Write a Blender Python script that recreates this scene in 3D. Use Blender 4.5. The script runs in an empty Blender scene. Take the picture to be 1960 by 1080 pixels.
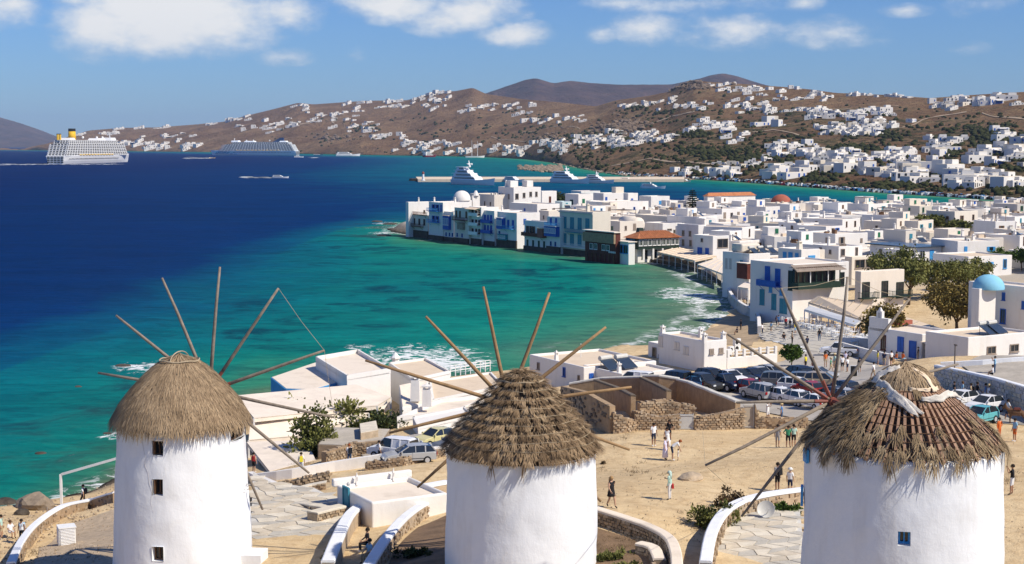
import bpy, bmesh, math, random
import numpy as np
from mathutils import Vector, Matrix

R = math.radians
SC = bpy.context.scene
COL = SC.collection
rnd = random.Random(7)

# ------------------------------------------------------------------ camera
F, CX, HOR, CZ = 2850.0, 980.0, 277.0, 30.0
PITCH = math.atan(263.0 / F)
CY0 = 540.0
cam_d = bpy.data.cameras.new('camera')
cam = bpy.data.objects.new('camera', cam_d)
COL.objects.link(cam)
cam.location = (0, 0, CZ)
cam.rotation_euler = (R(90) - PITCH, 0, 0)
cam_d.sensor_fit = 'HORIZONTAL'
cam_d.sensor_width = 36.0
cam_d.lens = 36.0 * F / 1960.0
cam_d.clip_start = 0.5
cam_d.clip_end = 120000.0
SC.camera = cam

# ------------------------------------------------------------------ sun, sky, exposure
SUN_DIR = Vector((0.87, -0.45, 0.98)).normalized()        # towards the sun
SUN_EL = math.asin(SUN_DIR.z)
SUN_AZ = math.atan2(SUN_DIR.x, SUN_DIR.y)
sun_d = bpy.data.lights.new('sun', 'SUN')
sun_d.energy = 5.0
sun_d.angle = R(0.5)
sun_d.color = (1.0, 0.91, 0.77)
sun = bpy.data.objects.new('sun', sun_d)
COL.objects.link(sun)
sun.rotation_euler = SUN_DIR.to_track_quat('Z', 'Y').to_euler()
SC.view_settings.view_transform = 'Standard'
SC.view_settings.look = 'None'
SC.view_settings.exposure = 0.15
SC.view_settings.gamma = 1.0
SC.view_settings.use_curve_mapping = False

class N:
    """small node-tree builder"""
    def __init__(s, tree):
        s.t = tree
        tree.nodes.clear()
    def n(s, typ, **kw):
        nd = s.t.nodes.new(typ)
        for k, v in kw.items():
            if k.startswith('i_'):
                key = k[2:]
                nd.inputs[int(key) if key.isdigit() else key].default_value = v
            else:
                setattr(nd, k, v)
        return nd
    def l(s, a, b):
        s.t.links.new(a, b)
    def math(s, op, a, b=None, c=None, clamp=False):
        nd = s.n('ShaderNodeMath', operation=op, use_clamp=clamp)
        for i, v in enumerate((a, b, c)):
            if v is None: continue
            if hasattr(v, 'links'): s.l(v, nd.inputs[i])
            else: nd.inputs[i].default_value = v
        return nd.outputs[0]
    def mix(s, fac, a, b, blend='MIX'):
        nd = s.n('ShaderNodeMix', data_type='RGBA', blend_type=blend)
        for key, v in ((0, fac), (6, a), (7, b)):
            if hasattr(v, 'links'): s.l(v, nd.inputs[key])
            elif key == 0: nd.inputs[0].default_value = v
            else: nd.inputs[key].default_value = (*v, 1.0) if len(v) == 3 else v
        return nd.outputs[2]
    def noise(s, vec, scale, detail=4.0, rough=0.55, dist=0.0):
        nd = s.n('ShaderNodeTexNoise')
        nd.inputs['Scale'].default_value = scale
        nd.inputs['Detail'].default_value = detail
        nd.inputs['Roughness'].default_value = rough
        nd.inputs['Distortion'].default_value = dist
        if vec is not None: s.l(vec, nd.inputs['Vector'])
        return nd.outputs[0]
    def ramp(s, fac, stops, interp='LINEAR'):
        nd = s.n('ShaderNodeValToRGB')
        cr = nd.color_ramp
        cr.interpolation = interp
        while len(cr.elements) < len(stops): cr.elements.new(0.5)
        for e, (p, c) in zip(cr.elements, stops):
            e.position = p
            e.color = (*c, 1.0) if not isinstance(c, (int, float)) else (c, c, c, 1.0)
        s.l(fac, nd.inputs[0])
        return nd.outputs[0]
    def maprange(s, v, a, b, c=0.0, d=1.0, smooth=False):
        nd = s.n('ShaderNodeMapRange', interpolation_type='SMOOTHSTEP' if smooth else 'LINEAR')
        s.l(v, nd.inputs[0])
        for i, q in zip((1, 2, 3, 4), (a, b, c, d)): nd.inputs[i].default_value = q
        return nd.outputs[0]

world = bpy.data.worlds.new('World')
SC.world = world
world.use_nodes = True
W = N(world.node_tree)
sky = W.n('ShaderNodeTexSky', sky_type='NISHITA')
sky.sun_disc = False
sky.sun_elevation = SUN_EL
sky.sun_rotation = SUN_AZ
sky.altitude = 30.0
sky.air_density = 1.0
sky.dust_density = 0.15
sky.ozone_density = 1.0
tc = W.n('ShaderNodeTexCoord')
sep = W.n('ShaderNodeSeparateXYZ'); W.l(tc.outputs['Generated'], sep.inputs[0])
horiz = W.math('SQRT', W.math('ADD', W.math('MULTIPLY', sep.outputs[0], sep.outputs[0]), W.math('MULTIPLY', sep.outputs[1], sep.outputs[1])))
az = W.math('ARCTAN2', sep.outputs[0], sep.outputs[1])
el = W.math('ARCTAN2', sep.outputs[2], horiz)
cmb = W.n('ShaderNodeCombineXYZ')
W.l(W.math('MULTIPLY', az, 2.0), cmb.inputs[0]); W.l(W.math('MULTIPLY', el, 3.8), cmb.inputs[1])
warp_a = W.noise(cmb.outputs[0], 9.0, 5.0, 0.6)
warp_b = W.noise(cmb.outputs[0], 26.0, 5.0, 0.62)
# cumulus banks standing over the horizon: (azimuth px, elevation px, half width, half height, strength)
CLOUDS = [(30, 12, 70, 42, .8), (205, 54, 95, 56, 1.15), (340, 34, 200, 72, 1.4), (440, 28, 130, 50, .9), (560, 25, 70, 40, .8), (155, -5, 60, 35, .8),
          (760, 12, 110, 36, 1.0), (905, 25, 100, 42, 1.0), (985, 70, 80, 26, .9), (850, 42, 80, 30, .8), (548, 112, 60, 18, .42), (690, 105, 26, 18, .38),
          (1150, 70, 36, 16, .55), (1236, 58, 68, 30, .8), (1400, 62, 95, 34, .8), (1590, 66, 90, 30, .75), (1330, 75, 60, 22, .5),
          (1330, 12, 170, 22, .55), (1530, 10, 40, 16, .5), (1725, 24, 50, 13, .55), (1870, 14, 70, 24, .5), (1845, 95, 40, 14, .4), (1680, 82, 50, 16, .4), (1180, 10, 120, 18, .4)]
acc = None
for (px, py, rx, ry, st) in CLOUDS:
    a0 = math.atan((px - CX) / F)
    e0 = math.atan(((HOR - py) / F) * math.cos(a0))
    dx = W.math('MULTIPLY', W.math('SUBTRACT', az, a0), F / (rx * 1.32))
    dy = W.math('MULTIPLY', W.math('SUBTRACT', el, e0), F / (ry * 1.38))
    rr = W.math('SQRT', W.math('ADD', W.math('MULTIPLY', dx, dx), W.math('MULTIPLY', dy, dy)))
    g = W.math('MULTIPLY', W.math('SUBTRACT', 1.0, rr, clamp=True), st)
    acc = g if acc is None else W.math('MAXIMUM', acc, g)
# the same kind of cloud goes on over the rest of the dome
wide = W.noise(cmb.outputs[0], 3.1, 3.0, 0.5)
over = W.math('MULTIPLY', W.maprange(wide, .56, .74, 0, .9), W.maprange(el, .12, .22, 0, 1))
acc = W.math('MAXIMUM', acc, over)
dens = W.math('ADD', acc, W.math('ADD', W.math('MULTIPLY', W.math('SUBTRACT', warp_a, .5), 1.25), W.math('MULTIPLY', W.math('SUBTRACT', warp_b, .5), .55)))
dens = W.math('MULTIPLY', dens, W.maprange(acc, 0.0, 0.12, 0, 1))
cmask = W.maprange(dens, .04, .80, 0, .96, smooth=True)
ccol = W.ramp(W.math('ADD', dens, W.math('MULTIPLY', W.math('SUBTRACT', warp_b, .5), .6)), [(.1, (.55, .64, .74)), (.5, (.80, .84, .88)), (.9, (.97, .96, .94))])
hsv = W.n('ShaderNodeHueSaturation'); W.l(sky.outputs[0], hsv.inputs['Color'])
hsv.inputs['Saturation'].default_value = 1.12
tint = W.mix(1.0, hsv.outputs[0], (.40, .65, 1.14), 'MULTIPLY')
bg1 = W.n('ShaderNodeBackground'); W.l(tint, bg1.inputs[0]); bg1.inputs[1].default_value = 0.088
bg2 = W.n('ShaderNodeBackground'); W.l(ccol, bg2.inputs[0]); bg2.inputs[1].default_value = 0.88
ms = W.n('ShaderNodeMixShader'); W.l(cmask, ms.inputs[0]); W.l(bg1.outputs[0], ms.inputs[1]); W.l(bg2.outputs[0], ms.inputs[2])
wo = W.n('ShaderNodeOutputWorld'); W.l(ms.outputs[0], wo.inputs[0])

# ------------------------------------------------------------------ surveying: a sight line of the photograph meets a height or a distance
cp, sp = math.cos(PITCH), math.sin(PITCH)
def ray(px, py):
    u = (px - CX) / F; v = (CY0 - py) / F
    return Vector((u, cp + v * sp, v * cp - sp))
def P(px, py, z):
    r = ray(px, py); k = (z - CZ) / r.z
    return Vector((r.x * k, r.y * k, z))
def PD(px, py, d):
    r = ray(px, py); k = d / r.y
    return Vector((r.x * k, d, CZ + r.z * k))
def pix(p):
    """where a world point stands in the photograph"""
    y, z = p[1], p[2] - CZ
    f = y * cp - z * sp; v = y * sp + z * cp
    return CX + F * p[0] / f, CY0 - F * v / f

# ------------------------------------------------------------------ mesh helpers
class MB:
    def __init__(s):
        s.v = []; s.f = []; s.m = []
    def add(s, vs, fs, mi=0):
        o = len(s.v)
        s.v.extend(tuple(map(float, p)) for p in vs)
        for f in fs:
            s.f.append(tuple(i + o for i in f)); s.m.append(mi)
        return s
    def box(s, c, sz, rz=0.0, mi=0, taper=1.0):
        hx, hy, hz = sz[0] / 2, sz[1] / 2, sz[2] / 2
        ca, sa = math.cos(rz), math.sin(rz)
        vs = []
        for z, t in ((-hz, 1.0), (hz, taper)):
            for x, y in ((-hx, -hy), (hx, -hy), (hx, hy), (-hx, hy)):
                x *= t; y *= t
                vs.append((c[0] + x * ca - y * sa, c[1] + x * sa + y * ca, c[2] + z))
        return s.add(vs, [(0, 3, 2, 1), (4, 5, 6, 7), (0, 1, 5, 4), (1, 2, 6, 5), (2, 3, 7, 6), (3, 0, 4, 7)], mi)
    def prism(s, poly, z0, z1, mi=0, mt=None):
        """vertical prism; poly counter-clockwise; z0, z1 numbers or lists"""
        n = len(poly)
        a = z0 if isinstance(z0, (list, tuple)) else [z0] * n
        b = z1 if isinstance(z1, (list, tuple)) else [z1] * n
        vs = [(p[0], p[1], a[i]) for i, p in enumerate(poly)] + [(p[0], p[1], b[i]) for i, p in enumerate(poly)]
        s.add(vs, [(i, (i + 1) % n, n + (i + 1) % n, n + i) for i in range(n)] + [tuple(range(n - 1, -1, -1))], mi)
        s.add([vs[n + i] for i in range(n)], [tuple(range(n))], mi if mt is None else mt)
        return s
    def tube(s, pts, rad, n=6, mi=0, cap=True):
        pts = [Vector(p) for p in pts]
        if not isinstance(rad, (list, tuple)): rad = [rad] * len(pts)
        vs = []; up = None
        for i, p in enumerate(pts):
            d = (pts[min(i + 1, len(pts) - 1)] - pts[max(i - 1, 0)])
            d = d.normalized() if d.length > 1e-9 else Vector((0, 0, 1))
            if up is None:
                up = Vector((0, 0, 1)) if abs(d.z) < .9 else Vector((1, 0, 0))
            a = d.cross(up)
            if a.length < 1e-6: a = d.cross(Vector((0, 1, 0)))
            a.normalize(); b = a.cross(d).normalized(); up = b
            for k in range(n):
                t = 2 * math.pi * (k + .5) / n
                vs.append(p + (a * math.cos(t) + b * math.sin(t)) * rad[i])
        fs = []
        for i in range(len(pts) - 1):
            for k in range(n):
                k2 = (k + 1) % n
                fs.append((i * n + k, i * n + k2, (i + 1) * n + k2, (i + 1) * n + k))
        if cap:
            fs.append(tuple(range(n - 1, -1, -1))); o = (len(pts) - 1) * n
            fs.append(tuple(o + k for k in range(n)))
        return s.add(vs, fs, mi)
    def lathe(s, prof, n=24, c=(0, 0, 0), mi=0, a0=0.0, a1=2 * math.pi, sx=1.0, sy=1.0):
        full = abs(a1 - a0 - 2 * math.pi) < 1e-6
        m = n if full else n + 1
        vs = []
        for (r, z) in prof:
            for k in range(m):
                t = a0 + (a1 - a0) * k / n
                vs.append((c[0] + r * math.cos(t) * sx, c[1] + r * math.sin(t) * sy, c[2] + z))
        fs = []
        for i in range(len(prof) - 1):
            for k in range(n):
                k2 = (k + 1) % m
                fs.append((i * m + k, i * m + k2, (i + 1) * m + k2, (i + 1) * m + k))
        return s.add(vs, fs, mi)
    def loft(s, rings, mi=0, cap=True):
        n = len(rings[0]); vs = [p for r in rings for p in r]; fs = []
        for i in range(len(rings) - 1):
            for k in range(n):
                k2 = (k + 1) % n
                fs.append((i * n + k, i * n + k2, (i + 1) * n + k2, (i + 1) * n + k))
        if cap:
            fs.append(tuple(range(n - 1, -1, -1))); o = (len(rings) - 1) * n
            fs.append(tuple(o + k for k in range(n)))
        return s.add(vs, fs, mi)
    def mesh(s, name, mats, smooth=False):
        me = bpy.data.meshes.new(name)
        me.from_pydata(s.v, [], s.f)
        for m in (mats if isinstance(mats, (list, tuple)) else [mats]): me.materials.append(m)
        if any(s.m): me.polygons.foreach_set('material_index', s.m)
        if smooth: me.polygons.foreach_set('use_smooth', [True] * len(s.f))
        me.update()
        return me

def link(name, data, parent=None, loc=None, rz=0.0, label=None, cat=None, group=None, kind=None):
    o = bpy.data.objects.new(name, data)
    COL.objects.link(o)
    if parent is not None: o.parent = parent
    if loc is not None: o.location = loc
    if rz: o.rotation_euler = (0, 0, rz)
    if label: o['label'] = label
    if cat: o['category'] = cat
    if group: o['group'] = group
    if kind: o['kind'] = kind
    return o
def obj(name, mb, mats, parent=None, loc=None, rz=0.0, smooth=False, **kw):
    return link(name, mb.mesh(name, mats, smooth), parent, loc, rz, **kw)
def thing(name, label, cat, loc=(0, 0, 0), rz=0.0, group=None):
    return link(name, None, None, loc, rz, label, cat, group)
def grid_obj(name, X, Y, Z, mats, kind=None, attrs=None, smooth=True, **kw):
    nr, nc = X.shape
    me = bpy.data.meshes.new(name)
    co = np.stack([X, Y, Z], -1).reshape(-1, 3)
    idx = np.arange(nr * nc).reshape(nr, nc)
    q = np.stack([idx[:-1, :-1], idx[:-1, 1:], idx[1:, 1:], idx[1:, :-1]], -1).reshape(-1, 4)
    me.vertices.add(len(co)); me.vertices.foreach_set('co', co.ravel())
    me.loops.add(q.size); me.loops.foreach_set('vertex_index', q.ravel())
    me.polygons.add(len(q)); me.polygons.foreach_set('loop_start', np.arange(0, q.size, 4))
    me.polygons.foreach_set('loop_total', np.full(len(q), 4))
    me.update(calc_edges=True)
    if smooth: me.polygons.foreach_set('use_smooth', np.ones(len(q), bool))
    for k, v in (attrs or {}).items():
        a = me.attributes.new(k, 'FLOAT', 'POINT'); a.data.foreach_set('value', v.ravel().astype(np.float32))
    me.materials.append(mats)
    return link(name, me, kind=kind, **kw)

# value noise on the plane
_hr = np.random.RandomState(5).rand(256, 256)
def vnoise(x, y):
    xi = np.floor(x).astype(int); yi = np.floor(y).astype(int)
    fx = x - xi; fy = y - yi
    fx = fx * fx * (3 - 2 * fx); fy = fy * fy * (3 - 2 * fy)
    a = _hr[xi & 255, yi & 255]; b = _hr[(xi + 1) & 255, yi & 255]
    c = _hr[xi & 255, (yi + 1) & 255]; d = _hr[(xi + 1) & 255, (yi + 1) & 255]
    return (a * (1 - fx) + b * fx) * (1 - fy) + (c * (1 - fx) + d * fx) * fy
def fbm(x, y, oct=4):
    s = 0.0; a = 0.5
    for i in range(oct):
        s = s + a * (vnoise(x * 2 ** i + 17.3 * i, y * 2 ** i + 9.1 * i) - .5); a *= .5
    return s
def sstep(a, b, x):
    t = np.clip((x - a) / (b - a), 0, 1)
    return t * t * (3 - 2 * t)

# ------------------------------------------------------------------ materials
MATS = {}
def principled(name, build=None, col=(.5, .5, .5), rough=.8, spec=.3, metal=0.0):
    m = bpy.data.materials.new(name); m.use_nodes = True
    n = N(m.node_tree)
    b = n.n('ShaderNodeBsdfPrincipled'); o = n.n('ShaderNodeOutputMaterial'); n.l(b.outputs[0], o.inputs[0])
    b.inputs['Base Color'].default_value = (*col, 1)
    b.inputs['Roughness'].default_value = rough
    b.inputs['Specular IOR Level'].default_value = spec
    b.inputs['Metallic'].default_value = metal
    if build: build(n, b)
    MATS[name] = m
    return m
def pos(n):
    return n.n('ShaderNodeNewGeometry').outputs['Position']
def objco(n):
    return n.n('ShaderNodeTexCoord').outputs['Object']
def bump(n, b, h, strength=.4, dist=.1):
    bp = n.n('ShaderNodeBump'); bp.inputs['Strength'].default_value = strength; bp.inputs['Distance'].default_value = dist
    n.l(h, bp.inputs['Height']); n.l(bp.outputs[0], b.inputs['Normal'])
def plain(name, col, rough=.75, var=.18, scale=3.0, spec=.25, bmp=0.0, vscale=1.0):
    """a surface colour with blotches and fine grain of its own"""
    def f(n, b):
        p = pos(n)
        v = n.noise(p, scale, 5, .6)
        v2 = n.noise(p, scale * 9, 3, .6)
        k = n.math('ADD', n.math('MULTIPLY', v, .7), n.math('MULTIPLY', v2, .3))
        lo = tuple(c * (1 - var) for c in col); hi = tuple(min(1, c * (1 + var)) for c in col)
        n.l(n.mix(n.maprange(k, .3, .7), lo, hi), b.inputs['Base Color'])
        if bmp: bump(n, b, v2, bmp, .05)
    return principled(name, f, col, rough, spec)
def whitewash(name, col=(.75, .725, .69), stain=(.55, .50, .42), amt=.35, scale=.5):
    """limewashed plaster: brush unevenness, rain streaks and grey wear"""
    def f(n, b):
        p = pos(n)
        mp = n.n('ShaderNodeMapping'); n.l(p, mp.inputs[0]); mp.inputs['Scale'].default_value = (1.6, 1.6, .35)
        v = n.noise(mp.outputs[0], scale, 6, .65)
        w = n.noise(p, scale * 6, 5, .65)
        k = n.math('MULTIPLY', n.maprange(v, .52, .80, 0, 1), amt)
        c = n.mix(k, col, stain)
        c = n.mix(n.maprange(w, .42, .72, 0, .16), c, tuple(x * .82 for x in col))
        n.l(c, b.inputs['Base Color'])
        bump(n, b, n.math('ADD', w, n.math('MULTIPLY', v, 1.5)), .35, .06)
    return principled(name, f, col, .9, .15)
M = MATS
whitewash('whitewash', amt=.5); whitewash('mill_white', (.765, .785, .81), (.56, .54, .51), .6, .5)
whitewash('cream_wall', (.70, .64, .54), (.5, .44, .35), .3)
whitewash('warm_white', (.69, .63, .55), (.5, .44, .36), .4)
whitewash('ochre_wall', (.52, .38, .22), (.4, .3, .2), .3)
whitewash('aqua_wall', (.55, .66, .66), (.4, .5, .5), .3)
whitewash('grey_wall', (.50, .48, .46), (.3, .28, .25), .4)
whitewash('roof_white', (.75, .66, .55), (.48, .40, .31), .7, .35)
whitewash('roof_beige', (.68, .56, .42), (.44, .34, .25), .6, .3)
plain('blue_paint', (.02, .10, .42), .5, .2, 2.0)
plain('sky_blue_paint', (.06, .30, .62), .5, .15, 2.0)
plain('teal_paint', (.05, .24, .32), .55, .2, 2.0)
plain('green_paint', (.02, .16, .08), .55, .2, 2.0)
plain('dark_green_paint', (.02, .04, .03), .5, .2, 2.0)
plain('red_wood', (.11, .03, .02), .65, .35, 1.2)
plain('brown_wood', (.14, .075, .04), .7, .3, 1.5)
plain('grey_wood', (.29, .235, .19), .8, .3, 1.2)
plain('pole_wood', (.30, .19, .095), .75, .3, 4.0, bmp=.3)
plain('pole_grey', (.235, .195, .155), .8, .35, 4.0, bmp=.3)
plain('pole_dark', (.10, .085, .075), .8, .3, 4.0)
plain('red_paint', (.24, .075, .055), .6, .25, 2.0)
plain('rope', (.42, .34, .23), .9, .2, 6)
plain('dark_glass', (.018, .022, .028), .12, .3, .7, spec=.6)
plain('pale_glass', (.20, .27, .30), .15, .3, .7, spec=.6)
plain('matt_black', (.02, .02, .02), .9, .2)  # one even black for funnel caps, grilles, seams and boards
plain('steel', (.45, .45, .44), .35, .1, spec=.5)
plain('white_metal', (.78, .78, .76), .45, .08)
plain('orange_roof', (.44, .17, .075), .85, .35, 1.2, bmp=.5)
plain('red_dome', (.36, .11, .07), .8, .2, .6)
plain('blue_dome', (.22, .50, .66), .7, .12, .4)
plain('canvas', (.72, .58, .42), .9, .12, .8)
plain('canvas_white', (.76, .67, .56), .9, .14, .6)
plain('canvas_grey', (.42, .36, .28), .9, .2, .6)
plain('beach_sand', (.40, .30, .19), .95, .3, .5, bmp=.3)
plain('asphalt', (.42, .385, .335), .92, .22, .35, bmp=.2)
plain('concrete', (.42, .38, .32), .9, .25, .8, bmp=.3)
plain('paint_line', (.72, .72, .70), .7, .15)
plain('flagstone', (.56, .49, .38), .85, .25, 1.3, bmp=.4)
plain('flagstone_pale', (.64, .58, .47), .85, .2, 1.3, bmp=.4)
plain('flagstone_grey', (.46, .43, .37), .85, .2, 1.3, bmp=.4)
plain('mortar', (.56, .54, .49), .95, .2, 2)
plain('stone_a', (.36, .26, .165), .9, .3, 2.5, bmp=.5)
plain('stone_b', (.27, .205, .14), .9, .3, 2.5, bmp=.5)
plain('stone_c', (.42, .33, .23), .9, .3, 2.5, bmp=.5)
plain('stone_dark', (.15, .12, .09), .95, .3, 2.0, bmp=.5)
plain('mud_wall', (.35, .25, .155), .95, .3, 1.5, bmp=.5)
plain('rock', (.24, .19, .14), .95, .4, .5, bmp=.6)
plain('rock_wet', (.075, .06, .045), .7, .5, .6, bmp=.6)
plain('bark', (.13, .09, .06), .95, .3, 3, bmp=.5)
plain('solar', (.03, .045, .07), .2, .2, spec=.6)
plain('tank', (.55, .54, .50), .4, .1)
plain('bin_green', (.03, .2, .09), .5)
plain('rubber', (.015, .015, .015), .8, .2)
plain('yellow', (.75, .45, .02), .6, .1)
# ------------------------------------------------------------------ coastlines (surveyed at sea level)
NEAR_COAST = [(742, 441), (762, 446), (790, 450), (830, 457), (900, 464), (990, 473), (1080, 482), (1200, 495), (1300, 510), (1368, 532),
              (1392, 552), (1404, 578), (1398, 600), (1352, 632), (1312, 655), (1250, 688), (1100, 722), (960, 744), (850, 746), (760, 744), (690, 746),
              (610, 746), (540, 758), (470, 788), (400, 835), (300, 885), (205, 925), (110, 962), (0, 985), (-300, 1050), (-900, 1180)]
near_poly = [P(x, y, 0).to_2d() for x, y in NEAR_COAST]
near_poly += [Vector((-60, -40)), Vector((600, -40)), Vector((600, 680)), Vector((250, 655)), Vector((150, 640)), Vector((70, 650)), Vector((10, 640)), Vector((-22, 610)), Vector((-40, 575))]
SHORE = [(-900, 284), (30, 287.6), (170, 289), (400, 291.5), (700, 297), (900, 300), (1000, 304), (1060, 309), (1100, 320), (1180, 336), (1280, 341),
         (1400, 347), (1500, 355), (1600, 363), (1700, 370), (1800, 376), (1960, 387), (2300, 410), (2900, 450)]
SKYL = [(-900, 300), (20, 292), (60, 281), (90, 275), (130, 262), (170, 250), (230, 245), (300, 244), (380, 238), (430, 233), (470, 222), (520, 210), (570, 197), (600, 200),
        (700, 193), (780, 192), (815, 181), (835, 174), (870, 175), (905, 168), (930, 180), (1000, 190), (1080, 197), (1140, 204), (1180, 192), (1240, 184),
        (1285, 175), (1300, 166), (1330, 154), (1360, 157), (1450, 163), (1520, 168), (1600, 178), (1700, 182), (1780, 188), (1860, 182), (1960, 176), (2200, 170), (2900, 180)]
RIDGE = [(-900, 9000), (30, 8400), (300, 8400), (600, 7600), (900, 6400), (1100, 4600), (1300, 3500), (1500, 3000), (1960, 2300), (2900, 1800)]
def lerp_tab(tab, x):
    a, b = [t[0] for t in tab], [t[1] for t in tab]; w = 55.0 if tab is SHORE or tab is RIDGE else 5.0
    return sum(np.interp(np.asarray(x, float) + k * w, a, b) for k in (-1, -.5, 0, .5, 1)) / 5
def ray_np(px, py):
    u = (px - CX) / F; v = (CY0 - py) / F
    return u, cp + v * sp, v * cp - sp
def shore_r(px):
    u, ry, rz = ray_np(px, lerp_tab(SHORE, px)); return -CZ / rz * ry
def hill_surface(px, t):
    """a point of the far coast: px = bearing, t = 0 at the water, 1 on the ridge"""
    ys = lerp_tab(SHORE, px); yk = lerp_tab(SKYL, px)
    rs = shore_r(px); rr = np.maximum(lerp_tab(RIDGE, px), rs * 1.05)
    t1 = np.clip(t, 0, 1)
    y = ys + (yk - ys) * t1
    d = rs + (rr - rs) * t1 ** 1.45
    u, ry, rz = ray_np(px, y)
    X = u * d / ry; Z = CZ + rz * d / ry
    rel = fbm(X / 240, d / 420, 5) * 62 + fbm(X / 60 + 40, d / 90, 4) * 20
    amp = sstep(0, .12, t1) * (1 - sstep(.86, 1.0, t1)) * np.clip(d / 7000, .12, 1)
    Z = Z + rel * amp
    back = np.maximum(t - 1, 0)
    X = X * (1 + back * .25); d2 = d * (1 + back * .25)
    Z = Z - back * 200
    return X, d2, np.maximum(Z, -8)

tab_px = np.concatenate([np.arange(-900, 0, 15), np.arange(0, 1980, 3.0), np.arange(1980, 2900, 14)])
tab_t = np.concatenate([[-.04], np.linspace(0, 1, 120), [1.1, 1.5, 2.2]])
GPX, GT = np.meshgrid(tab_px, tab_t)
HX, HY, HZ = hill_surface(GPX, GT)
HZ = np.where(GT < 0, -3.0, HZ)
veg = np.clip(lerp_tab([(-900, .12), (900, .16), (1050, .35), (1150, .62), (1500, .72), (2000, .68)], GPX) - .30 * sstep(.55, 1.0, GT), 0, 1)
def mat_hill(n, b):
    p = pos(n)
    a = n.n('ShaderNodeAttribute', attribute_name='veg').outputs['Fac']
    big = n.noise(p, .0035, 5, .6)
    mid = n.noise(p, .018, 6, .65)
    fine = n.noise(p, .09, 5, .7)
    soil = n.mix(n.maprange(big, .35, .65), (.195, .108, .057), (.33, .21, .115))
    soil = n.mix(n.maprange(fine, .40, .62), n.mix(.5, soil, (.09, .062, .04)), soil)
    gold = n.mix(n.maprange(mid, .48, .60, 0, .85), soil, (.44, .32, .17))
    soil = n.mix(a, soil, gold)
    k = n.math('ADD', n.math('MULTIPLY', mid, .55), n.math('MULTIPLY', fine, .45))
    th = n.math('SUBTRACT', k, n.math('SUBTRACT', .66, n.math('MULTIPLY', a, .24)))
    gm = n.maprange(th, 0.0, .045)
    green = n.mix(n.maprange(big, .4, .6), (.030, .034, .016), (.055, .055, .022))
    n.l(n.mix(n.math('MULTIPLY', gm, .85), soil, green), b.inputs['Base Color'])
    bump(n, b, n.math('ADD', mid, n.math('MULTIPLY', fine, .6)), 1.0, 22.0)
principled('hill_soil', mat_hill, rough=.95, spec=.05)
grid_obj('hills', HX, HY, HZ, M['hill_soil'], 'structure', {'veg': veg})

def ridge(name, tab, r, base_y, mat, seed, amp, depth):
    px = np.linspace(tab[0][0], tab[-1][0], 420); t = np.concatenate([np.linspace(0, 1, 40), [1.3, 2.0]])
    A, T = np.meshgrid(px, t)
    yk = lerp_tab(tab, A); T1 = np.clip(T, 0, 1)
    y = base_y + (yk - base_y) * T1
    d = r + depth * T1 + depth * np.maximum(T - 1, 0)
    u, ry, rz = ray_np(A, y)
    X = u * d / ry; Z = CZ + rz * d / ry
    Z = Z + (fbm(X / 420 + seed, d / 420, 5) * amp) * T1 ** .5 * (1 - sstep(.85, 1, T1) * .75) - np.maximum(T - 1, 0) * amp * 3
    Z = np.maximum(np.where(T == 0, -9, Z), -9)
    grid_obj(name, X, d, Z, mat, 'structure', {'veg': A * 0 + .1})
def mat_mount(n, b):
    p = pos(n)
    v = n.noise(p, .004, 6, .62); w = n.noise(p, .02, 5, .7)
    c = n.mix(n.maprange(v, .35, .65), (.060, .034, .028), (.115, .066, .050))
    n.l(n.mix(n.maprange(w, .45, .65, 0, .5), c, (.04, .028, .026)), b.inputs['Base Color'])
    bump(n, b, n.math('ADD', v, n.math('MULTIPLY', w, .4)), 1.0, 60.0)
principled('mountain_rock', mat_mount, rough=.95, spec=.05)
ridge('mountain', [(760, 215), (880, 188), (930, 178), (975, 163), (1005, 152), (1025, 148), (1060, 158), (1090, 153), (1130, 159), (1180, 163), (1285, 163), (1340, 152), (1362, 145), (1385, 141), (1410, 146), (1440, 156), (1470, 165), (1560, 174), (1700, 196)],
      9200, 225, M['mountain_rock'], 3, 110, 2200)
ridge('far_island', [(-1500, 281), (-700, 258), (-300, 232), (-120, 212), (-50, 214), (0, 224), (40, 236), (70, 247), (110, 262), (150, 279)], 16000, 281.5, M['mountain_rock'], 9, 150, 2600)

# ------------------------------------------------------------------ sea
def seg_dist(X, Y, poly, closed=True):
    D = np.full(X.shape, 1e9)
    n = len(poly)
    for i in range(n if closed else n - 1):
        a = poly[i]; b = poly[(i + 1) % n]
        vx, vy = b[0] - a[0], b[1] - a[1]
        L = vx * vx + vy * vy + 1e-9
        t = np.clip(((X - a[0]) * vx + (Y - a[1]) * vy) / L, 0, 1)
        D = np.minimum(D, np.hypot(X - a[0] - t * vx, Y - a[1] - t * vy))
    return D
def inside(X, Y, poly):
    c = np.zeros(X.shape, bool); n = len(poly)
    for i in range(n):
        a = poly[i]; b = poly[(i + 1) % n]
        dy = (b[1] - a[1]) or 1e-9
        c ^= ((a[1] > Y) != (b[1] > Y)) & (X < (b[0] - a[0]) * (Y - a[1]) / dy + a[0])
    return c
far_line = [(float(a), float(b)) for a, b in zip(*(lambda px: (ray_np(px, lerp_tab(SHORE, px))[0] * shore_r(px) / ray_np(px, lerp_tab(SHORE, px))[1], shore_r(px)))(np.array([30, 100, 170, 400, 700, 900, 1000, 1060, 1100, 1180, 1280, 1400, 1500, 1600, 1700, 1800, 1960, 2300, 2900], float)))]
beach_line = [P(x, y, 0).to_2d() for x, y in [(1340, 520), (1385, 545), (1404, 578), (1398, 600), (1352, 632), (1312, 655), (1250, 672)]]
def coast_sd(X, Y):
    d = seg_dist(X, Y, near_poly)
    return np.where(inside(X, Y, near_poly), d, -d)
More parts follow.
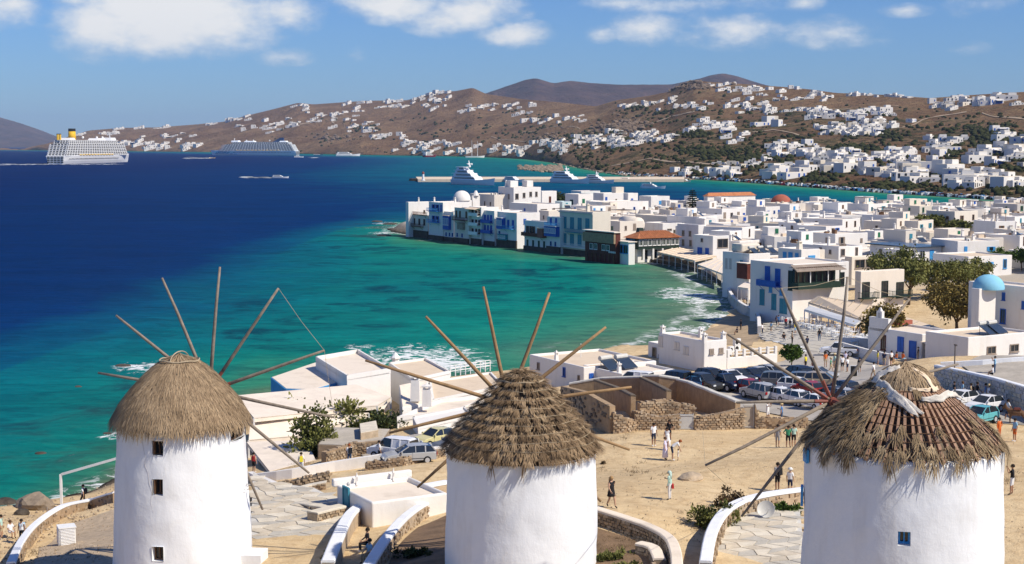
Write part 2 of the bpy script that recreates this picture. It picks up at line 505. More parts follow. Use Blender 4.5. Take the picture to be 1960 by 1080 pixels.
def make_sea():
    px = np.concatenate([np.arange(-2600, -20, 40), np.arange(-20, 1980, 5.0), np.arange(1980, 4600, 40)])
    y = np.concatenate([[279.3, 280, 281, 282.5, 284, 286, 288], np.arange(290, 560, 2.0), np.arange(560, 1100, 2.5), [1150, 1250, 1400]])
    A, B = np.meshgrid(px, y)
    u, ry, rz = ray_np(A, B); k = -CZ / rz
    X, Y = u * k, ry * k
    near = -coast_sd(X, Y)
    far = seg_dist(X, Y, far_line, False)
    beach = seg_dist(X, Y, beach_line, False)
    d = np.minimum(np.clip(near, 0, None), far * .38)
    d = d + fbm(X / 45, Y / 45, 3) * 30 * sstep(8, 60, d)
    # the bay floor is a shelf; past its edge the bottom falls away to the open sea
    edge = [P(x, y, 0).to_2d() for x, y in [(752, 426), (650, 440), (570, 468), (470, 520), (330, 590), (150, 655), (0, 710), (-700, 900), (-2600, 1250)]]
    off = edge + [Vector((-12000, float(edge[-1].y))), Vector((-60000, 60000)), Vector((140, 60000)), Vector((140, 820))]
    sc_ = lambda L: [(p[0], p[1] / 2.2) for p in L]
    dd = seg_dist(X, Y / 2.2, sc_(edge), False) * 1.05
    wob = fbm(X / 34 + 3, Y / 75, 5) * 85
    lw_ = np.clip(-36 - X, 0, 60) * 1.7
    open_sea = np.minimum(54 + lw_ + np.maximum(dd + wob * sstep(0, 45, dd), 0), np.maximum(far * .45, 4))
    harbour = d * 1.7 + 48 * sstep(8, 40, d)
    kx = sstep(-70, 130, X)
    d = np.where(inside(X, Y, off), open_sea * (1 - kx) + harbour * kx, np.where((Y < 560) & (X < 45), np.minimum(d * .55, 55) + lw_, harbour))
    surf = X * 0
    for px_, py_, rad in [(800, 680, 9), (835, 686, 9), (865, 694, 7), (278, 704, 4), (244, 700, 2.4), (690, 664, 2.5), (745, 428, 7), (735, 446, 6), (60, 990, 3), (212, 834, 1.6), (1318, 566, 8), (1350, 576, 7), (1300, 556, 5), (1330, 632, 5), (1372, 606, 5)]:
        q = P(px_, py_, 0); surf = np.maximum(surf, 1 - np.hypot(X - q.x, (Y - q.y) / 1.6) / rad)
    return grid_obj('sea', X, Y, X * 0, M['sea_water'], 'structure', {'depth': d, 'beach': beach, 'near': near, 'far': far, 'surf': np.clip(surf, 0, 1)})
def mat_sea(n, b):
    p = pos(n)
    at = lambda q: n.n('ShaderNodeAttribute', attribute_name=q).outputs['Fac']
    d, near, beach = at('depth'), at('near'), at('beach')
    mp = n.n('ShaderNodeMapping'); n.l(p, mp.inputs[0]); mp.inputs['Scale'].default_value = (.5, 1.25, 1); mp.inputs['Rotation'].default_value = (0, 0, .25)
    w1 = n.noise(mp.outputs[0], .34, 6, .62, .6)
    w2 = n.noise(mp.outputs[0], 1.5, 4, .6, .4)
    w3 = n.noise(mp.outputs[0], .045, 5, .6, .5)
    patch = n.noise(p, .022, 5, .62, .8)
    wind = n.noise(mp.outputs[0], .011, 6, .68, .5)
    patch2 = n.noise(p, .07, 5, .65, .6)
    dn = n.math('ADD', d, n.math('MULTIPLY', n.math('SUBTRACT', patch, .5), n.maprange(d, 0, 80, 4, 90)))
    col = n.ramp(n.maprange(dn, 0, 260), [(0.0, (.13, .18, .10)), (.022, (.030, .22, .13)), (.07, (.003, .185, .150)), (.20, (.001, .142, .162)), (.38, (.001, .095, .165)), (.60, (.0006, .028, .12)), (1.0, (.0004, .014, .090))])
    # sea-grass meadows and submerged rock on the bottom
    weed = n.math('MULTIPLY', n.maprange(patch2, .50, .62, 0, 1), n.math('MULTIPLY', n.maprange(d, 3, 18), n.maprange(d, 150, 60)))
    col = n.mix(n.math('MULTIPLY', n.math('MULTIPLY', weed, n.maprange(patch, .40, .60, .15, 1)), .80), col, (.002, .036, .062))
    shal = n.math('MULTIPLY', n.maprange(near, 26, 2), n.maprange(patch2, .46, .6))
    col = n.mix(n.math('MULTIPLY', shal, .55), col, (.05, .055, .028))
    # churned sand along the beach
    col = n.mix(n.math('MULTIPLY', n.maprange(beach, 30, 2, smooth=True), n.maprange(patch, .30, .62, .35, 1)), col, (.11, .20, .125))
    # light and dark of waves and wind patches put into the colour
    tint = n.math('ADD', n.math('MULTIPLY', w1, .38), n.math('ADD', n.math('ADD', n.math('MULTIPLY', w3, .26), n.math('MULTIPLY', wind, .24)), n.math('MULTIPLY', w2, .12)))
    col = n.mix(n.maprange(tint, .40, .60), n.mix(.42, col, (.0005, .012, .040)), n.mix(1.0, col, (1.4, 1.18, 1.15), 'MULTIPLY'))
    # foam: breakers on the beach and lace round the rocks, and a few whitecaps offshore
    lace = n.noise(p, .42, 7, .72, 1.4)
    fo1 = n.math('MULTIPLY', n.maprange(lace, .50, .56), n.maprange(near, 3.2, .3))
    ripple = n.math('SINE', n.math('ADD', n.math('MULTIPLY', beach, .52), n.math('MULTIPLY', patch2, 9.0)))
    band = n.math('MULTIPLY', n.math('MULTIPLY', n.maprange(ripple, .5, .95), n.maprange(beach, 17, 6)), n.maprange(patch2, .40, .55))
    fo2 = n.math('MULTIPLY', n.maprange(lace, .45, .55), band)
    sw = n.math('MULTIPLY', n.maprange(near, 16, 3), n.maprange(patch2, .56, .66))
    fo3 = n.math('MAXIMUM', n.math('MULTIPLY', n.maprange(lace, .52, .58), sw), n.math('MULTIPLY', n.maprange(n.math('ADD', lace, n.math('MULTIPLY', at('surf'), .15)), .565, .64), n.maprange(at('surf'), .02, .2)))
    cap = n.noise(mp.outputs[0], .11, 8, .78, .3)
    caps = n.math('MULTIPLY', n.maprange(cap, .705, .735), .8)
    foam = n.math('MAXIMUM', n.math('MAXIMUM', fo1, fo2), n.math('MAXIMUM', fo3, caps), clamp=True)
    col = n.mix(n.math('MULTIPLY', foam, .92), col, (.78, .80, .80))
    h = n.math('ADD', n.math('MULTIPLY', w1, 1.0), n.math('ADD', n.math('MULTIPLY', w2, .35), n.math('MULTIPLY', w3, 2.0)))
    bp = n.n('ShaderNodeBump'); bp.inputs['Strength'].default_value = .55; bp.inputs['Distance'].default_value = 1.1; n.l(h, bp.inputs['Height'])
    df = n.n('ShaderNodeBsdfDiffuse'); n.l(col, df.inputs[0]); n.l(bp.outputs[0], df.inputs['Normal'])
    gl = n.n('ShaderNodeBsdfGlossy'); gl.inputs['Roughness'].default_value = .22; n.l(bp.outputs[0], gl.inputs['Normal'])
    lw = n.n('ShaderNodeFresnel'); lw.inputs['IOR'].default_value = 1.33; n.l(bp.outputs[0], lw.inputs['Normal'])
    # a rough sea hides its own grazing facets, so the mirror share levels off
    k = n.math('MULTIPLY', n.math('MINIMUM', n.math('MULTIPLY', lw.outputs[0], .30), .040), n.maprange(foam, 0, 1, 1, .15))
    mx = n.n('ShaderNodeMixShader'); n.l(k, mx.inputs[0]); n.l(df.outputs[0], mx.inputs[1]); n.l(gl.outputs[0], mx.inputs[2])
    out = [q for q in n.t.nodes if q.type == 'OUTPUT_MATERIAL'][0]; n.l(mx.outputs[0], out.inputs[0])
principled('sea_water', mat_sea, rough=.25, spec=.28)
make_sea()

# ------------------------------------------------------------------ ground of the town and the mill hill
GCTRL = [(1170, 970, 10.9), (1280, 957, 10.0), (1250, 853, 7.9), (1200, 800, 7.3), (1400, 745, 6.3), (1300, 745, 6.2), (1500, 715, 5.6), (1488, 938, 9.0), (1937, 947, 10.2), (1885, 785, 8.0),
         (1850, 735, 7.8), (1700, 690, 5.2), (1600, 690, 5.3), (1743, 690, 5.0), (1600, 672, 4.8), (1500, 630, 2.6), (1450, 610, 2.0), (1560, 640, 3.2), (1650, 645, 3.6), (1416, 640, 1.4), (1440, 625, 1.6),
         (1000, 1300, 10.6), (350, 1110, 8.2), (560, 1040, 8.0), (660, 1000, 7.6), (850, 900, 7.0), (770, 862, 6.0), (830, 855, 6.1), (660, 885, 5.2), (560, 880, 4.2), (600, 825, 2.6), (900, 800, 4.8), (700, 780, 2.4), (1000, 790, 5.0),
         (1130, 745, 4.6), (1250, 720, 4.6), (1350, 700, 4.6), (40, 1040, 2.6), (160, 975, 1.6), (220, 945, 1.4), (80, 1075, 3.6), (200, 1060, 6.2), (300, 950, 3.6), (300, 905, 1.6), (430, 840, 1.4), (430, 900, 2.6), (520, 790, 1.4), (900, 755, 2.4), (1000, 745, 2.8), (600, 770, 1.6), (720, 740, 1.8), (1750, 1400, 10.6), (1400, 1040, 10.0), (1280, 1060, 10.6), (1700, 900, 9.8),
         (700, 1070, 8.8), (900, 1080, 10.2), (1430, 690, 4.8), (1960, 690, 8.6), (1850, 690, 8.0), (1960, 1000, 10.6)]
GC = np.array([[*P(x, y, z).to_2d(), z] for x, y, z in GCTRL] +
              [[30, 305, 2.0], [45, 345, 2.2], [60, 305, 3.0], [80, 265, 3.6], [70, 366, 2.8], [100, 346, 3.6], [140, 305, 5], [60, 448, 3.4], [120, 448, 4.6], [200, 448, 6], [30, 468, 3.6], [0, 490, 3.6], [-20, 520, 2.6], [60, 590, 2.4], [150, 590, 3.0], [20, 590, 2.0],
               [0, 0, 11], [40, 20, 11], [-30, 10, 9], [100, 120, 10], [100, 200, 8], [200, 200, 9], [400, 300, 12], [400, 600, 8], [-60, 40, 5]])
def G(x, y):
    x = np.asarray(x, float); y = np.asarray(y, float)
    num = np.zeros(x.shape); den = np.zeros(x.shape)
    for a, b, z in GC:
        w = 1.0 / ((x - a) ** 2 + (y - b) ** 2 + 6.0) ** 1.6
        num += w * z; den += w
    z = num / den
    sd = coast_sd(x, y)
    bd = seg_dist(x, y, beach_line, False)
    reach = np.where(bd < 26, 22.0, 5.5)
    k = np.clip(sd / reach, -1, 1)
    return np.where(sd > 0, z * (k * k * (3 - 2 * np.abs(k))) + .05, np.maximum(sd * .25, -6))
def g1(x, y):
    return float(G(np.array([x]), np.array([y]))[0])
_gx = np.arange(-120, 345, 1.0); _gy = np.arange(4, 720, 1.0)
_GA, _GB = np.meshgrid(_gx, _gy); _GZ = G(_GA, _GB)
def g1(x, y):
    u = min(max(x + 120, 0), 463.9); v = min(max(y - 4, 0), 714.9); i, j = int(u), int(v); u -= i; v -= j
    return float((_GZ[j, i] * (1 - u) + _GZ[j, i + 1] * u) * (1 - v) + (_GZ[j + 1, i] * (1 - u) + _GZ[j + 1, i + 1] * u) * v)
def PG(px, py):
    """where a sight line meets the ground"""
    z = 6.0
    for _ in range(14):
        p = P(px, py, z); z = .4 * z + .6 * g1(p.x, p.y)
    p = P(px, py, z); p.z = g1(p.x, p.y)
    return p
SANDPOLY = None
def make_ground():
    px = np.concatenate([np.arange(-700, -20, 30), np.arange(-20, 1980, 4.0), np.arange(1980, 2900, 30)])
    d = np.concatenate([np.geomspace(12, 48, 12), np.geomspace(49, 265, 250), np.geomspace(268, 800, 100)])
    A, D = np.meshgrid(px, d)
    X = (A - CX) / F * D; Y = D
    Z = G(X, Y)
    sd = coast_sd(X, Y)
    sandy = (Y < 125)
    Z = Z + np.where(sd > 1, fbm(X / 3, Y / 3, 3) * .12 * sstep(1, 6, sd), fbm(X / 2.2, Y / 2.2, 4) * .9 * sstep(-6, 0, sd))
    town = sstep(262, 300, Y) * sstep(20, 40, X) + sstep(300, 330, Y)
    rocky = sstep(7, 0, sd) * (1 - sstep(26, 18, seg_dist(X, Y, beach_line, False)))
    return grid_obj('ground', X, Y, Z, M['ground_sand'], 'structure', {'town': np.clip(town, 0, 1), 'rocky': rocky, 'sd': sd})
def mat_ground(n, b):
    p = pos(n)
    at = lambda q: n.n('ShaderNodeAttribute', attribute_name=q).outputs['Fac']
    v = n.noise(p, .12, 6, .6); w = n.noise(p, 1.1, 6, .65); f = n.noise(p, 9.0, 4, .7)
    c = n.mix(n.maprange(v, .35, .65), (.58, .43, .245), (.71, .55, .33))
    c = n.mix(n.maprange(w, .46, .66, 0, .7), c, (.47, .325, .175))
    c = n.mix(n.maprange(f, .55, .7, 0, .5), c, (.42, .31, .19))
    c = n.mix(at('town'), c, (.42, .38, .32))
    rk = n.mix(n.maprange(w, .4, .6), (.06, .05, .038), (.26, .20, .14))
    wet = n.mix(n.maprange(at('sd'), .2, 1.6), (.03, .025, .018), rk)
    c = n.mix(at('rocky'), c, wet)
    n.l(c, b.inputs['Base Color'])
    bump(n, b, n.math('ADD', w, n.math('MULTIPLY', f, .35)), .7, .25)
principled('ground_sand', mat_ground, rough=.95, spec=.08)
make_ground()

# haze: closed box of thin even air round everything
hz = MB(); hz.box((0, 20000, 395), (104000, 43000, 832))
hm = bpy.data.materials.new('air'); hm.use_nodes = True
hn = N(hm.node_tree); pv = hn.n('ShaderNodeVolumePrincipled'); ho = hn.n('ShaderNodeOutputMaterial'); hn.l(pv.outputs[0], ho.inputs['Volume'])
pv.inputs['Color'].default_value = (.50, .70, 1.0, 1); pv.inputs['Density'].default_value = 0.000028; pv.inputs['Anisotropy'].default_value = 0.0
HAZE = True
if HAZE: obj('haze', hz, hm, kind='stuff')
# ------------------------------------------------------------------ windmills
def mat_thatch(name, lo, mid, hi):
    def f(n, b):
        a = n.n('ShaderNodeAttribute', attribute_name='tone').outputs['Fac']
        v = n.noise(pos(n), 1.4, 4, .6)
        k = n.math('ADD', n.math('MULTIPLY', a, .75), n.math('MULTIPLY', n.maprange(v, .3, .7), .25))
        n.l(n.ramp(k, [(0.0, lo), (.5, mid), (1.0, hi)]), b.inputs['Base Color'])
    return principled(name, f, rough=.9, spec=.1)
mat_thatch('thatch_tan', (.14, .098, .060), (.30, .215, .132), (.47, .35, .22))
mat_thatch('thatch_brown', (.085, .056, .034), (.245, .168, .098), (.47, .345, .21))
mat_thatch('thatch_old', (.095, .066, .040), (.26, .188, .11), (.47, .36, .22))
plain('torn_canvas', (.60, .56, .50), .95, .25, 2.5, bmp=.4)
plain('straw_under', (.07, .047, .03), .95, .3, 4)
plain('rafter_wood', (.33, .20, .13), .8, .35, 3.0, bmp=.3)

class Straw:
    """loose straw: every blade its own bent strip"""
    def __init__(s): s.v = []; s.f = []; s.t = []
    def blade(s, a, b, c, w, tone, side):
        o = len(s.v)
        for p, k in ((a, 1.0), (b, .9), (c, .25)):
            s.v.append(p - side * w * k); s.v.append(p + side * w * k); s.t += [tone, tone]
        s.f += [(o, o + 1, o + 3, o + 2), (o + 2, o + 3, o + 5, o + 4)]
    def build(s, name, mat, parent, **kw):
        me = bpy.data.meshes.new(name); me.from_pydata([tuple(v) for v in s.v], [], s.f)
        at = me.attributes.new('tone', 'FLOAT', 'POINT'); at.data.foreach_set('value', s.t)
        me.materials.append(mat); me.update()
        return link(name, me, parent, kind='stuff', **kw)

def prof_at(prof, z):
    zs = [p[1] for p in prof]; rs = [p[0] for p in prof]
    return float(np.interp(z, zs, rs))
def straw_ring(S, rg, prof, z_hi, n, length, w, lift, seed_tone=(.2, .9), a0=0, a1=2 * math.pi, ragged=.35, droop=.0, dens=None, jit=.12):
    """blades that start round the cone at height z_hi and run down its slope"""
    for i in range(n):
        th = a0 + (a1 - a0) * (i + rg.random()) / n
        if dens is not None and rg.random() > dens(th): continue
        z0 = z_hi + rg.uniform(-jit, jit)
        L = length * (1 + rg.uniform(-ragged, ragged))
        dr = prof_at(prof, z0 - .3) - prof_at(prof, z0 + .02)
        sl = Vector((dr, -.32)).normalized()
        r0 = prof_at(prof, z0)
        th2 = th + rg.gauss(0, .035)
        def at(k, out, t):
            r = r0 + sl.x * L * k + out * (-sl.y); z = z0 + sl.y * L * k + out * sl.x - droop * k * k
            return Vector((r * math.cos(t), r * math.sin(t), z))
        lf = lift * rg.uniform(.5, 1.5)
        side = Vector((-math.sin(th), math.cos(th), rg.uniform(-.3, .3)))
        tone = min(1, max(0, rg.uniform(*seed_tone) + .12 * math.sin(th * 7 + z_hi * 3)))
        S.blade(at(0, .02, th), at(.5, lf * .6, (th + th2) / 2), at(1, lf, th2), w * rg.uniform(.6, 1.4), tone, side)

def cyl_hit(px, py, c, r):
    d = ray(px, py); o = Vector((0, 0, CZ))
    A = d.x * d.x + d.y * d.y; B = 2 * (d.x * (o.x - c.x) + d.y * (o.y - c.y)); C_ = (o.x - c.x) ** 2 + (o.y - c.y) ** 2 - r * r
    disc = max(0, B * B - 4 * A * C_); k = (-B - math.sqrt(disc)) / (2 * A)
    p = o + d * k
    return math.atan2(p.y - c.y, p.x - c.x), p.z

def mill_wall(c, zb, zt, rb, rt, wins, mat, seed):
    """round rendered wall with real openings; wins = (angle, z_lo, z_hi, half width)"""
    zs = list(np.linspace(zb, zt, 46)); ths = list(np.linspace(-math.pi, math.pi, 121)[:-1])
    for a, lo, hi, hw in wins:
        da = hw / rt
        zs = [z for z in zs if not (lo - .07 < z < hi + .07)] + [lo, (lo + hi) / 2, hi]
        ths = [t for t in ths if not (a - da - .03 < t < a + da + .03)] + [a - da, a, a + da]
    zs = sorted(set(round(z, 5) for z in zs)); ths = sorted(set(round(t, 6) for t in ths))
    rr = lambda z: rb + (rt - rb) * (z - zb) / (zt - zb)
    X = np.array(ths)[None, :] + 0 * np.array(zs)[:, None]; Z = np.array(zs)[:, None] + 0 * X
    rad = np.array([rr(z) for z in zs])[:, None] + fbm(np.cos(X) * 2.2 + seed, Z * .55 + np.sin(X) * 2.2, 4) * .20
    mb = MB(); n = len(ths)
    mb.v = [(float(rad[i, k] * math.cos(ths[k])), float(rad[i, k] * math.sin(ths[k])), zs[i] - zb) for i in range(len(zs)) for k in range(n)]
    def hole(i, k):
        zm = (zs[i] + zs[i + 1]) / 2; tm = (ths[k] + ths[(k + 1) % n]) / 2 if k + 1 < n else math.pi
        return any(lo < zm < hi and abs(tm - a) < hw / rt for a, lo, hi, hw in wins)
    for i in range(len(zs) - 1):
        for k in range(n):
            if not hole(i, k):
                mb.f.append((i * n + k, i * n + (k + 1) % n, (i + 1) * n + (k + 1) % n, (i + 1) * n + k)); mb.m.append(0)
    mb.f.append(tuple((len(zs) - 1) * n + k for k in range(n))); mb.m.append(0)
    for a, lo, hi, hw in wins:                       # splayed reveals
        da = hw / rt; r0 = rr((lo + hi) / 2) + .03; ri = r0 - .42
        def q(t, z, r): return (r * math.cos(t), r * math.sin(t), z - zb)
        for t0, t1, z0, z1 in ((a - da, a - da, lo, hi), (a + da, a + da, lo, hi), (a - da, a + da, lo, lo), (a - da, a + da, hi, hi)):
            if t0 == t1: mb.add([q(t0, z0, r0), q(t0, z1, r0), q(t0, z1, ri), q(t0, z0, ri)], [(0, 1, 2, 3)])
            else: mb.add([q(t0, z0, r0), q(t1, z0, r0), q(t1, z0, ri), q(t0, z0, ri)], [(0, 1, 2, 3)])
    return mb

def mill_window(root, wall_r, zb, a, lo, hi, hw, frame_mat, kind):
    """frame with a pane or an open wooden shutter set back in the opening"""
    r = wall_r - .30; x = Vector((math.cos(a), math.sin(a), 0)); s = Vector((-math.sin(a), math.cos(a), 0))
    fr = MB(); zc = (lo + hi) / 2 - zb; h = hi - lo
    c = x * r
    for dx, dz, w, hh in ((-hw + .04, 0, .08, h), (hw - .04, 0, .08, h), (0, -h / 2 + .04, 2 * hw - .16, .08), (0, h / 2 - .04, 2 * hw - .16, .08), (0, 0, .05, h - .16)):
        p = c + s * dx; fr.box((p.x, p.y, zc + dz), (.08, w, hh), a)
    w = obj('window', fr, frame_mat, root)
    pn = MB(); p = x * (r - .06); pn.box((p.x, p.y, zc), (.02, 2 * hw - .1, h - .1), a)
    obj('pane', pn, M['dark_glass'], w)
    if kind == 'shutter':
        sh = MB(); p = x * (r + .10) - s * (hw - .05); sh.box((p.x, p.y, zc), (.42, .05, h - .12), a + .15)
        obj('shutter', sh, M['brown_wood'], w)

def sail_wheel(root, base, hub, tips, mat, hub_mat, axis, rad, ropes=(), toes=None):
    """stocks radiating from the windshaft; tips = pixel ends of the stocks in the plane of the wheel"""
    o = Vector((0, 0, CZ)); pts = []
    ax = axis.normalized()
    for px, py in tips:
        d = ray(px, py); k = (hub - o).dot(ax) / d.dot(ax); pts.append(o + d * k)
    sh = MB(); sh.tube([hub - ax * 5.2 - base, hub + ax * .7 - base], [.14, .12], 10)
    obj('windshaft', sh, hub_mat, root)
    hb = MB(); hb.tube([hub - ax * .2 - base, hub - base, hub + ax * .2 - base], [.16, .2, .16], 12)
    obj('hub', hb, hub_mat, root)
    for i, t in enumerate(pts):
        a = hub + (t - hub) * .02; L = t - a
        bend = Vector((0, 0, -.0)) + ax * .12 * math.sin(i * 2.1)
        mb = MB(); mb.tube([a - base, a + L * .35 + bend * .6 - base, a + L * .7 + bend - base, t - base], [rad * 1.25, rad * 1.15, rad, rad * .72], 7)
        obj('sail_pole', mb, mat, root, smooth=True)
        if toes and i in toes:
            mb = MB(); mb.tube([a + L * .03 - base, a + L * .17 - base], [rad * 1.3, rad * 1.22], 7)
            obj('pole_splint', mb, M['red_paint'], root)
    for i, j in ropes:
        p, q = (pts[i], pts[j] if isinstance(j, int) else Vector(j))
        m_ = (p + q) / 2 - Vector((0, 0, .12))
        mb = MB(); mb.tube([p - base, m_ - base, q - base], .012, 4)
        obj('stay_rope', mb, M['rope'], root)
    return pts

def wins_from(pixels, c, r):
    out = []
    for x, y, w, h in pixels:
        a, z1 = cyl_hit(x, y - h / 2, c, r); _, z0 = cyl_hit(x, y + h / 2, c, r)
        a0, _ = cyl_hit(x - w / 2, y, c, r); a1, _ = cyl_hit(x + w / 2, y, c, r)
        out.append((a, z0, z1, max(.15, abs(a1 - a0) * r / 2)))
    return out

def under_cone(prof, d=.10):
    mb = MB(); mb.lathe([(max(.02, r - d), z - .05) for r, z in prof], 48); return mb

# --- the left mill: smooth even thatch, three small windows one above the other
def mill_left():
    rg = random.Random(11)
    c = PD(348, 900, 77.0); zb = 8.0; zt = 16.0
    base = Vector((c.x, c.y, zb)); R0, R1 = 3.62, 3.24
    root = thing('windmill', 'slim white windmill with smooth even thatch and small windows in a column above the sea', 'windmill', base)
    w = wins_from([(300, 858, 21, 31), (303, 933, 21, 31), (304, 1059, 20, 28), (464, 826, 26, 28)], c, 3.4)
    obj('wall', mill_wall(c, zb, zt, R0, R1, w, None, 2.0), M['mill_white'], root, smooth=True)
    for k, (a, lo, hi, hw) in enumerate(w):
        mill_window(root, R0 + (R1 - R0) * ((lo + hi) / 2 - zb) / (zt - zb), zb, a, lo, hi, hw, M['brown_wood'], 'shutter' if k in (0, 1) else '')
    e = zt - zb - .10
    prof = [(3.56, e - .16), (3.42, e + .1), (3.02, e + .78), (2.45, e + 1.5), (1.78, e + 2.2), (1.1, e + 2.8), (.62, e + 3.0), (.28, e + 3.16), (.02, e + 3.2)]
    obj('thatch_bed', under_cone(prof), M['straw_under'], root, smooth=True)
    S = Straw()
    for k in range(28):
        z = e + 3.16 - k * .118
        r = prof_at(prof, z)
        straw_ring(S, rg, prof, z, int(36 + r * 190), .60, .020, .05, (.25, .95), ragged=.45)
    straw_ring(S, rg, prof, e + .16, 620, .38, .02, .02, (.2, .8), ragged=.5, droop=.03)
    S.build('thatch', M['thatch_tan'], root)
    rp = MB(); rp.tube([(1.02 * math.cos(t) , 1.02 * math.sin(t), e + 2.93 + .03 * math.sin(t * 5)) for t in np.linspace(0, 2 * math.pi, 40)], .035, 5)
    obj('binding_rope', rp, M['rope'], root)
    rp = MB(); rp.tube([(.95 * math.sin(q) * math.cos(-1.9), .95 * math.sin(q) * math.sin(-1.9), e + 2.8 + .56 * math.cos(q)) for q in np.linspace(-1.35, 1.35, 14)], .03, 5)
    obj('binding_rope', rp, M['rope'], root)
    hub = PD(401, 748, 81.6)
    tips = [(222, 604), (310, 532), (421, 511), (533, 552), (621, 671), (640, 799), (592, 906), (503, 976), (188, 714), (230, 836), (400, 990), (305, 935)]
    pts = sail_wheel(root, base, hub, tips, M['pole_grey'], M['red_paint'], Vector((.12, 1, .0)), .085, [(3, 4), (4, 5)], toes=(2, 3, 4))
    ck = MB(); pp = []
    for x, y in [(270, 838), (273, 858), (278, 876), (277, 890), (284, 906), (287, 925), (293, 944), (291, 962), (296, 980)]:
        a_, z_ = cyl_hit(x - 2, y, c, 3.42); rw = R0 + (R1 - R0) * (z_ - zb) / (zt - zb) + float(fbm(np.array([math.cos(a_) * 2.2 + 2.0]), np.array([z_ * .55 + math.sin(a_) * 2.2]), 4)[0]) * .20
        pp.append(Vector((rw * math.cos(a_), rw * math.sin(a_), z_ - zb)))
    ck.tube(pp, [.010, .014, .010, .013, .009, .012, .010, .008, .005], 5); obj('plaster_crack', ck, M['grey_wall'], root)
    # raised doorway band on the seaward side and a plinth
    a, _ = cyl_hit(474, 960, c, 3.5)
    dr = MB(); rr = R0 - .25
    for q in np.linspace(0, math.pi, 9)[:-1]:
        q2 = q + math.pi / 8
        p0 = Vector((rr * math.cos(a + .12 * math.cos(q)), rr * math.sin(a + .12 * math.cos(q)), 3.9 + .45 * math.sin(q)))
        p1 = Vector((rr * math.cos(a + .12 * math.cos(q2)), rr * math.sin(a + .12 * math.cos(q2)), 3.9 + .45 * math.sin(q2)))
        dr.tube([p0, p1], .11, 6)
    for s in (-1, 1):
        dr.tube([Vector((rr * math.cos(a + .12 * s), rr * math.sin(a + .12 * s), 3.9)), Vector(((rr + .15) * math.cos(a + .12 * s), (rr + .15) * math.sin(a + .12 * s), 0))], .11, 6)
    obj('doorway_moulding', dr, M['mill_white'], root, smooth=True)
    st = MB(); p = Vector((math.cos(a - .1), math.sin(a - .1), 0)) * (R0 + .3); st.box((p.x, p.y, .35), (1.1, 1.5, .9), a)
    obj('doorstep', st, M['mill_white'], root)
    return root
mill_left()

# --- the middle mill: thatch laid in ragged tiers
def mill_mid():
    rg = random.Random(12)
    c = PD(998, 900, 69.0); zb = 9.9; zt = 15.75
    base = Vector((c.x, c.y, zb)); R0, R1 = 3.60, 3.48
    root = thing('windmill', 'white windmill with thatch in ragged tiers split near its peak, beside the sandy square', 'windmill', base)
    obj('wall', mill_wall(c, zb, zt, R0, R1, [], None, 5.0), M['mill_white'], root, smooth=True)
    e = zt - zb + .22
    prof = [(3.70, e - .24), (3.55, e - .02), (3.28, e + .5), (2.70, e + 1.2), (2.12, e + 1.85), (1.55, e + 2.45), (1.10, e + 2.95), (.82, e + 3.2), (.5, e + 3.42), (.05, e + 3.5)]
    obj('thatch_bed', under_cone(prof, .16), M['straw_under'], root, smooth=True)
    zs = [e + 3.46, e + 3.3, e + 3.08, e + 2.72, e + 2.36, e + 2.02, e + 1.68, e + 1.34, e + 1.0, e + .66, e + .34, e + .04]
    crack = -1.62
    for k, z in enumerate(zs):
        S = Straw(); r = prof_at(prof, z)
        # bundles: blades gathered into tufts with ragged ends
        nt = int(9 + r * 15)
        for t in range(nt):
            th = 2 * math.pi * (t + rg.uniform(-.25, .25)) / nt
            gap = abs((th - crack + math.pi) % (2 * math.pi) - math.pi) * r
            if k in (3, 4, 5) and gap < .10: continue
            tn = rg.uniform(.12, .75); ln = rg.uniform(.38, .48) * (.75 if k < 2 else 1)
            straw_ring(S, rg, prof, z + rg.uniform(-.025, .025), 24, ln, .016, .19 + rg.uniform(-.04, .05), (tn - .12, tn + .28), th - .095 / max(r, .3), th + .095 / max(r, .3), .13, droop=.04 if k > 9 else 0, jit=.03)
        straw_ring(S, rg, prof, z + .1, int(r * 170), .34, .018, .05, (.3, 1.0), ragged=.15, jit=.04, dens=lambda th: 0 if (k in (3, 4, 5) and abs((th - crack + math.pi) % (2 * math.pi) - math.pi) * r < .1) else 1)
        S.build('thatch_tier', M['thatch_brown'], root)
        if 1 <= k <= 10:
            ring = MB(); q0 = rg.uniform(0, 6)
            ring.tube([((prof_at(prof, z - .02) + .075) * math.cos(t), (prof_at(prof, z - .02) + .075) * math.sin(t), z + .03 * math.sin(t * 6 + q0)) for t in np.linspace(0, 2 * math.pi, 56)], .013 if k != 2 else .04, 4)
            obj('binding_rope', ring, M['rope'], root)
    # one long loose wisp hanging below the eave
    S = Straw()
    for th in (-1.54, -1.95):
        straw_ring(S, rg, prof, e - .12, 7, .6, .02, .06, (.15, .6), th - .02, th + .02, .3, droop=.15)
    S.build('thatch_wisp', M['thatch_brown'], root)
    hub = PD(972, 774, 73.6)
    tips = [(815, 606), (925, 549), (1052, 560), (1160, 626), (1209, 741), (1205, 861), (699, 690), (745, 829), (799, 933), (1150, 960), (1040, 1010), (900, 1000)]
    sail_wheel(root, base, hub, tips, M['pole_wood'], M['brown_wood'], Vector((-.04, 1, .0)), .085, [])
    return root
mill_mid()

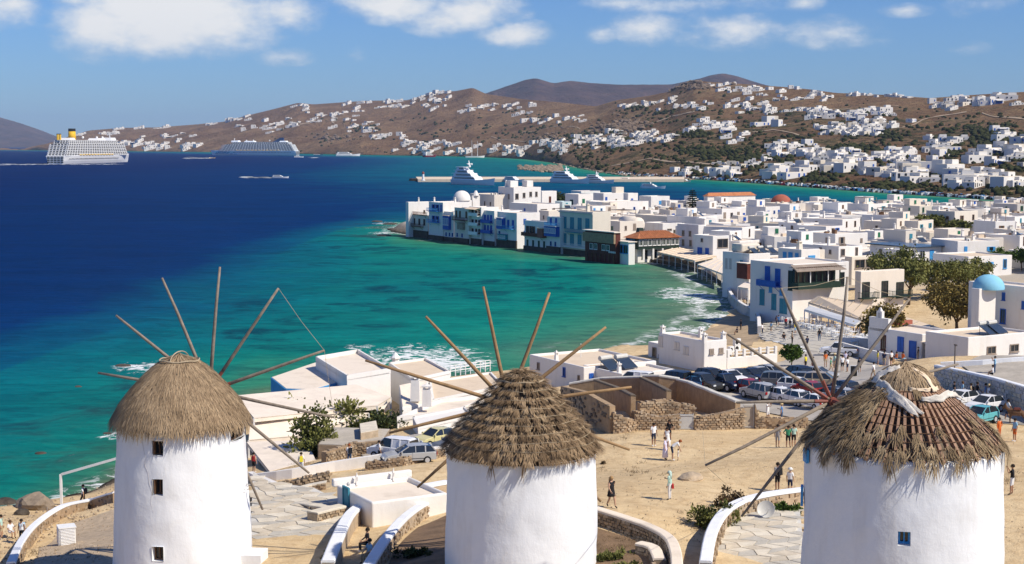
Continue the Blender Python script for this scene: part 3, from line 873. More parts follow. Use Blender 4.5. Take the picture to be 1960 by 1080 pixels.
# --- the right mill: thatch gone, bare rafters, a torn cloth round the neck
def mill_right():
    rg = random.Random(13)
    c = PD(1727, 950, 55.0); zb = 10.2; zt = 18.6
    base = Vector((c.x, c.y, zb)); R0, R1 = 3.80, 3.58
    root = thing('windmill', 'wide white windmill whose decayed thatch shows bare rafters, with torn white cloth at its peak', 'windmill', base)
    w = wins_from([(1731, 1031, 24, 27)], c, R1 + .05)
    obj('wall', mill_wall(c, zb, zt + .25, R0, R1, w, None, 8.0), M['mill_white'], root, smooth=True)
    for (a, lo, hi, hw) in w:
        mill_window(root, R0 + (R1 - R0) * ((lo + hi) / 2 - zb) / (zt - zb), zb, a, lo, hi, hw, M['sky_blue_paint'], '')
    # two small blue shutters at the seaward edge
    for (x, y, h) in ((1544, 872, 26), (1534, 948, 36)):
        a, z1 = cyl_hit(x, y - h / 2, c, R1 + .1); _, z0 = cyl_hit(x, y + h / 2, c, R1 + .1)
        sh = MB(); p = Vector((math.cos(a), math.sin(a), 0)) * (R1 + .12); sh.box((p.x, p.y, (z0 + z1) / 2 - zb), (.10, .5, z1 - z0), a)
        obj('shutter', sh, M['sky_blue_paint'], root)
    e = zt - zb + .52
    prof = [(3.72, e - .20), (3.55, e - .02), (3.16, e + .42), (2.66, e + .87), (2.14, e + 1.31), (1.66, e + 1.70), (1.25, e + 1.97), (1.1, e + 2.05)]
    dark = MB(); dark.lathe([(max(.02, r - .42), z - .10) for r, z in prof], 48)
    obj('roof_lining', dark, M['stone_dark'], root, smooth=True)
    nr = 66
    for i in range(nr):
        th = 2 * math.pi * i / nr + rg.uniform(-.012, .012)
        d = Vector((math.cos(th), math.sin(th), 0))
        lo = prof[1 + (i % 3 == 0)]; hi = prof[-1]
        mb = MB(); wv = .045 * rg.uniform(.8, 1.3); sd = Vector((-d.y, d.x, 0)) * wv
        rings = []
        for (r, z) in (prof[0] if i % 2 else prof[1], prof[3], prof[5], prof[7]):
            p = d * (r - .06) + Vector((0, 0, z - .03)); u = Vector((d.x * .09, d.y * .09, .09)) * .8
            rings.append([p - sd - u, p + sd - u, p + sd + u * .4, p - sd + u * .4])
        mb.loft(rings)
        obj('rafter', mb, M['rafter_wood'], root)
    for z in np.linspace(e - .1, e + 1.9, 9):
        r = prof_at(prof, z) - .02
        mb = MB(); mb.tube([(r * math.cos(t), r * math.sin(t), z + .02 * math.sin(9 * t + z)) for t in np.linspace(0, 2 * math.pi, 60)], .018, 4)
        obj('batten', mb, M['brown_wood'], root)
    # remaining straw: thick on the seaward flank, ragged tufts elsewhere
    def left(th, spread=1.0):
        d = abs((th - 3.35 + math.pi) % (2 * math.pi) - math.pi)
        return 1.0 - float(sstep(.45 * spread, .95 * spread, d))
    S = Straw()
    for k in range(15):
        z = e + 2.05 - k * .155; r = prof_at(prof, z)
        low = .06 + .50 * float(sstep(6.5, 12, k))
        for t in range(int(9 + r * 15)):
            th = 2 * math.pi * rg.random()
            patch = .5 + .5 * math.sin(th * 5 + k * 1.3) * math.sin(th * 3.1 - k)
            keep = max(left(th), low * (.25 + .75 * patch) * (1 if k > 6 else .5))
            if abs((th - 2.2 + math.pi) % (2 * math.pi) - math.pi) < .9: keep = 1
            if rg.random() > keep: continue
            tn = rg.uniform(.05, .8)
            straw_ring(S, rg, prof, z + rg.uniform(-.1, .1), 20, rg.uniform(.34, .58), .017, .08 + rg.uniform(-.05, .10), (tn - .1, tn + .3), th - .13 / max(r, .4), th + .13 / max(r, .4), .4, droop=.04 if k > 12 else 0)
    straw_ring(S, rg, prof, e - .02, 420, .30, .018, .03, (.2, .9), ragged=.5, droop=.03)
    straw_ring(S, rg, prof, e + .12, 260, .36, .02, .06, (.1, .8), ragged=.5, droop=.1)
    S.build('thatch', M['thatch_old'], root)
    # domed cap of straw
    cp_ = [(1.28, e + 1.8), (1.2, e + 2.04), (1.02, e + 2.31), (.74, e + 2.55), (.42, e + 2.7), (.03, e + 2.74)]
    mb = MB(); mb.lathe([(r - .06, z) for r, z in cp_], 28); obj('cap_bed', mb, M['straw_under'], root, smooth=True)
    S = Straw()
    for k in range(9):
        z = e + 2.72 - k * .10
        straw_ring(S, rg, cp_, z, 150, .48, .022, .03, (.35, 1.0), ragged=.3)
    S.build('cap_thatch', M['thatch_tan'], root)
    # torn cloth: crumpled strips over the cap and down the front
    def strip(path, wd, seed, mat='torn_canvas'):
        q = random.Random(seed); mb = MB(); vs = []; fs = []; m = 5
        pts = [Vector(p) for p in path]
        P2 = []
        for i in range(len(pts) - 1):
            for k in range(4): P2.append(pts[i].lerp(pts[i + 1], k / 4))
        P2.append(pts[-1])
        for i, p in enumerate(P2):
            d = (P2[min(i + 1, len(P2) - 1)] - P2[max(0, i - 1)]).normalized()
            nrm = Vector((p.x, p.y, .6)).normalized(); s = d.cross(nrm).normalized()
            ww = wd[min(int(i / 4), len(wd) - 1)] * (1 - (i % 4) / 4) + wd[min(int(i / 4) + 1, len(wd) - 1)] * ((i % 4) / 4)
            for k in range(m):
                vs.append(p + s * ww * (k / (m - 1) - .5) + nrm * (q.uniform(-.03, .03) + .02) + Vector((0, 0, q.uniform(-.03, .03))))
        for i in range(len(P2) - 1):
            for k in range(m - 1): fs.append((i * m + k, i * m + k + 1, (i + 1) * m + k + 1, (i + 1) * m + k))
        mb.add(vs, fs)
        o = obj('torn_cloth', mb, M[mat], root, smooth=True)
        md = o.modifiers.new('thickness', 'SOLIDIFY'); md.thickness = .015
    def on(th, z, out=.1):
        zz = z * .73 + e; r = (prof_at(prof, zz) if zz < e + 1.95 else prof_at(cp_, zz)) + out
        return (r * math.cos(th), r * math.sin(th), zz)
    strip([on(-2.75, 2.9), on(-2.45, 2.75), on(-2.1, 2.45, .16), on(-1.75, 2.1, .18), on(-1.55, 1.75, .15)], [.3, .45, .42, .3, .1], 3)
    strip([on(-2.0, 2.45, .2), on(-1.75, 1.95, .2), on(-1.62, 1.62, .12)], [.35, .25, .06], 4)
    strip([on(-1.5, 2.35, .16), on(-1.1, 2.35, .2), on(-.7, 2.45, .18), on(-.35, 2.3, .15), on(-.1, 1.9, .12)], [.15, .28, .26, .2, .06], 5)
    strip([on(-2.9, 2.85), on(-2.9, 3.25), on(-2.6, 3.55), on(-2.2, 3.7)], [.4, .34, .25, .15], 6)
    strip([on(-1.35, 3.66, .05), on(-1.0, 3.3, .05), on(-.95, 2.9, .06), on(-1.0, 2.6, .07)], [.12, .2, .2, .22], 7, 'canvas')
    strip([on(-1.7, 2.72, .07), on(-1.2, 2.66, .07), on(-.7, 2.7, .07)], [.14, .14, .14], 8, 'canvas')
    hub = PD(1592, 768, 59.2)
    tips = [(1393, 640), (1495, 552), (1622, 530), (1741, 572), (1834, 697), (1350, 891), (1419, 989), (1410, 771), (1560, 1010), (1700, 985), (1800, 905), (1838, 800)]
    pts = sail_wheel(root, base, hub, tips, M['pole_grey'], M['red_paint'], Vector((-.30, 1, .0)), .064, [(1, 2), (2, 3)], toes=(0, 1, 2, 7))
    a = pts[5]
    mb = MB(); q = PG(1352, 880); mb.tube([a - base, Vector(PG(1432, 965)) - base], .012, 4); obj('stay_rope', mb, M['rope'], root)
    mb = MB(); mb.tube([a - base, PD(1345, 826, 68) - base], .012, 4); obj('stay_rope', mb, M['rope'], root)
    return root
mill_right()
# ------------------------------------------------------------------ houses: kit of walls, roofs, openings
ROT = R(30)
FOOT = []                                                  # ground already built on: x, y, radius
_shared = {}
def shared(key, make):
    if key not in _shared: _shared[key] = make()
    return _shared[key]
def win_mesh(w, h, kind, frame):
    def mk():
        mb = MB(); t = min(.10, w * .16)
        for x, z, a, b in ((-w / 2 + t / 2, 0, t, h), (w / 2 - t / 2, 0, t, h), (0, -h / 2 + t / 2, w - 2 * t, t), (0, h / 2 - t / 2, w - 2 * t, t)):
            mb.box((x, -.03, z), (a, .10, b))
        if kind == 'glass': mb.box((0, -.02, 0), (t * .5, .06, h - 2 * t))
        if kind == 'shut':
            for s in (-1, 1):
                mb.box((s * w * .225, -.045, 0), (w * .40, .05, h - 2 * t - .02))
                for k in range(4): mb.box((s * w * .225, -.075, (k - 1.5) * h * .2), (w * .34, .02, h * .05))
        if kind == 'open':
            for s in (-1, 1): mb.box((s * (w * .5 + w * .20), -.05, 0), (w * .38, .05, h))
        mb.box((0, -.06, -h / 2 - .04), (w + .16, .2, .07))
        return mb.mesh('window', M[frame])
    return shared(('w', w, h, kind, frame), mk)
def pane_mesh(w, h):
    def mk():
        mb = MB(); mb.box((0, 0, 0), (w - .1, .03, h - .1)); return mb.mesh('pane', M['dark_glass'])
    return shared(('p', w, h), mk)
def door_mesh(w, h, mat):
    def mk():
        mb = MB()
        for s in (-1, 1): mb.box((s * (w / 2 - .05), -.03, 0), (.1, .12, h))
        mb.box((0, -.03, h / 2 - .05), (w - .2, .12, .1)); mb.box((0, -.01, -.05), (w - .2, .05, h - .1))
        for z in (-.25, .25): mb.box((0, -.045, z * h), (w * .55, .03, h * .3))
        return mb.mesh('door', M[mat])
    return shared(('d', w, h, mat), mk)
def place(root, me, face, u, z, W, D, name, out=0.0):
    """face F: lit front (y = 0), L: shaded seaward side (x = 0), R: far side"""
    o = link(name, me, root)
    if face == 'F': o.location = (u, -out, z)
    elif face == 'L': o.location = (-out, D - u, z); o.rotation_euler = (0, 0, R(-90))
    else: o.location = (W + out, u, z); o.rotation_euler = (0, 0, R(90))
    return o
def window(root, face, u, z, W, D, w=.9, h=1.2, kind='glass', frame='blue_paint'):
    w = round(w, 1); h = round(h, 1)
    o = place(root, win_mesh(w, h, kind, frame), face, u, z, W, D, 'window', .02)
    if kind != 'shut':
        p = link('pane', pane_mesh(w, h), o)
    return o
def door(root, face, u, W, D, z=0.0, w=1.0, h=2.1, mat='blue_paint'):
    return place(root, door_mesh(round(w, 1), round(h, 1), mat), face, u, z + h / 2, W, D, 'door', .02)
def balcony(root, face, u, z, W, D, w=3.0, dep=1.1, mat='blue_paint', solid=False):
    mb = MB()
    mb.box((0, -dep / 2, 0), (w, dep, .14))
    for x in (-w / 2 + .04, w / 2 - .04): mb.box((x, -dep / 2, .95), (.06, dep, .07))
    mb.box((0, -dep + .04, .95), (w, .07, .07))
    if solid: mb.box((0, -dep + .03, .5), (w, .05, .8))
    else:
        n = int(w / .22)
        for k in range(n + 1): mb.box((-w / 2 + .05 + k * (w - .1) / n, -dep + .04, .5), (.035, .035, .86))
        for s in (-1, 1):
            for k in range(4): mb.box((s * (w / 2 - .04), -dep * (k + .5) / 4, .5), (.035, .035, .86))
    for s in (-1, 1): mb.tube([(s * w * .4, 0, -.9), (s * w * .4, -dep * .8, -.08)], .05, 4)
    return place(root, mb.mesh('balcony', M[mat]), face, u, z, W, D, 'balcony')
def bay(root, face, u, z, W, D, w, h, dep, mat, roofmat='canvas', glazed=True):
    mb = MB(); mb.box((0, -dep / 2, h / 2), (w, dep, h)); o = place(root, mb.mesh('bay', M[mat]), face, u, z, W, D, 'bay')
    rf = MB(); rf.box((0, -dep / 2 - .1, h + .05), (w + .3, dep + .35, .12)); r = link('bay_roof', rf.mesh('bay_roof', M[roofmat]), o)
    if glazed:
        n = max(1, int(w / 1.1))
        for k in range(n):
            ww = w / n * .72
            p = link('bay_window', win_mesh(round(ww, 1), round(h * .5, 1), 'glass', 'white_metal' if mat != 'white_metal' else 'blue_paint'), o); p.location = (-w / 2 + (k + .5) * w / n, -dep - .02, h * .58)
    return o
def awning(root, face, u, z, W, D, w, dep, mat='canvas', drop=.5):
    mb = MB(); mb.add([(-w / 2, 0, 0), (w / 2, 0, 0), (w / 2, -dep, -drop), (-w / 2, -dep, -drop), (-w / 2, 0, .06), (w / 2, 0, .06), (w / 2, -dep, -drop + .06), (-w / 2, -dep, -drop + .06)],
                      [(3, 2, 1, 0), (4, 5, 6, 7), (0, 1, 5, 4), (1, 2, 6, 5), (2, 3, 7, 6), (3, 0, 4, 7)])
    for s in (-1, 1): mb.tube([(s * (w / 2 - .1), -dep + .1, -drop), (s * (w / 2 - .1), 0, -drop * 2.2)], .03, 4)
    return place(root, mb.mesh('awning', M[mat]), face, u, z, W, D, 'awning')
def body(W, D, H, par=.32, t=.26, z0=-2.5, jit=None):
    """outer walls with a parapet round a sunken roof"""
    mb = MB()
    o = [(0, 0), (W, 0), (W, D), (0, D)]; i = [(t, t), (W - t, t), (W - t, D - t), (t, D - t)]
    vs = [(*p, z0) for p in o] + [(*p, H) for p in o] + [(*p, H) for p in i] + [(*p, H - par) for p in i]
    fs = []
    for k in range(4):
        q = (k + 1) % 4
        fs += [(k, q, 4 + q, 4 + k), (4 + k, 4 + q, 8 + q, 8 + k), (8 + k, 8 + q, 12 + q, 12 + k)]
    fs += [(12, 13, 14, 15)]
    return mb.add(vs, fs)
def soften(o, w=.09):
    md = o.modifiers.new('worn_edges', 'BEVEL'); md.width = w; md.segments = 2; md.limit_method = 'ANGLE'
def roof_slab(root, W, D, H, mat, par=.32, t=.26, at=(0, 0), name='roof'):
    mb = MB(); mb.box((at[0] + W / 2, at[1] + D / 2, H - par + .03), (W - 2 * t - .02, D - 2 * t - .02, .06))
    return link(name, mb.mesh(name, M[mat]), root)
def chimney(root, x, y, z, h=1.3, w=.5, mat='whitewash'):
    def mk():
        mb = MB(); mb.box((0, 0, h / 2), (w, w, h), taper=.85)
        for s in (-1, 1): mb.box((s * w * .28, 0, h + .12), (w * .22, w * .7, .24))
        mb.box((0, 0, h + .30), (w * 1.05, w * 1.05, .12)); mb.box((0, 0, h + .45), (w * .5, w * .5, .2), taper=.3)
        return mb.mesh('chimney', M[mat])
    return link('chimney', shared(('ch', h, w, mat), mk), root, (x, y, z))
def solar(root, x, y, z, rz):
    def mk():
        mb = MB(); mb.add([(-1, -.8, .25), (1, -.8, .25), (1, .6, 1.15), (-1, .6, 1.15), (-1, -.8, .17), (1, -.8, .17), (1, .6, 1.07), (-1, .6, 1.07)], [(0, 1, 2, 3), (7, 6, 5, 4), (0, 4, 5, 1), (1, 5, 6, 2), (2, 6, 7, 3), (3, 7, 4, 0)])
        for s in (-.9, .9): mb.tube([(s, .55, 0), (s, .55, 1.1)], .03, 4); mb.tube([(s, -.75, 0), (s, -.75, .2)], .03, 4)
        return mb.mesh('solar_panel', M['solar'])
    def mk2():
        mb = MB(); mb.tube([(-.85, .8, 1.3), (.85, .8, 1.3)], .27, 10); return mb.mesh('water_tank', M['tank'])
    o = link('solar_panel', shared(('sol',), mk), root, (x, y, z), rz); link('water_tank', shared(('tnk',), mk2), o)
def ac_unit(root, x, y, z, rz=0):
    def mk():
        mb = MB(); mb.box((0, 0, .35), (.9, .4, .7)); mb.tube([(-.15, -.2, .35), (-.15, -.23, .35)], .26, 12, 1)
        for s in (-.35, .35): mb.box((s, 0, -.03), (.1, .45, .06))
        return mb.mesh('air_conditioner', [M['white_metal'], M['matt_black']])
    return link('air_conditioner', shared(('ac',), mk), root, (x, y, z), rz)

def CH(label, xl, xc, xr, yb, yt, zb, mat='whitewash', roof='roof_white', cat='house', name='town_house', group=None, rot=ROT, par=.32, solid=True):
    """a house from its near corner: xl..xc its shaded side, xc..xr its lit side in the photograph"""
    c = P(xc, yb, zb); s = c.y / F
    W = (xr - xc) * s / math.cos(rot); D = (xc - xl) * s / math.sin(rot)
    H = (PD(xc, yt, c.y).z - zb)
    root = thing(name, label, cat, c, rot, group)
    b = obj('wall', body(W, D, H, par), M[mat], root); soften(b)
    roof_slab(root, W, D, H, roof, par)
    m = Vector((W / 2, D / 2)); ca, sa = math.cos(rot), math.sin(rot)
    FOOT.append((c.x + m.x * ca - m.y * sa, c.y + m.x * sa + m.y * ca, .5 * math.hypot(W, D) * .80))
    root['w'], root['d'], root['h'] = W, D, H
    return root, W, D, H
def base_stone(root, D, h, W=None):
    mb = MB(); mb.box((-.08, D / 2, h * .3 - 1.2), (.4, D + .2, h * .6 + 2.4)); obj('stone_footing', mb, M['rock_wet'], root)

def storeys(root, face, W, D, zs, us, w=.9, h=1.3, kind='glass', frame='blue_paint'):
    L = W if face == 'F' else D
    for z in zs:
        for u in us: window(root, face, u * L, z, W, D, w, h, kind, frame)

# --- Little Venice: houses standing in the water, from the rocky tip to the tables
t, W, D, H = CH('white sea house at the rocky tip with an arched recess in its sunny wall', 776, 782, 824, 441, 387, 2.2)
ar = MB(); ar.prism([(0, -.05), (1.4, -.05), (1.4, .0), (0, 0)], H - 6, H - 3.4); ar.lathe([(0.7, 0), (.7, .05)], 12); obj('arched_recess', MB().box((2.6, -.03, H - 4.6), (1.5, .06, 2.6)), M['grey_wall'], t)
window(t, 'F', W * .7, H - 3.2, W, D, .7, 1.0, 'glass', 'grey_wood'); chimney(t, W * .5, D * .4, H - .3)
t, W, D, H = CH('low terrace house with a red-brown railed roof terrace on dark sea rock', 783, 819, 826, 452, 413, .8, 'warm_white')
storeys(t, 'L', W, D, [H * .66], [.2, .5, .8], 1.2, 2.0, 'glass', 'brown_wood'); base_stone(t, D, H * .38)
balcony(t, 'L', D * .5, H + .05, W, D, D * .95, .5, 'red_wood'); balcony(t, 'L', D * .45, H * .42, W, D, D * .6, 1.2, 'brown_wood')
t, W, D, H = CH('tall sea house with bright blue balconies on two floors, second from the tip', 818, 848, 900, 456, 388, .8)
for z in (H * .42, H * .74):
    storeys(t, 'L', W, D, [z + 1.1], [.35, .62], 1.3, 2.0, 'open', 'blue_paint'); balcony(t, 'L', D * .45, z, W, D, D * .75, 1.3, 'sky_blue_paint')
window(t, 'L', D * .88, H * .84, W, D, .9, 2.2, 'shut', 'blue_paint'); base_stone(t, D, 1.0); chimney(t, 1, D * .8, H - .3); chimney(t, W * .6, D * .3, H - .3)
t, W, D, H = CH('low sea house with a deep blue timber bay across its front', 848, 868, 884, 458, 406, .8)
bay(t, 'L', D * .45, H * .33, W, D, D * .62, H * .52, .9, 'blue_paint'); storeys(t, 'L', W, D, [H * .16], [.25, .6, .9], .8, 1.1, 'glass', 'blue_paint'); base_stone(t, D, .8)
t, W, D, H = CH('sea house with a stepped parapet and a red-brown timber balcony under the roof', 868, 897, 912, 462, 399, .8, 'warm_white')
storeys(t, 'L', W, D, [H * .80], [.15, .4, .85], 1.0, 2.0, 'shut', 'brown_wood'); balcony(t, 'L', D * .5, H * .62, W, D, D * .9, 1.2, 'red_wood')
bay(t, 'L', D * .55, H * .34, W, D, D * .4, H * .2, .8, 'grey_wood', 'grey_wood', False); storeys(t, 'L', W, D, [H * .16], [.2, .55], .8, 1.1); base_stone(t, D, 1.2)
t, W, D, H = CH('sea house with three stacked white balconies and a beige awning at the top', 897, 921, 955, 464, 397, .8)
for k, z in enumerate((H * .22, H * .48, H * .76)):
    storeys(t, 'L', W, D, [z + .9], [.3, .6, .85], 1.2, 1.5, 'glass', 'brown_wood'); balcony(t, 'L', D * .55, z - .2, W, D, D * .75, 1.1, 'white_metal', True)
awning(t, 'L', D * .5, H * .98, W, D, D * .9, 2.0, 'canvas'); base_stone(t, D, 1.6)
t, W, D, H = CH('sea house with arched blue shutters and blue balconies one above the other', 922, 946, 1000, 466, 404, .8)
for z in (H * .30, H * .62):
    storeys(t, 'L', W, D, [z + 1.3], [.25, .5, .75], 1.2, 2.1, 'shut', 'blue_paint'); balcony(t, 'L', D * .5, z, W, D, D * .85, 1.1, 'blue_paint', True)
base_stone(t, D, .9); chimney(t, W * .5, D * .5, H - .3)
t, W, D, H = CH('sea house with an enclosed blue box balcony beside an open blue one', 951, 989, 1034, 471, 408, .8)
bay(t, 'L', D * .28, H * .48, W, D, D * .3, H * .34, 1.2, 'blue_paint', 'white_metal'); balcony(t, 'L', D * .68, H * .50, W, D, D * .48, 1.3, 'sky_blue_paint')
storeys(t, 'L', W, D, [H * .66], [.58, .82], 1.2, 2.2, 'shut', 'blue_paint'); bay(t, 'L', D * .35, H * .14, W, D, D * .4, H * .17, .8, 'teal_paint', 'teal_paint'); storeys(t, 'L', W, D, [H * .34], [.12], .9, 1.2); base_stone(t, D, 2.4)
window(t, 'F', W * .35, H * .74, W, D, .9, 1.5, 'shut', 'blue_paint'); window(t, 'F', W * .35, H * .40, W, D, .8, 1.2, 'glass', 'blue_paint')
t, W, D, H = CH('white two-storey sea house with a long red-brown balcony and a red box at its end', 1004, 1047, 1062, 478, 425, .8)
storeys(t, 'L', W, D, [H * .66], [.15, .3, .42], .9, 2.1, 'open', 'brown_wood'); balcony(t, 'L', D * .45, H * .44, W, D, D * .88, 1.2, 'red_wood', True)
bay(t, 'L', D * .86, H * .42, W, D, D * .24, H * .34, 1.3, 'red_paint', 'canvas', False); storeys(t, 'L', W, D, [H * .18], [.15, .4, .65, .88], .9, 1.7, 'glass', 'dark_green_paint'); base_stone(t, D, .8)
t, W, D, H = CH('narrow sea house with a glazed blue bay above a plain white floor', 1048, 1072, 1082, 481, 416, .8)
bay(t, 'L', D * .5, H * .42, W, D, D * .92, H * .30, 1.2, 'blue_paint', 'white_metal'); balcony(t, 'L', D * .5, H * .72, W, D, D * .9, 1.2, 'sky_blue_paint'); storeys(t, 'L', W, D, [H * .86], [.3, .7], 1.0, 1.9, 'shut', 'blue_paint'); storeys(t, 'L', W, D, [H * .2], [.3, .65], .8, 1.2); base_stone(t, D, 1.8)
t, W, D, H = CH('grey-cream mansion with four tall teal shuttered openings on each floor', 1074, 1134, 1170, 487, 406, .8, 'cream_wall', 'roof_beige')
for z in (H * .30, H * .70): storeys(t, 'L', W, D, [z], [.16, .39, .62, .85], 1.9, 3.1, 'shut', 'teal_paint')
balcony(t, 'L', D * .5, H * .48, W, D, D * .46, 1.2, 'teal_paint'); balcony(t, 'L', D * .5, H * .12, W, D, D * .9, 1.1, 'white_metal')
cn = MB(); cn.box((-.12, D / 2, H - .5), (.35, D + .3, .35)); obj('cornice', cn, M['grey_wall'], t); base_stone(t, D, 1.2); chimney(t, W * .3, D * .3, H - .3, 1.8, .9, 'cream_wall')
t, W, D, H = CH('dark red timber house on stilts over the water with a weathered grey upper floor', 1124, 1178, 1188, 489, 446, 2.2, 'red_wood', 'canvas_grey')
up = MB(); up.box((-.35, D / 2, H * .72), (.5, D + .3, H * .42)); obj('upper_boarding', up, M['mud_wall'], t)
for k in range(9):
    bd = MB(); bd.box((-.62, D / 2, H * .53 + k * H * .046), (.05, D + .34, H * .040)); obj('plank', bd, M['mud_wall'], t)
storeys(t, 'L', W, D, [H * .30], [.22, .36, .62, .76], 1.5, 1.5, 'glass', 'white_metal')
rf = MB(); rf.box((W * .3, D / 2, H + .10), (W * 1.5, D + .8, .22)); obj('roof_sheet', rf, M['canvas_white'], t)
for k in range(7):
    st = MB(); st.tube([(-.2, D * (k + .3) / 7, -3.5), (-.2, D * (k + .3) / 7, .05)], .14, 6); obj('stilt', st, M['brown_wood'], t)
sg = MB()
for k, hgt in enumerate((.5, .42, .5, .45, .5, .42)): sg.box((-.06, D * .20 - k * .55, H * .12), (.04, .36, hgt))
obj('sign_lettering', sg, M['paint_line'], t)
t, W, D, H = CH('small glazed blue and white pavilion squeezed beside the dark red timber house', 1176, 1203, 1216, 492, 464, 2.0)
storeys(t, 'L', W, D, [H * .5], [.17, .5, .83], 2.2, 2.2, 'glass', 'sky_blue_paint'); rf = MB(); rf.box((W / 2, D / 2, H + .05), (W + .8, D + .8, .16)); obj('roof_sheet', rf, M['canvas_white'], t)
# orange-roofed restaurant with a dark glazed gallery
t, W, D, H = CH('waterside restaurant with an orange tiled roof over a dark glazed gallery', 1204, 1219, 1296, 497, 456, .8, 'whitewash', 'roof_beige', 'restaurant', 'waterside_restaurant')
gl = MB(); gl.box((W / 2 - .3, D / 2 - .9, H * .74), (W + 1.0, D + 1.6, H * .5)); g = obj('gallery', gl, M['dark_green_paint'], t)
for k in range(9):
    m = link('gallery_window', win_mesh(round((W + 1) / 9 * .78, 1), round(H * .30, 1), 'glass', 'white_metal'), g); m.location = (-.8 + (k + .5) * (W + 1) / 9, -1.76, H * .80)
for k in range(3):
    m = link('gallery_window', win_mesh(1.6, round(H * .30, 1), 'glass', 'sky_blue_paint'), g); m.location = (-.86, (k + .5) * D / 3, H * .80); m.rotation_euler = (0, 0, R(-90))
ro = MB(); ax = W / 2 - .3; x0, x1, y0, y1, zr = -1.4, W + .8, -2.4, D + .6, H * 1.0
ro.add([(x0, y0, zr), (x1, y0, zr), (x1, y1, zr), (x0, y1, zr), (x0 + 3, (y0 + y1) / 2, zr + 1.7), (x1 - 3, (y0 + y1) / 2, zr + 1.7)], [(0, 1, 5, 4), (1, 2, 5), (2, 3, 4, 5), (3, 0, 4), (3, 2, 1, 0)]); rfo = obj('tiled_roof', ro, M['orange_roof'], t)
for k in range(26):
    q = (k + .5) / 26; x = x0 + q * (x1 - x0); ins = min(1, min(x - x0, x1 - x) / 3)
    tl = MB(); tl.tube([(x, y0 + .02, zr + .05), (x + (0 if .15 < q < .85 else (.5 - q) * 1.2), y0 + (y1 - y0) / 2 * ins, zr + 1.72 * ins + .04)], .11, 5); obj('tile', tl, M['orange_roof'], rfo)
for k in range(4): 
    ps = MB(); ps.box((W * (k + .3) / 4, -1.6, H * .25), (.5, .5, H * .5)); obj('pillar', ps, M['whitewash'], t)
vt = MB(); vt.box((2.0, D * .4, H + 1.9), (1.6, 1.4, 1.2), taper=.8); obj('roof_vent', vt, M['dark_green_paint'], t)
storeys(t, 'F', W, D, [H * .22], [.2, .45, .7], 1.8, 2.2, 'glass', 'dark_green_paint')

# --- the quarter behind the sea front
t, W, D, H = CH('white domed church beside a bell wall behind the sea front', 862, 877, 903, 402, 384, 7.0, cat='church', name='domed_church')
dm = MB(); dm.lathe([(3.1, 0), (3.1, .9), (3.0, 1.3), (2.6, 2.2), (1.9, 2.95), (1.0, 3.4), (.02, 3.55)], 24, (W * .45, D * .35, H - .1)); obj('dome', dm, M['whitewash'], t, smooth=True)
bl = MB(); bl.prism([(W + .3, .0), (W + 3.2, .0), (W + 3.2, .7), (W + .3, .7)], -1, H + 1.6); bl.tube([(W + 1.75, .35, H + 1.6), (W + 1.75, .35, H + 3.4)], [1.2, .35], 8); obj('bell_wall', bl, M['whitewash'], t)
b2 = MB(); b2.box((W + 1.75, -.03, H + 1.0), (.7, .1, 1.1)); obj('bell_opening', b2, M['grey_wall'], t)
def simple(label, xl, xc, xr, yb, yt, zb, wins=(), mat='whitewash', roof='roof_white', **kw):
    t, W, D, H = CH(label, xl, xc, xr, yb, yt, zb, mat, roof, **kw)
    for (face, u, z, w, h, kind, frame) in wins:
        window(t, face, u * (W if face == 'F' else D), z * H, W, D, w, h, kind, frame)
    return t, W, D, H
BW, GW, BK = 'blue_paint', 'grey_wood', 'brown_wood'
t, W, D, H = simple('broad white two-storey house on the headland skyline with an arched window and roof huts', 953, 983, 1036, 404, 359, 6.5, [('F', .12, .62, 1.4, 2.0, 'glass', GW), ('F', .38, .66, 1.1, 1.8, 'glass', GW), ('F', .62, .7, 1.1, 1.8, 'glass', GW), ('F', .83, .7, 1.0, 1.8, 'glass', GW), ('L', .3, .6, 1.0, 1.8, 'shut', GW), ('L', .7, .6, 1.0, 1.8, 'shut', GW)])
for x, w in ((W * .22, 3.2), (W * .8, 2.6)):
    hb = MB(); hb.box((x, D * .5, H + 1.1), (w, 3.5, 2.3)); soften(obj('roof_hut', hb, M['whitewash'], t))
chimney(t, .8, D * .6, H - .3, 2.2, .7)
t, W, D, H = simple('long low white house with air conditioners on its roof below the headland house', 897, 946, 992, 412, 373, 5.0, [('L', .3, .5, 1.3, 2.4, 'shut', BK), ('L', .62, .5, .8, 2.2, 'glass', GW), ('L', .85, .5, .8, 2.0, 'glass', GW)], 'warm_white', 'roof_beige')
for k in range(4): ac_unit(t, W * (.2 + .17 * k), D * .3, H - .25)
t, W, D, H = simple('sunlit white house with one dark red door near the dark green trees', 1030, 1037, 1066, 402, 366, 6.0, [('F', .55, .55, .9, 2.2, 'shut', 'red_wood')])
t, W, D, H = simple('white house with a wide arched glass opening above the blue balcony row', 976, 1028, 1072, 424, 391, 4.0, [('L', .55, .52, 1.0, 2.2, 'shut', BW), ('F', .3, .58, 2.6, 1.5, 'glass', GW), ('F', .75, .7, .8, .6, 'glass', GW)])
t, W, D, H = simple('small cream cube behind the glazed blue bay', 1032, 1050, 1086, 436, 404, 3.4, [('L', .5, .6, .7, 1.2, 'glass', GW)], 'warm_white', 'roof_beige')
t, W, D, H = simple('white house with green shutters and a green canopy beside the dark trees', 1083, 1107, 1136, 402, 372, 5.0, [('F', .35, .55, 1.2, 1.8, 'shut', 'green_paint'), ('F', .8, .45, 1.2, 2.0, 'shut', 'green_paint'), ('L', .5, .45, 2.2, 2.2, 'glass', 'green_paint')])
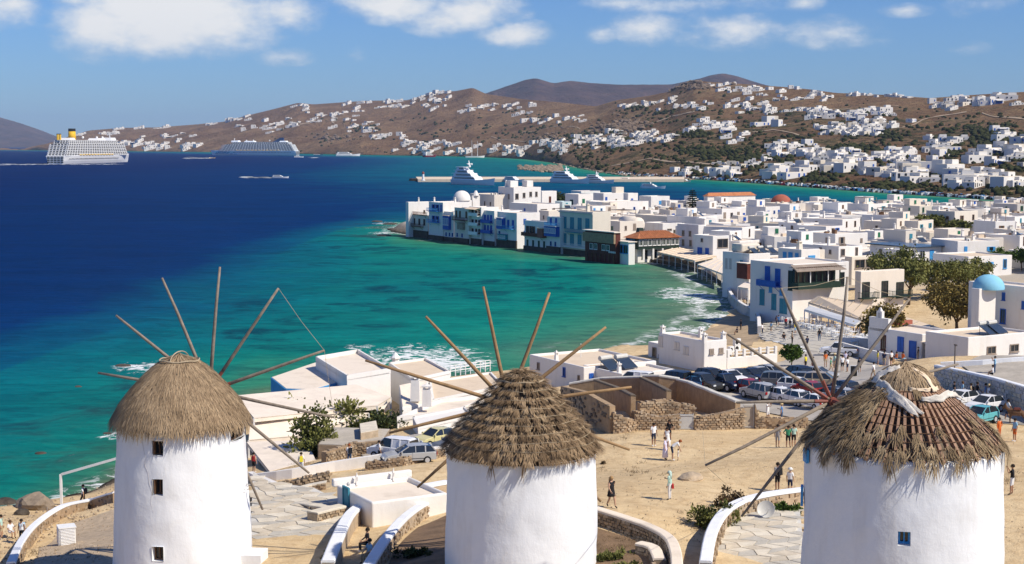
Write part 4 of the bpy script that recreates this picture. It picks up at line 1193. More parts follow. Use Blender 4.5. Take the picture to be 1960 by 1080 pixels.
t, W, D, H = simple('wide white house with pink-red roof strip facing the harbour', 1094, 1112, 1150, 386, 366, 4.5, [('F', .5, .5, 1.0, 1.4, 'glass', GW)], roof='red_dome')
t, W, D, H = simple('tall white block with one slim blue door window on the headland ridge', 1137, 1155, 1201, 396, 370, 5.0, [('F', .12, .5, 1.0, 2.4, 'shut', BW), ('F', .55, .45, .7, 1.2, 'glass', GW)])
hb = MB(); hb.box((W * .8, D * .4, H + 1.1), (4, 3, 2.4)); soften(obj('roof_hut', hb, M['cream_wall'], t))
t, W, D, H = simple('very long white house with a row of dark windows, behind the mansion', 1124, 1155, 1246, 420, 387, 3.6, [('L', .3, .5, 1.0, 1.8, 'glass', BW), ('L', .72, .5, 1.0, 1.8, 'glass', GW), ('F', .13, .5, 1.2, 1.4, 'glass', GW), ('F', .44, .45, .9, 2.0, 'glass', GW), ('F', .68, .6, .8, .9, 'glass', BW), ('F', .90, .6, .8, .9, 'glass', 'red_wood')])
t, W, D, H = simple('white corner house with a single shuttered window above the long white house', 1194, 1202, 1222, 398, 370, 5.0, [('F', .4, .5, .9, 1.6, 'shut', BW)])
t, W, D, H = simple('white harbour house with a turquoise curtain in its porch', 1226, 1246, 1284, 398, 376, 4.6, [('L', .3, .4, .9, 1.0, 'glass', BW), ('F', .5, .45, 1.4, 1.4, 'shut', 'sky_blue_paint')])
t, W, D, H = simple('white house end-on to the harbour with one blue window beside the tall pine', 1268, 1282, 1302, 402, 384, 4.2, [('F', .3, .5, 1.2, 1.4, 'shut', BW)])
t, W, D, H = simple('long cream building with a blank grey wall beside the tall pine', 1225, 1287, 1326, 452, 415, 2.4, [], 'cream_wall', 'roof_white')
t, W, D, H = simple('white house with a curved gable behind the dark red timber house', 1160, 1186, 1234, 470, 424, 1.6, [('F', .25, .72, .7, 1.2, 'glass', GW), ('F', .62, .76, 1.0, 1.8, 'shut', GW), ('L', .5, .7, 1.0, 1.0, 'glass', 'green_paint')], 'warm_white')
gb = MB(); gb.tube([(W * .8, .1, H - 1.2), (W * .8, D, H - 1.2)], 2.2, 14); obj('vault', gb, M['warm_white'], t, smooth=True)
t, W, D, H = simple('house with a flat brown felt roof behind the red timber house', 1138, 1166, 1196, 452, 421, 2.0, [], 'cream_wall', 'canvas_grey')
t, W, D, H = simple('bright white cube with a dark slot window behind the orange tiled roof', 1238, 1268, 1308, 468, 428, 1.8, [('F', .35, .7, 1.6, .5, 'glass', GW), ('F', .6, .6, .7, 1.0, 'glass', GW)])
t, W, D, H = simple('tall white house with a blank shaded wall and four small dark windows above the awnings', 1302, 1336, 1352, 486, 431, 1.8, [('L', .3, .68, 1.0, 1.4, 'glass', GW), ('L', .62, .68, 1.0, 1.4, 'glass', GW), ('L', .3, .35, 1.0, 1.6, 'glass', GW), ('L', .65, .35, 1.0, 1.6, 'glass', GW)])
t, W, D, H = simple('white stepped house with a railed roof terrace below the tall pine', 1318, 1344, 1386, 458, 412, 2.2, [('F', .2, .7, .9, 1.8, 'glass', BW), ('F', .5, .72, 1.2, 1.6, 'glass', GW), ('L', .5, .7, 1.0, 1.2, 'glass', BW)])
t, W, D, H = simple('white house with tall blue doors and a wide dark veranda beside the awnings', 1333, 1364, 1398, 500, 452, 2.0, [('F', .6, .70, 3.2, 2.2, 'glass', GW), ('L', .45, .80, .9, .9, 'glass', GW), ('L', .72, .30, 1.4, 2.4, 'shut', BW), ('L', .35, .30, 1.8, 2.4, 'shut', BW)])
t, W, D, H = simple('long harbour building under an orange tiled roof', 1348, 1354, 1455, 404, 376, 3.0, [('F', .15, .4, 1.0, 1.8, 'shut', BW), ('F', .5, .45, 1.0, 1.2, 'glass', GW), ('F', .78, .45, 1.0, 1.2, 'glass', GW)], 'whitewash', 'orange_roof')
ro = MB(); ro.add([(-.4, -.4, H), (W + .4, -.4, H), (W + .4, D + .4, H), (-.4, D + .4, H), (1.5, D / 2, H + 1.4), (W - 1.5, D / 2, H + 1.4)], [(0, 1, 5, 4), (1, 2, 5), (2, 3, 4, 5), (3, 0, 4), (3, 2, 1, 0)]); obj('tiled_roof', ro, M['orange_roof'], t)
t, W, D, H = simple('white church under a big red dome', 1474, 1487, 1522, 418, 395, 3.2, [('F', .5, .4, .8, 1.3, 'glass', GW)], cat='church', name='domed_church')
dm = MB(); dm.lathe([(3.7, 0), (3.7, 1.2)], 24, (W * .45, D * .4, H - .2)); obj('drum', dm, M['warm_white'], t, smooth=True)
dm = MB(); dm.lathe([(3.75, 0), (3.6, 1.0), (3.1, 1.9), (2.3, 2.6), (1.2, 3.1), (.02, 3.25)], 24, (W * .45, D * .4, H + 1.0)); obj('dome', dm, M['red_dome'], t, smooth=True)
t, W, D, H = simple('white church annexe with a round drum in front of the red dome', 1395, 1412, 1476, 432, 398, 3.0, [('F', .2, .6, .9, 1.2, 'shut', BW), ('F', .85, .5, .9, 1.4, 'glass', GW), ('L', .5, .5, .8, 1.2, 'glass', GW)])
t, W, D, H = simple('ochre stone house standing bare among the white roofs', 1610, 1622, 1634, 474, 447, 3.2, [('F', .4, .7, .6, .8, 'glass', BK), ('F', .4, .25, .6, .8, 'glass', BK)], 'ochre_wall', 'roof_beige')

# --- round the beach and the table square
t, W, D, H = simple('tall house on the beach with a blue-shaded wall and a sunlit end', 1392, 1433, 1478, 562, 486, 1.4, [('L', .72, .62, .8, 3.0, 'shut', 'teal_paint'), ('L', .86, .60, .6, 2.4, 'shut', 'teal_paint'), ('L', .95, .60, .5, 2.4, 'shut', 'teal_paint'), ('L', .15, .7, .6, 2.0, 'shut', 'grey_wall'), ('L', .3, .7, .6, 2.0, 'shut', 'grey_wall')], 'whitewash', 'roof_beige')
hb = MB(); hb.box((W * .6, D * .6, H + .8), (W * .9, D * .4, 1.8)); soften(obj('roof_hut', hb, M['cream_wall'], t), .4)
for k in range(3): solar(t, W * .5 + k * 2.2, D * .2, H - .3, .3)
bay(t, 'L', D * .98, H * .38, W, D, 3.2, 3.0, 1.6, 'red_wood', 'canvas_white', False)
t, W, D, H = simple('big corner house with a dark blue balcony and a glazed dark veranda over the square', 1452, 1516, 1640, 604, 506, 2.4, [('L', .42, .73, 1.3, 3.0, 'shut', BW), ('L', .66, .70, 1.3, 3.0, 'shut', BW), ('L', .3, .28, 1.2, 2.6, 'shut', 'teal_paint'), ('L', .58, .22, 1.2, 2.6, 'shut', 'teal_paint'), ('L', .80, .16, 1.8, 2.4, 'shut', 'teal_paint'), ('L', .5, .45, .8, .9, 'shut', 'sky_blue_paint'), ('L', .75, .42, .8, .9, 'shut', 'sky_blue_paint'), ('L', .95, .68, 1.0, 3.2, 'glass', 'dark_green_paint')], 'whitewash', 'roof_white')
balcony(t, 'L', D * .52, H * .53, W, D, D * .46, 1.3, BW, True); BH = t; BW_, BD, BHH = W, D, H
vz = H * .52; vh = H * .42; vw = W * .74
vd = MB(); vd.box((vw / 2 - .2, -.8, vz + vh * .14), (vw, 1.7, vh * .28)); v = obj('veranda', vd, M['dark_green_paint'], t)
vb = MB(); vb.box((vw / 2 - .2, -.3, vz + vh * .6), (vw - .3, .6, vh * .62)); obj('veranda_glass', vb, M['dark_glass'], v)
for k in range(8):
    pb = MB(); pb.box((-.15 + k * (vw - .1) / 7, -1.55, vz + vh * .6), (.14, .14, vh * .66)); obj('post', pb, M['white_metal' if k % 3 == 2 else 'dark_green_paint'], v)
vr = MB(); vr.add([(-1.0, -2.2, vz + vh * .86), (vw + .6, -2.2, vz + vh * .86), (vw + .2, .2, vz + vh * 1.12), (-.4, .2, vz + vh * 1.12), (-1.0, -2.2, vz + vh * .83), (vw + .6, -2.2, vz + vh * .83)], [(0, 1, 2, 3), (0, 4, 5, 1), (0, 3, 4), (1, 5, 2)]); r_ = obj('veranda_roof', vr, M['grey_wood'], v)
for k in range(22):
    sl = MB(); x = -.9 + k * (vw + 1.4) / 22; sl.box((x + .3, -1.0, vz + vh * 1.0), (.04, 2.5, .05)); o = obj('roof_lath', sl, M['brown_wood'], r_); o.rotation_euler = (0, 0, 0); o.location = (0, 0, 0)
window(t, 'F', W * .88, H * .66, W, D, .9, 2.2, 'glass', 'dark_green_paint')
t, W, D, H = simple('white roof cabin with a blue door and three blue shutters above the corner house', 1499, 1533, 1574, 520, 478, 7.2, [('L', .3, .62, .9, 1.6, 'shut', 'sky_blue_paint'), ('L', .82, .62, .9, 1.6, 'shut', 'sky_blue_paint'), ('F', .55, .5, 1.6, 1.7, 'shut', 'sky_blue_paint')])
door(t, 'L', D * .55, W, D, H * .18, 1.1, 2.6, 'sky_blue_paint'); chimney(t, W * .4, D * .4, H - .3, 1.2, .9, 'cream_wall')
t, W, D, H = simple('white house wall with a dark iron balcony behind the tall feathery trees', 1638, 1646, 1745, 600, 520, 3.0, [('F', .12, .55, 1.6, 2.6, 'glass', 'dark_green_paint'), ('F', .55, .55, 1.4, 2.6, 'glass', 'dark_green_paint'), ('F', .9, .5, 1.6, 2.6, 'glass', 'dark_green_paint')], 'warm_white')
balcony(t, 'F', W * .13, H * .36, W, D, 3.6, 1.2, 'dark_green_paint'); balcony(t, 'F', W * .85, H * .36, W, D, 4.5, 1.2, 'dark_green_paint')
t, W, D, H = simple('open roof pergola house with a pale flat canopy above the feathery trees', 1620, 1630, 1690, 520, 492, 7.0, [('F', .3, .5, 2.4, 1.6, 'glass', GW), ('F', .7, .5, 2.4, 1.6, 'glass', GW)], 'cream_wall', 'roof_beige')
t, W, D, H = simple('low pavilion under a dark blue-grey flat roof with pale blue doors', 1690, 1752, 1812, 505, 474, 5.0, [('F', .25, .5, 1.6, 2.0, 'glass', 'white_metal'), ('F', .62, .5, 1.2, 2.0, 'shut', 'sky_blue_paint'), ('L', .3, .5, 2.6, 1.8, 'glass', 'white_metal')], 'whitewash', 'solar')
rf = MB(); rf.box((W / 2, D / 2, H + .05), (W + 1.6, D + 1.6, .22)); obj('flat_roof', rf, M['solar'], t)
t, W, D, H = simple('tall white church block under a pale blue dome', 1862, 1872, 1912, 640, 553, 6.2, [], cat='church', name='domed_church')
dm = MB(); dm.lathe([(1.95, -.2), (1.98, 0), (1.88, .55), (1.6, 1.0), (1.15, 1.38), (.6, 1.6), (.02, 1.68)], 28, (W * .78, D * .5, H)); obj('dome', dm, M['blue_dome'], t, smooth=True)
t, W, D, H = simple('house with a violet-grey shaded wall and dark blue windows under the pale blue dome', 1897, 1985, 2040, 640, 552, 6.4, [('L', .2, .80, .5, 1.0, 'shut', 'blue_paint'), ('L', .2, .42, .9, 1.9, 'glass', 'blue_paint'), ('L', .52, .74, .5, 1.0, 'shut', 'blue_paint'), ('L', .52, .30, .9, 1.9, 'glass', 'blue_paint'), ('L', .8, .6, .5, 1.0, 'shut', 'blue_paint')])
# chapel with blue door, a courtyard and canopies
t, W, D, H = simple('little white chapel with a blue door and shutter and a tiny bell gable', 1690, 1764, 1850, 690, 640, 5.2, [('L', .62, .50, 1.0, 1.7, 'shut', 'blue_paint'), ('L', .30, .45, .8, 1.8, 'glass', 'red_wood')], cat='chapel', name='chapel')
door(t, 'L', D * .84, W, D, .1, 1.1, 2.0, 'blue_paint')
bg_ = MB(); bg_.prism([(.0, D * .62), (.5, D * .62), (.5, D * .98), (.0, D * .98)], H - .4, H + 1.2); bg_.box((.25, D * .80, H + 1.5), (.4, .9, 1.0)); bg_.box((.25, D * .80, H + 2.2), (.4, .5, .45), taper=.3); obj('bell_gable', bg_, M['whitewash'], t)
bo = MB(); bo.box((.25, D * .8, H + 1.5), (.44, .4, .6)); obj('bell_opening', bo, M['grey_wall'], t)
rp = MB(); rp.box((W * .55, D * .9, H + .25), (W, .4, .5)); obj('roof_ridge', rp, M['red_dome'], t)
cv = MB(); cv.add([(-.3, -3.6, H * .48), (W * .95, -3.6, H * .48), (W * .95, .0, H * .72), (-.3, 0, H * .72), (-.3, -3.6, H * .45), (W * .95, -3.6, H * .45)], [(0, 1, 2, 3), (0, 4, 5, 1)]); obj('canopy', cv, M['canvas'], t)
for k in range(4):
    ps = MB(); ps.tube([(W * .31 * k, -3.4, -1), (W * .31 * k, -3.4, H * .47)], .07, 6); obj('canopy_post', ps, M['white_metal'], t)
cw = MB(); cw.box((W * .45, -3.7, .2), (W * 1.1, .3, 2.2)); soften(obj('courtyard_wall', cw, M['whitewash'], t))
t, W, D, H = simple('long white farmhouse with a solar heater behind the chapel courtyard', 1796, 1852, 2010, 694, 646, 6.0, [('F', .35, .4, 1.4, .9, 'glass', GW), ('F', .7, .4, 1.4, .9, 'glass', GW)], roof='roof_beige')
solar(t, W * .5, D * .3, H - .3, .2); solar(t, W * .64, D * .3, H - .3, .2)

# --- beach-side buildings near the ruin
t, W, D, H = simple('flat-roofed white house at the sea edge with a small tower aerial', 1014, 1117, 1266, 741, 703, 4.3, [('L', .18, .5, .5, .8, 'glass', GW), ('L', .66, .52, .5, 1.0, 'glass', BW), ('L', .92, .4, .4, .6, 'glass', GW), ('F', .1, .45, .5, .9, 'shut', BW), ('F', .42, .5, .5, .9, 'glass', GW), ('F', .78, .42, .7, .7, 'glass', GW)], roof='roof_beige', name='beach_house')
ds = MB(); ds.lathe([(.02, 0), (.3, .05), (.5, .18)], 16, (0, 0, 0)); o = obj('satellite_dish', ds, M['tank'], t, (W * .86, -.5, H * .6)); o.rotation_euler = (R(70), 0, R(20))
an = MB(); an.tube([(W * .5, D * .7, H - .3), (W * .5, D * .7, H + 1.3)], .035, 5); obj('aerial', an, M['white_metal'], t); chimney(t, .8, D * .6, H - .3, .7, .4)
t, W, D, H = simple('white beach house with a terrace of air conditioners and four stub chimneys', 1272, 1347, 1395, 718, 653, 4.4, [('F', .32, .68, .6, .6, 'shut', GW), ('F', .74, .68, .6, .6, 'shut', GW), ('L', .42, .7, .9, .9, 'shut', 'warm_white'), ('L', .62, .62, .9, .9, 'shut', 'warm_white'), ('L', .05, .75, .8, 1.2, 'shut', 'warm_white')], roof='roof_beige', name='beach_house')
for x, y in ((.25, .25), (W - .3, .3), (.3, D - .4), (W - .4, D * .5)): chimney(t, x, y, H - .3, .7, .5)
tw, TW, TD = MB(), W * 2.3, D * .5
tw.box((W + TW / 2 + .02, TD / 2, .2), (TW, TD, 3.0)); soften(obj('terrace', tw, M['whitewash'], t))
tf = MB(); tf.box((W + TW / 2, TD / 2, 1.72), (TW - .5, TD - .5, .05)); obj('terrace_floor', tf, M['ochre_wall'], t)
for k in range(7):
    ps = MB(); ps.box((W + .3 + k * (TW - .5) / 6, .15, 2.1), (.3, .3, .9)); obj('post', ps, M['whitewash'], t)
for z in (2.05, 2.4):
    rl = MB(); rl.box((W + TW / 2, .15, z), (TW - .3, .09, .10)); obj('rail', rl, M['whitewash'], t)
ac_unit(t, W + .9, 1.0, 1.8); ac_unit(t, W + 2.6, TD * .6, 1.8, .4); ac_unit(t, W + 4.0, TD * .75, 1.8, .1); ac_unit(t, W + 4.0, TD * .75, 2.55, .1)
t, W, D, H = simple('low white annexe with a flat roof at the sea end of the beach house', 1244, 1272, 1322, 706, 660, 3.6, [('L', .4, .6, .8, 1.2, 'glass', GW), ('L', .75, .45, .6, .6, 'glass', GW)], roof='roof_beige', name='beach_house')
t, W, D, H = simple('low flat white roof between the parked van and the sea-edge house', 1120, 1190, 1300, 746, 716, 4.6, [], roof='roof_white', name='beach_house')
chimney(t, W * .1, D * .2, H - .3, .8, .4)
for k in range(2): solar(t, W * .2 + k * 2.0, D * .55, H - .3, .2)
# ------------------------------------------------------------------ the rest of the town: one house after another over the low ground
KEEP = [(1100, 1420, 395, 690), ]
LANDMARKS = [((1325, 400), 'near the tall pine'), ((1497, 385), 'near the red dome'), ((1400, 375), 'near the orange harbour roof'), ((1622, 460), 'near the ochre house'), ((1770, 420), 'near the trees amid the roofs'),
             ((1720, 510), 'behind the feathery trees'), ((1840, 500), 'behind the brown-green tree'), ((1920, 500), 'behind the pale blue dome'), ((1545, 480), 'above the corner house'), ((1420, 460), 'above the beach'),
             ((1240, 400), 'on the headland'), ((1950, 400), 'at the far harbour edge'), ((1700, 395), 'at the far harbour edge'), ((1580, 400), 'at the far harbour edge'), ((1900, 450), 'in the right part of town'), ((1650, 430), 'in the middle of town'), ((1480, 430), 'between pine and ochre house')]
def near_mark(px, py):
    return min(LANDMARKS, key=lambda l: ((l[0][0] - px) ** 2 + (2 * (l[0][1] - py)) ** 2))[1]
town_polygon = [P(x, y, 2.5).to_2d() for x, y in [(1240, 455), (1330, 470), (1400, 500), (1500, 530), (1640, 560), (1760, 560), (1890, 575), (2080, 600)]] + [Vector((330, 600)), Vector((230, 612)), Vector((150, 606)), Vector((60, 612)), Vector((10, 585)), Vector((0, 545)), Vector((14, 480))]
TREE_SPOTS = [(1325, 405, 5.5), (1062, 385, 5), (1770, 430, 6), (1830, 440, 6), (1695, 545, 6), (1738, 540, 6), (1840, 590, 8), (1800, 540, 7), (1850, 525, 7), (1915, 500, 4), (1953, 503, 4)]
tree_foot = []
for x, y, r in TREE_SPOTS: 
    q = PG(x, y + 20); tree_foot.append((q.x, q.y, r))
rg = random.Random(31)
cand = []
yy = 292.0
while yy < 615:
    step = 13.0 + (yy - 290) * .012
    xx = -40.0
    while xx < 300:
        cand.append((xx + rg.uniform(-1.5, 1.5), yy + rg.uniform(-4, 4)))
        xx += rg.uniform(7.5, 11.0)
    yy += step
placed = 0
used_labels = {}
WCOL = ['blue_paint', 'sky_blue_paint', 'grey_wood', 'brown_wood', 'blue_paint', 'green_paint', 'teal_paint']
WNAME = {'blue_paint': 'dark blue', 'sky_blue_paint': 'bright blue', 'grey_wood': 'grey', 'brown_wood': 'brown', 'green_paint': 'green', 'teal_paint': 'teal'}
poly_in = lambda x, y: bool(inside(np.array([x]), np.array([y]), town_polygon)[0])
FILL = []
for (x, y) in cand:
    if not poly_in(x, y): continue
    if placed >= 262: break
    W = rg.uniform(6.5, 12.0); D = rg.uniform(8, 15); r = .5 * math.hypot(W, D) * .80
    if any((x - a) ** 2 + (y - b) ** 2 < (r + c) ** 2 * .66 for a, b, c in FOOT): continue
    if any((x - a) ** 2 + (y - b) ** 2 < (r * .7 + c) ** 2 for a, b, c in tree_foot): continue
    px, py = pix((x, y, 6))
    if px > 2060 or px < 990: continue
    if (1640 < px < 1900 and y < 292) or (1385 < px < 1660 and y < 300): continue
    H = rg.choice([3.2, 3.6, 4.0, 4.6, 5.6, 6.2, 3.4]) + rg.uniform(-.3, .4)
    if y > 540: H = min(H, rg.uniform(3.2, 5.0))
    mat = rg.choices(['whitewash', 'warm_white', 'cream_wall', 'aqua_wall', 'grey_wall'], [58, 28, 9, 2, 3])[0]
    roof = rg.choices(['roof_white', 'roof_beige', 'whitewash', 'concrete'], [46, 38, 8, 8])[0]
    z = g1(x, y); rot = R(rg.choice([30, 30, 24, 38, 12, 50])) + rg.uniform(-.08, .08)
    root = thing('town_house', 'x', 'house', (x, y, z), rot)
    # origin at centre: shift pieces
    hold = root
    ox, oy = -W / 2, -D / 2
    mbb = body(W, D, H); mbb.v = [(a + ox, b + oy, c) for a, b, c in mbb.v]
    hue = obj('wall', mbb, M[mat], root); soften(hue, .10)
    roof_slab(root, W, D, H, roof, at=(ox, oy))
    wc = rg.choice(WCOL); nwin = 0; feats = []
    def put(face, u, zz, w, h, kind, fr):
        o = window(root, face, u, zz, W, D, w, h, kind, fr)
        o.location = (o.location.x + ox, o.location.y + oy, o.location.z)
    fl = [1.7] + ([4.5] if H > 5.2 else [])
    for zz in fl:
        zz = min(zz + (H - 3.4 if H < 5 else 0), H - 1.2)
        n = rg.choice([1, 2, 2, 3]); k0 = rg.random()
        for k in range(n):
            put('F', W * (k + .5 + rg.uniform(-.15, .15)) / n, zz, rg.choice([.7, .9, 1.1]), rg.choice([.9, 1.2, 1.5, 1.9]), rg.choice(['glass', 'shut', 'glass', 'open']), wc); nwin += 1
        n = rg.choice([0, 1, 2])
        for k in range(n):
            put('L', D * (k + .5 + rg.uniform(-.15, .15)) / n, zz, rg.choice([.7, .9]), rg.choice([.9, 1.2, 1.5]), rg.choice(['glass', 'shut']), wc); nwin += 1
    if rg.random() < .42:
        uw, ud, uh = W * rg.uniform(.35, .6), D * rg.uniform(.3, .55), rg.uniform(2.2, 3.0)
        ux, uy = ox + rg.choice([.3, W - uw - .3]), oy + D - ud - .4
        ub = body(uw, ud, uh, .22, .2, 0); ub.v = [(a + ux, b + uy, c + H - .32) for a, b, c in ub.v]
        soften(obj('upper_room', ub, M[mat], root), .08); feats.append('upper room')
        o = link('window', win_mesh(.8, 1.1, 'shut', wc), root, (ux + uw / 2, uy - .02, H + uh * .45))
    if rg.random() < .55:
        chimney(root, ox + rg.uniform(.5, W - .5), oy + rg.uniform(D * .3, D - .5), H - .3, rg.choice([.9, 1.2, 1.6]), rg.choice([.4, .5, .6])); feats.append('white chimney')
    if rg.random() < .22: solar(root, ox + W * rg.uniform(.3, .7), oy + D * rg.uniform(.2, .4), H - .3, rg.uniform(-.3, .5)); feats.append('solar heater')
    if rg.random() < .35: ac_unit(root, ox + W * rg.uniform(.2, .8), oy + D * rg.uniform(.1, .7), H - .28, rg.uniform(-1, 1))
    for k in range(rg.choice([0, 1, 1, 2, 3])):
        cw_, ch_ = rg.uniform(.5, 1.6), rg.uniform(.3, 1.1)
        cb_ = MB(); cb_.box((0, 0, ch_ / 2), (cw_, rg.uniform(.5, 1.4), ch_)); cb_.box((0, 0, ch_ + .04), (cw_ * 1.1, .5, .08))
        link('roof_box', cb_.mesh('roof_box', M[rg.choice(['tank', 'grey_wood', 'concrete', 'warm_white', 'roof_beige', 'brown_wood'])]), root, (ox + W * rg.uniform(.15, .85), oy + D * rg.uniform(.1, .9), H - .3), rg.uniform(0, 2))
    if rg.random() < .14:
        aw = awning(root, 'F', W * .5, min(2.5, H - .6), W, D, W * .7, 2.0, rg.choice(['canvas', 'canvas_white', 'canvas_grey']), .4); aw.location = (aw.location.x + ox, aw.location.y + oy, aw.location.z); feats.append('awning')
    if rg.random() < .12:
        pg_ = MB(); pw = W * .5
        for k in range(7): pg_.box((ox + .6 + k * pw / 6, oy + D * .35, H + 2.0), (.09, D * .5, .09))
        for a in (.6, .6 + pw):
            for b in (.12, .58): pg_.box((ox + a, oy + D * b, H + .85), (.12, .12, 2.2))
        obj('roof_pergola', pg_, M['grey_wood'], root); feats.append('roof pergola')
    if rg.random() < .2:
        sw = MB(); sw.box((ox + W + .6, oy + D * .4, H * .3), (1.2, D * .5, H * .6)); soften(obj('outside_stair', sw, M[mat], root), .08)
    colour = {'whitewash': 'white', 'warm_white': 'off-white', 'cream_wall': 'cream', 'aqua_wall': 'pale aqua', 'grey_wall': 'grey'}[mat]
    px, py = pix((x, y, H))
    nt = ['no', 'one', 'two', 'three', 'four', 'five', 'six', 'seven', 'eight', 'nine', 'ten']
    label = f"{'two-storey' if len(fl) > 1 else 'low'} {colour} house, {nt[min(nwin, 10)]} {WNAME[wc]} windows" + (f", {feats[0]}" if feats else '') + f", {near_mark(px, py)}"
    if len(label.split()) > 12 and feats: label = label.replace(f', {feats[0]}', '')
    root['label'] = label; root['group'] = 'town houses ' + near_mark(px, py); FILL.append((root, label, px, py)); FOOT.append((x, y, r)); placed += 1
dup = {}
for r_, l, px, py in FILL: dup.setdefault(l, []).append((px, r_))
for l, rs in dup.items():
    if len(rs) > 1:
        rs.sort(key=lambda i: i[0])
        for k, (_, r_) in enumerate(rs): r_['label'] = l + ', ' + ('left' if k == 0 else 'right' if k == len(rs) - 1 else 'middle') + ' one'
for r_, l, px, py in FILL:
    if len(r_['label'].split()) > 16: r_['label'] = r_['label'].replace('two-storey ', '')
# ------------------------------------------------------------------ houses over the far hills
def hp(px, py):
    ys = float(lerp_tab(SHORE, px)); yk = float(lerp_tab(SKYL, px))
    t = min(1.0, max(.004, (ys - py) / (ys - yk)))
    x, y, z = hill_surface(np.array([float(px)]), np.array([t]))
    return Vector((float(x[0]), float(y[0]), float(z[0])))
CLUST = [(190, 255, 45, 8, 10, 8, 'on the low end of the far coast'), (270, 245, 45, 3, 8, 8, 'on the low end of the far coast'), (262, 279, 28, 5, 6, 14, 'behind the yellow-funnelled ship'), (320, 270, 50, 9, 10, 9, 'between the two cruise ships'), (330, 283, 45, 4, 8, 11, 'between the two cruise ships'),
         (445, 226, 45, 6, 9, 8, 'above the blue-funnelled ship'), (500, 247, 60, 8, 12, 9, 'above the blue-funnelled ship'), (575, 207, 12, 5, 4, 8, 'on the far brown hilltop'), (560, 238, 50, 12, 14, 8, 'above the blue-funnelled ship'), (630, 222, 50, 10, 14, 8, 'on the brown hill in the distance'),
         (680, 242, 40, 12, 14, 9, 'on the brown hill in the distance'), (720, 205, 60, 8, 14, 8, 'on the brown hill in the distance'), (800, 192, 60, 5, 12, 8, 'on the ridge left of the dark mountain'), (832, 180, 25, 5, 10, 7, 'on the ridge left of the dark mountain'), (880, 204, 70, 7, 12, 9, 'below the dark mountain'), (980, 205, 40, 8, 8, 9, 'below the dark mountain'),
         (745, 266, 32, 5, 9, 10, 'above the ferry port'), (820, 280, 60, 8, 16, 10, 'above the ferry port'), (845, 292, 50, 3, 8, 11, 'along the ferry port'), (930, 286, 40, 6, 8, 10, 'beside the two-masted ship'), (1050, 228, 60, 9, 14, 9, 'on the middle slope'), (1025, 286, 55, 12, 20, 11, 'behind the rocky point'),
         (1100, 277, 50, 12, 24, 11, 'behind the rocky point'), (1160, 274, 30, 10, 14, 12, 'above the harbour mouth'), (1205, 270, 35, 16, 26, 13, 'above the harbour mouth'), (1250, 266, 40, 14, 18, 14, 'above the harbour mouth'),
         (1230, 205, 40, 8, 10, 10, 'on the crag slope'), (1320, 200, 50, 8, 10, 10, 'on the crag slope'), (1380, 165, 25, 4, 5, 9, 'under the far pointed peak'), (1450, 177, 70, 9, 16, 10, 'high on the right hill'), (1540, 187, 60, 9, 14, 10, 'high on the right hill'), (1420, 203, 60, 12, 16, 12, 'high on the right hill'), (1500, 214, 60, 10, 14, 12, 'high on the right hill'),
         (1360, 247, 40, 14, 14, 15, 'in the green folds'), (1410, 265, 30, 14, 8, 16, 'in the green folds'), (1480, 240, 25, 6, 4, 22, 'alone in green folds'), (1580, 227, 35, 10, 10, 15, 'in the densest hill cluster'), (1640, 242, 50, 24, 36, 17, 'in the densest hill cluster'), (1600, 257, 40, 11, 14, 17, 'in the densest hill cluster'),
         (1690, 238, 50, 12, 14, 18, 'in the densest hill cluster'), (1520, 291, 50, 11, 14, 21, 'above the harbour road'), (1580, 302, 50, 9, 12, 23, 'above the harbour road'), (1650, 306, 50, 9, 12, 23, 'above the harbour road'), (1705, 302, 40, 8, 8, 25, 'above the harbour road'), (1765, 302, 60, 15, 14, 25, 'above the harbour road'), (1800, 278, 40, 10, 8, 23, 'below the green grove'),
         (1880, 195, 60, 9, 14, 22, 'on the right skyline'), (1820, 206, 40, 8, 7, 19, 'on the right skyline'), (1925, 302, 60, 17, 14, 30, 'at the right harbour end'), (1945, 270, 30, 14, 8, 30, 'below the green grove'), (1690, 184, 60, 3, 10, 11, 'on the long right ridge'), (1340, 331, 50, 4, 12, 18, 'along the far harbour front'), (1450, 336, 60, 4, 8, 32, 'along the far harbour front'),
         (1560, 326, 60, 6, 9, 30, 'along the far harbour front'), (1680, 332, 80, 8, 14, 32, 'along the far harbour front'), (1820, 338, 80, 8, 14, 34, 'along the far harbour front'), (1900, 352, 60, 8, 10, 36, 'along the far harbour front'), (1420, 316, 60, 6, 8, 17, 'along the far harbour front')]
plain('far_white', (.70, .68, .65), .9, .05, .02)
plain('far_cream', (.66, .60, .50), .9, .06, .02)
FV = []
FVN = ['low white cube house', 'stepped white house of two blocks', 'long white house with an upper room', 'tall white house with a terrace wall', 'white terraced house of three blocks', 'cream cube house', 'white house with a shaded porch', 'white house with a row of dark windows']
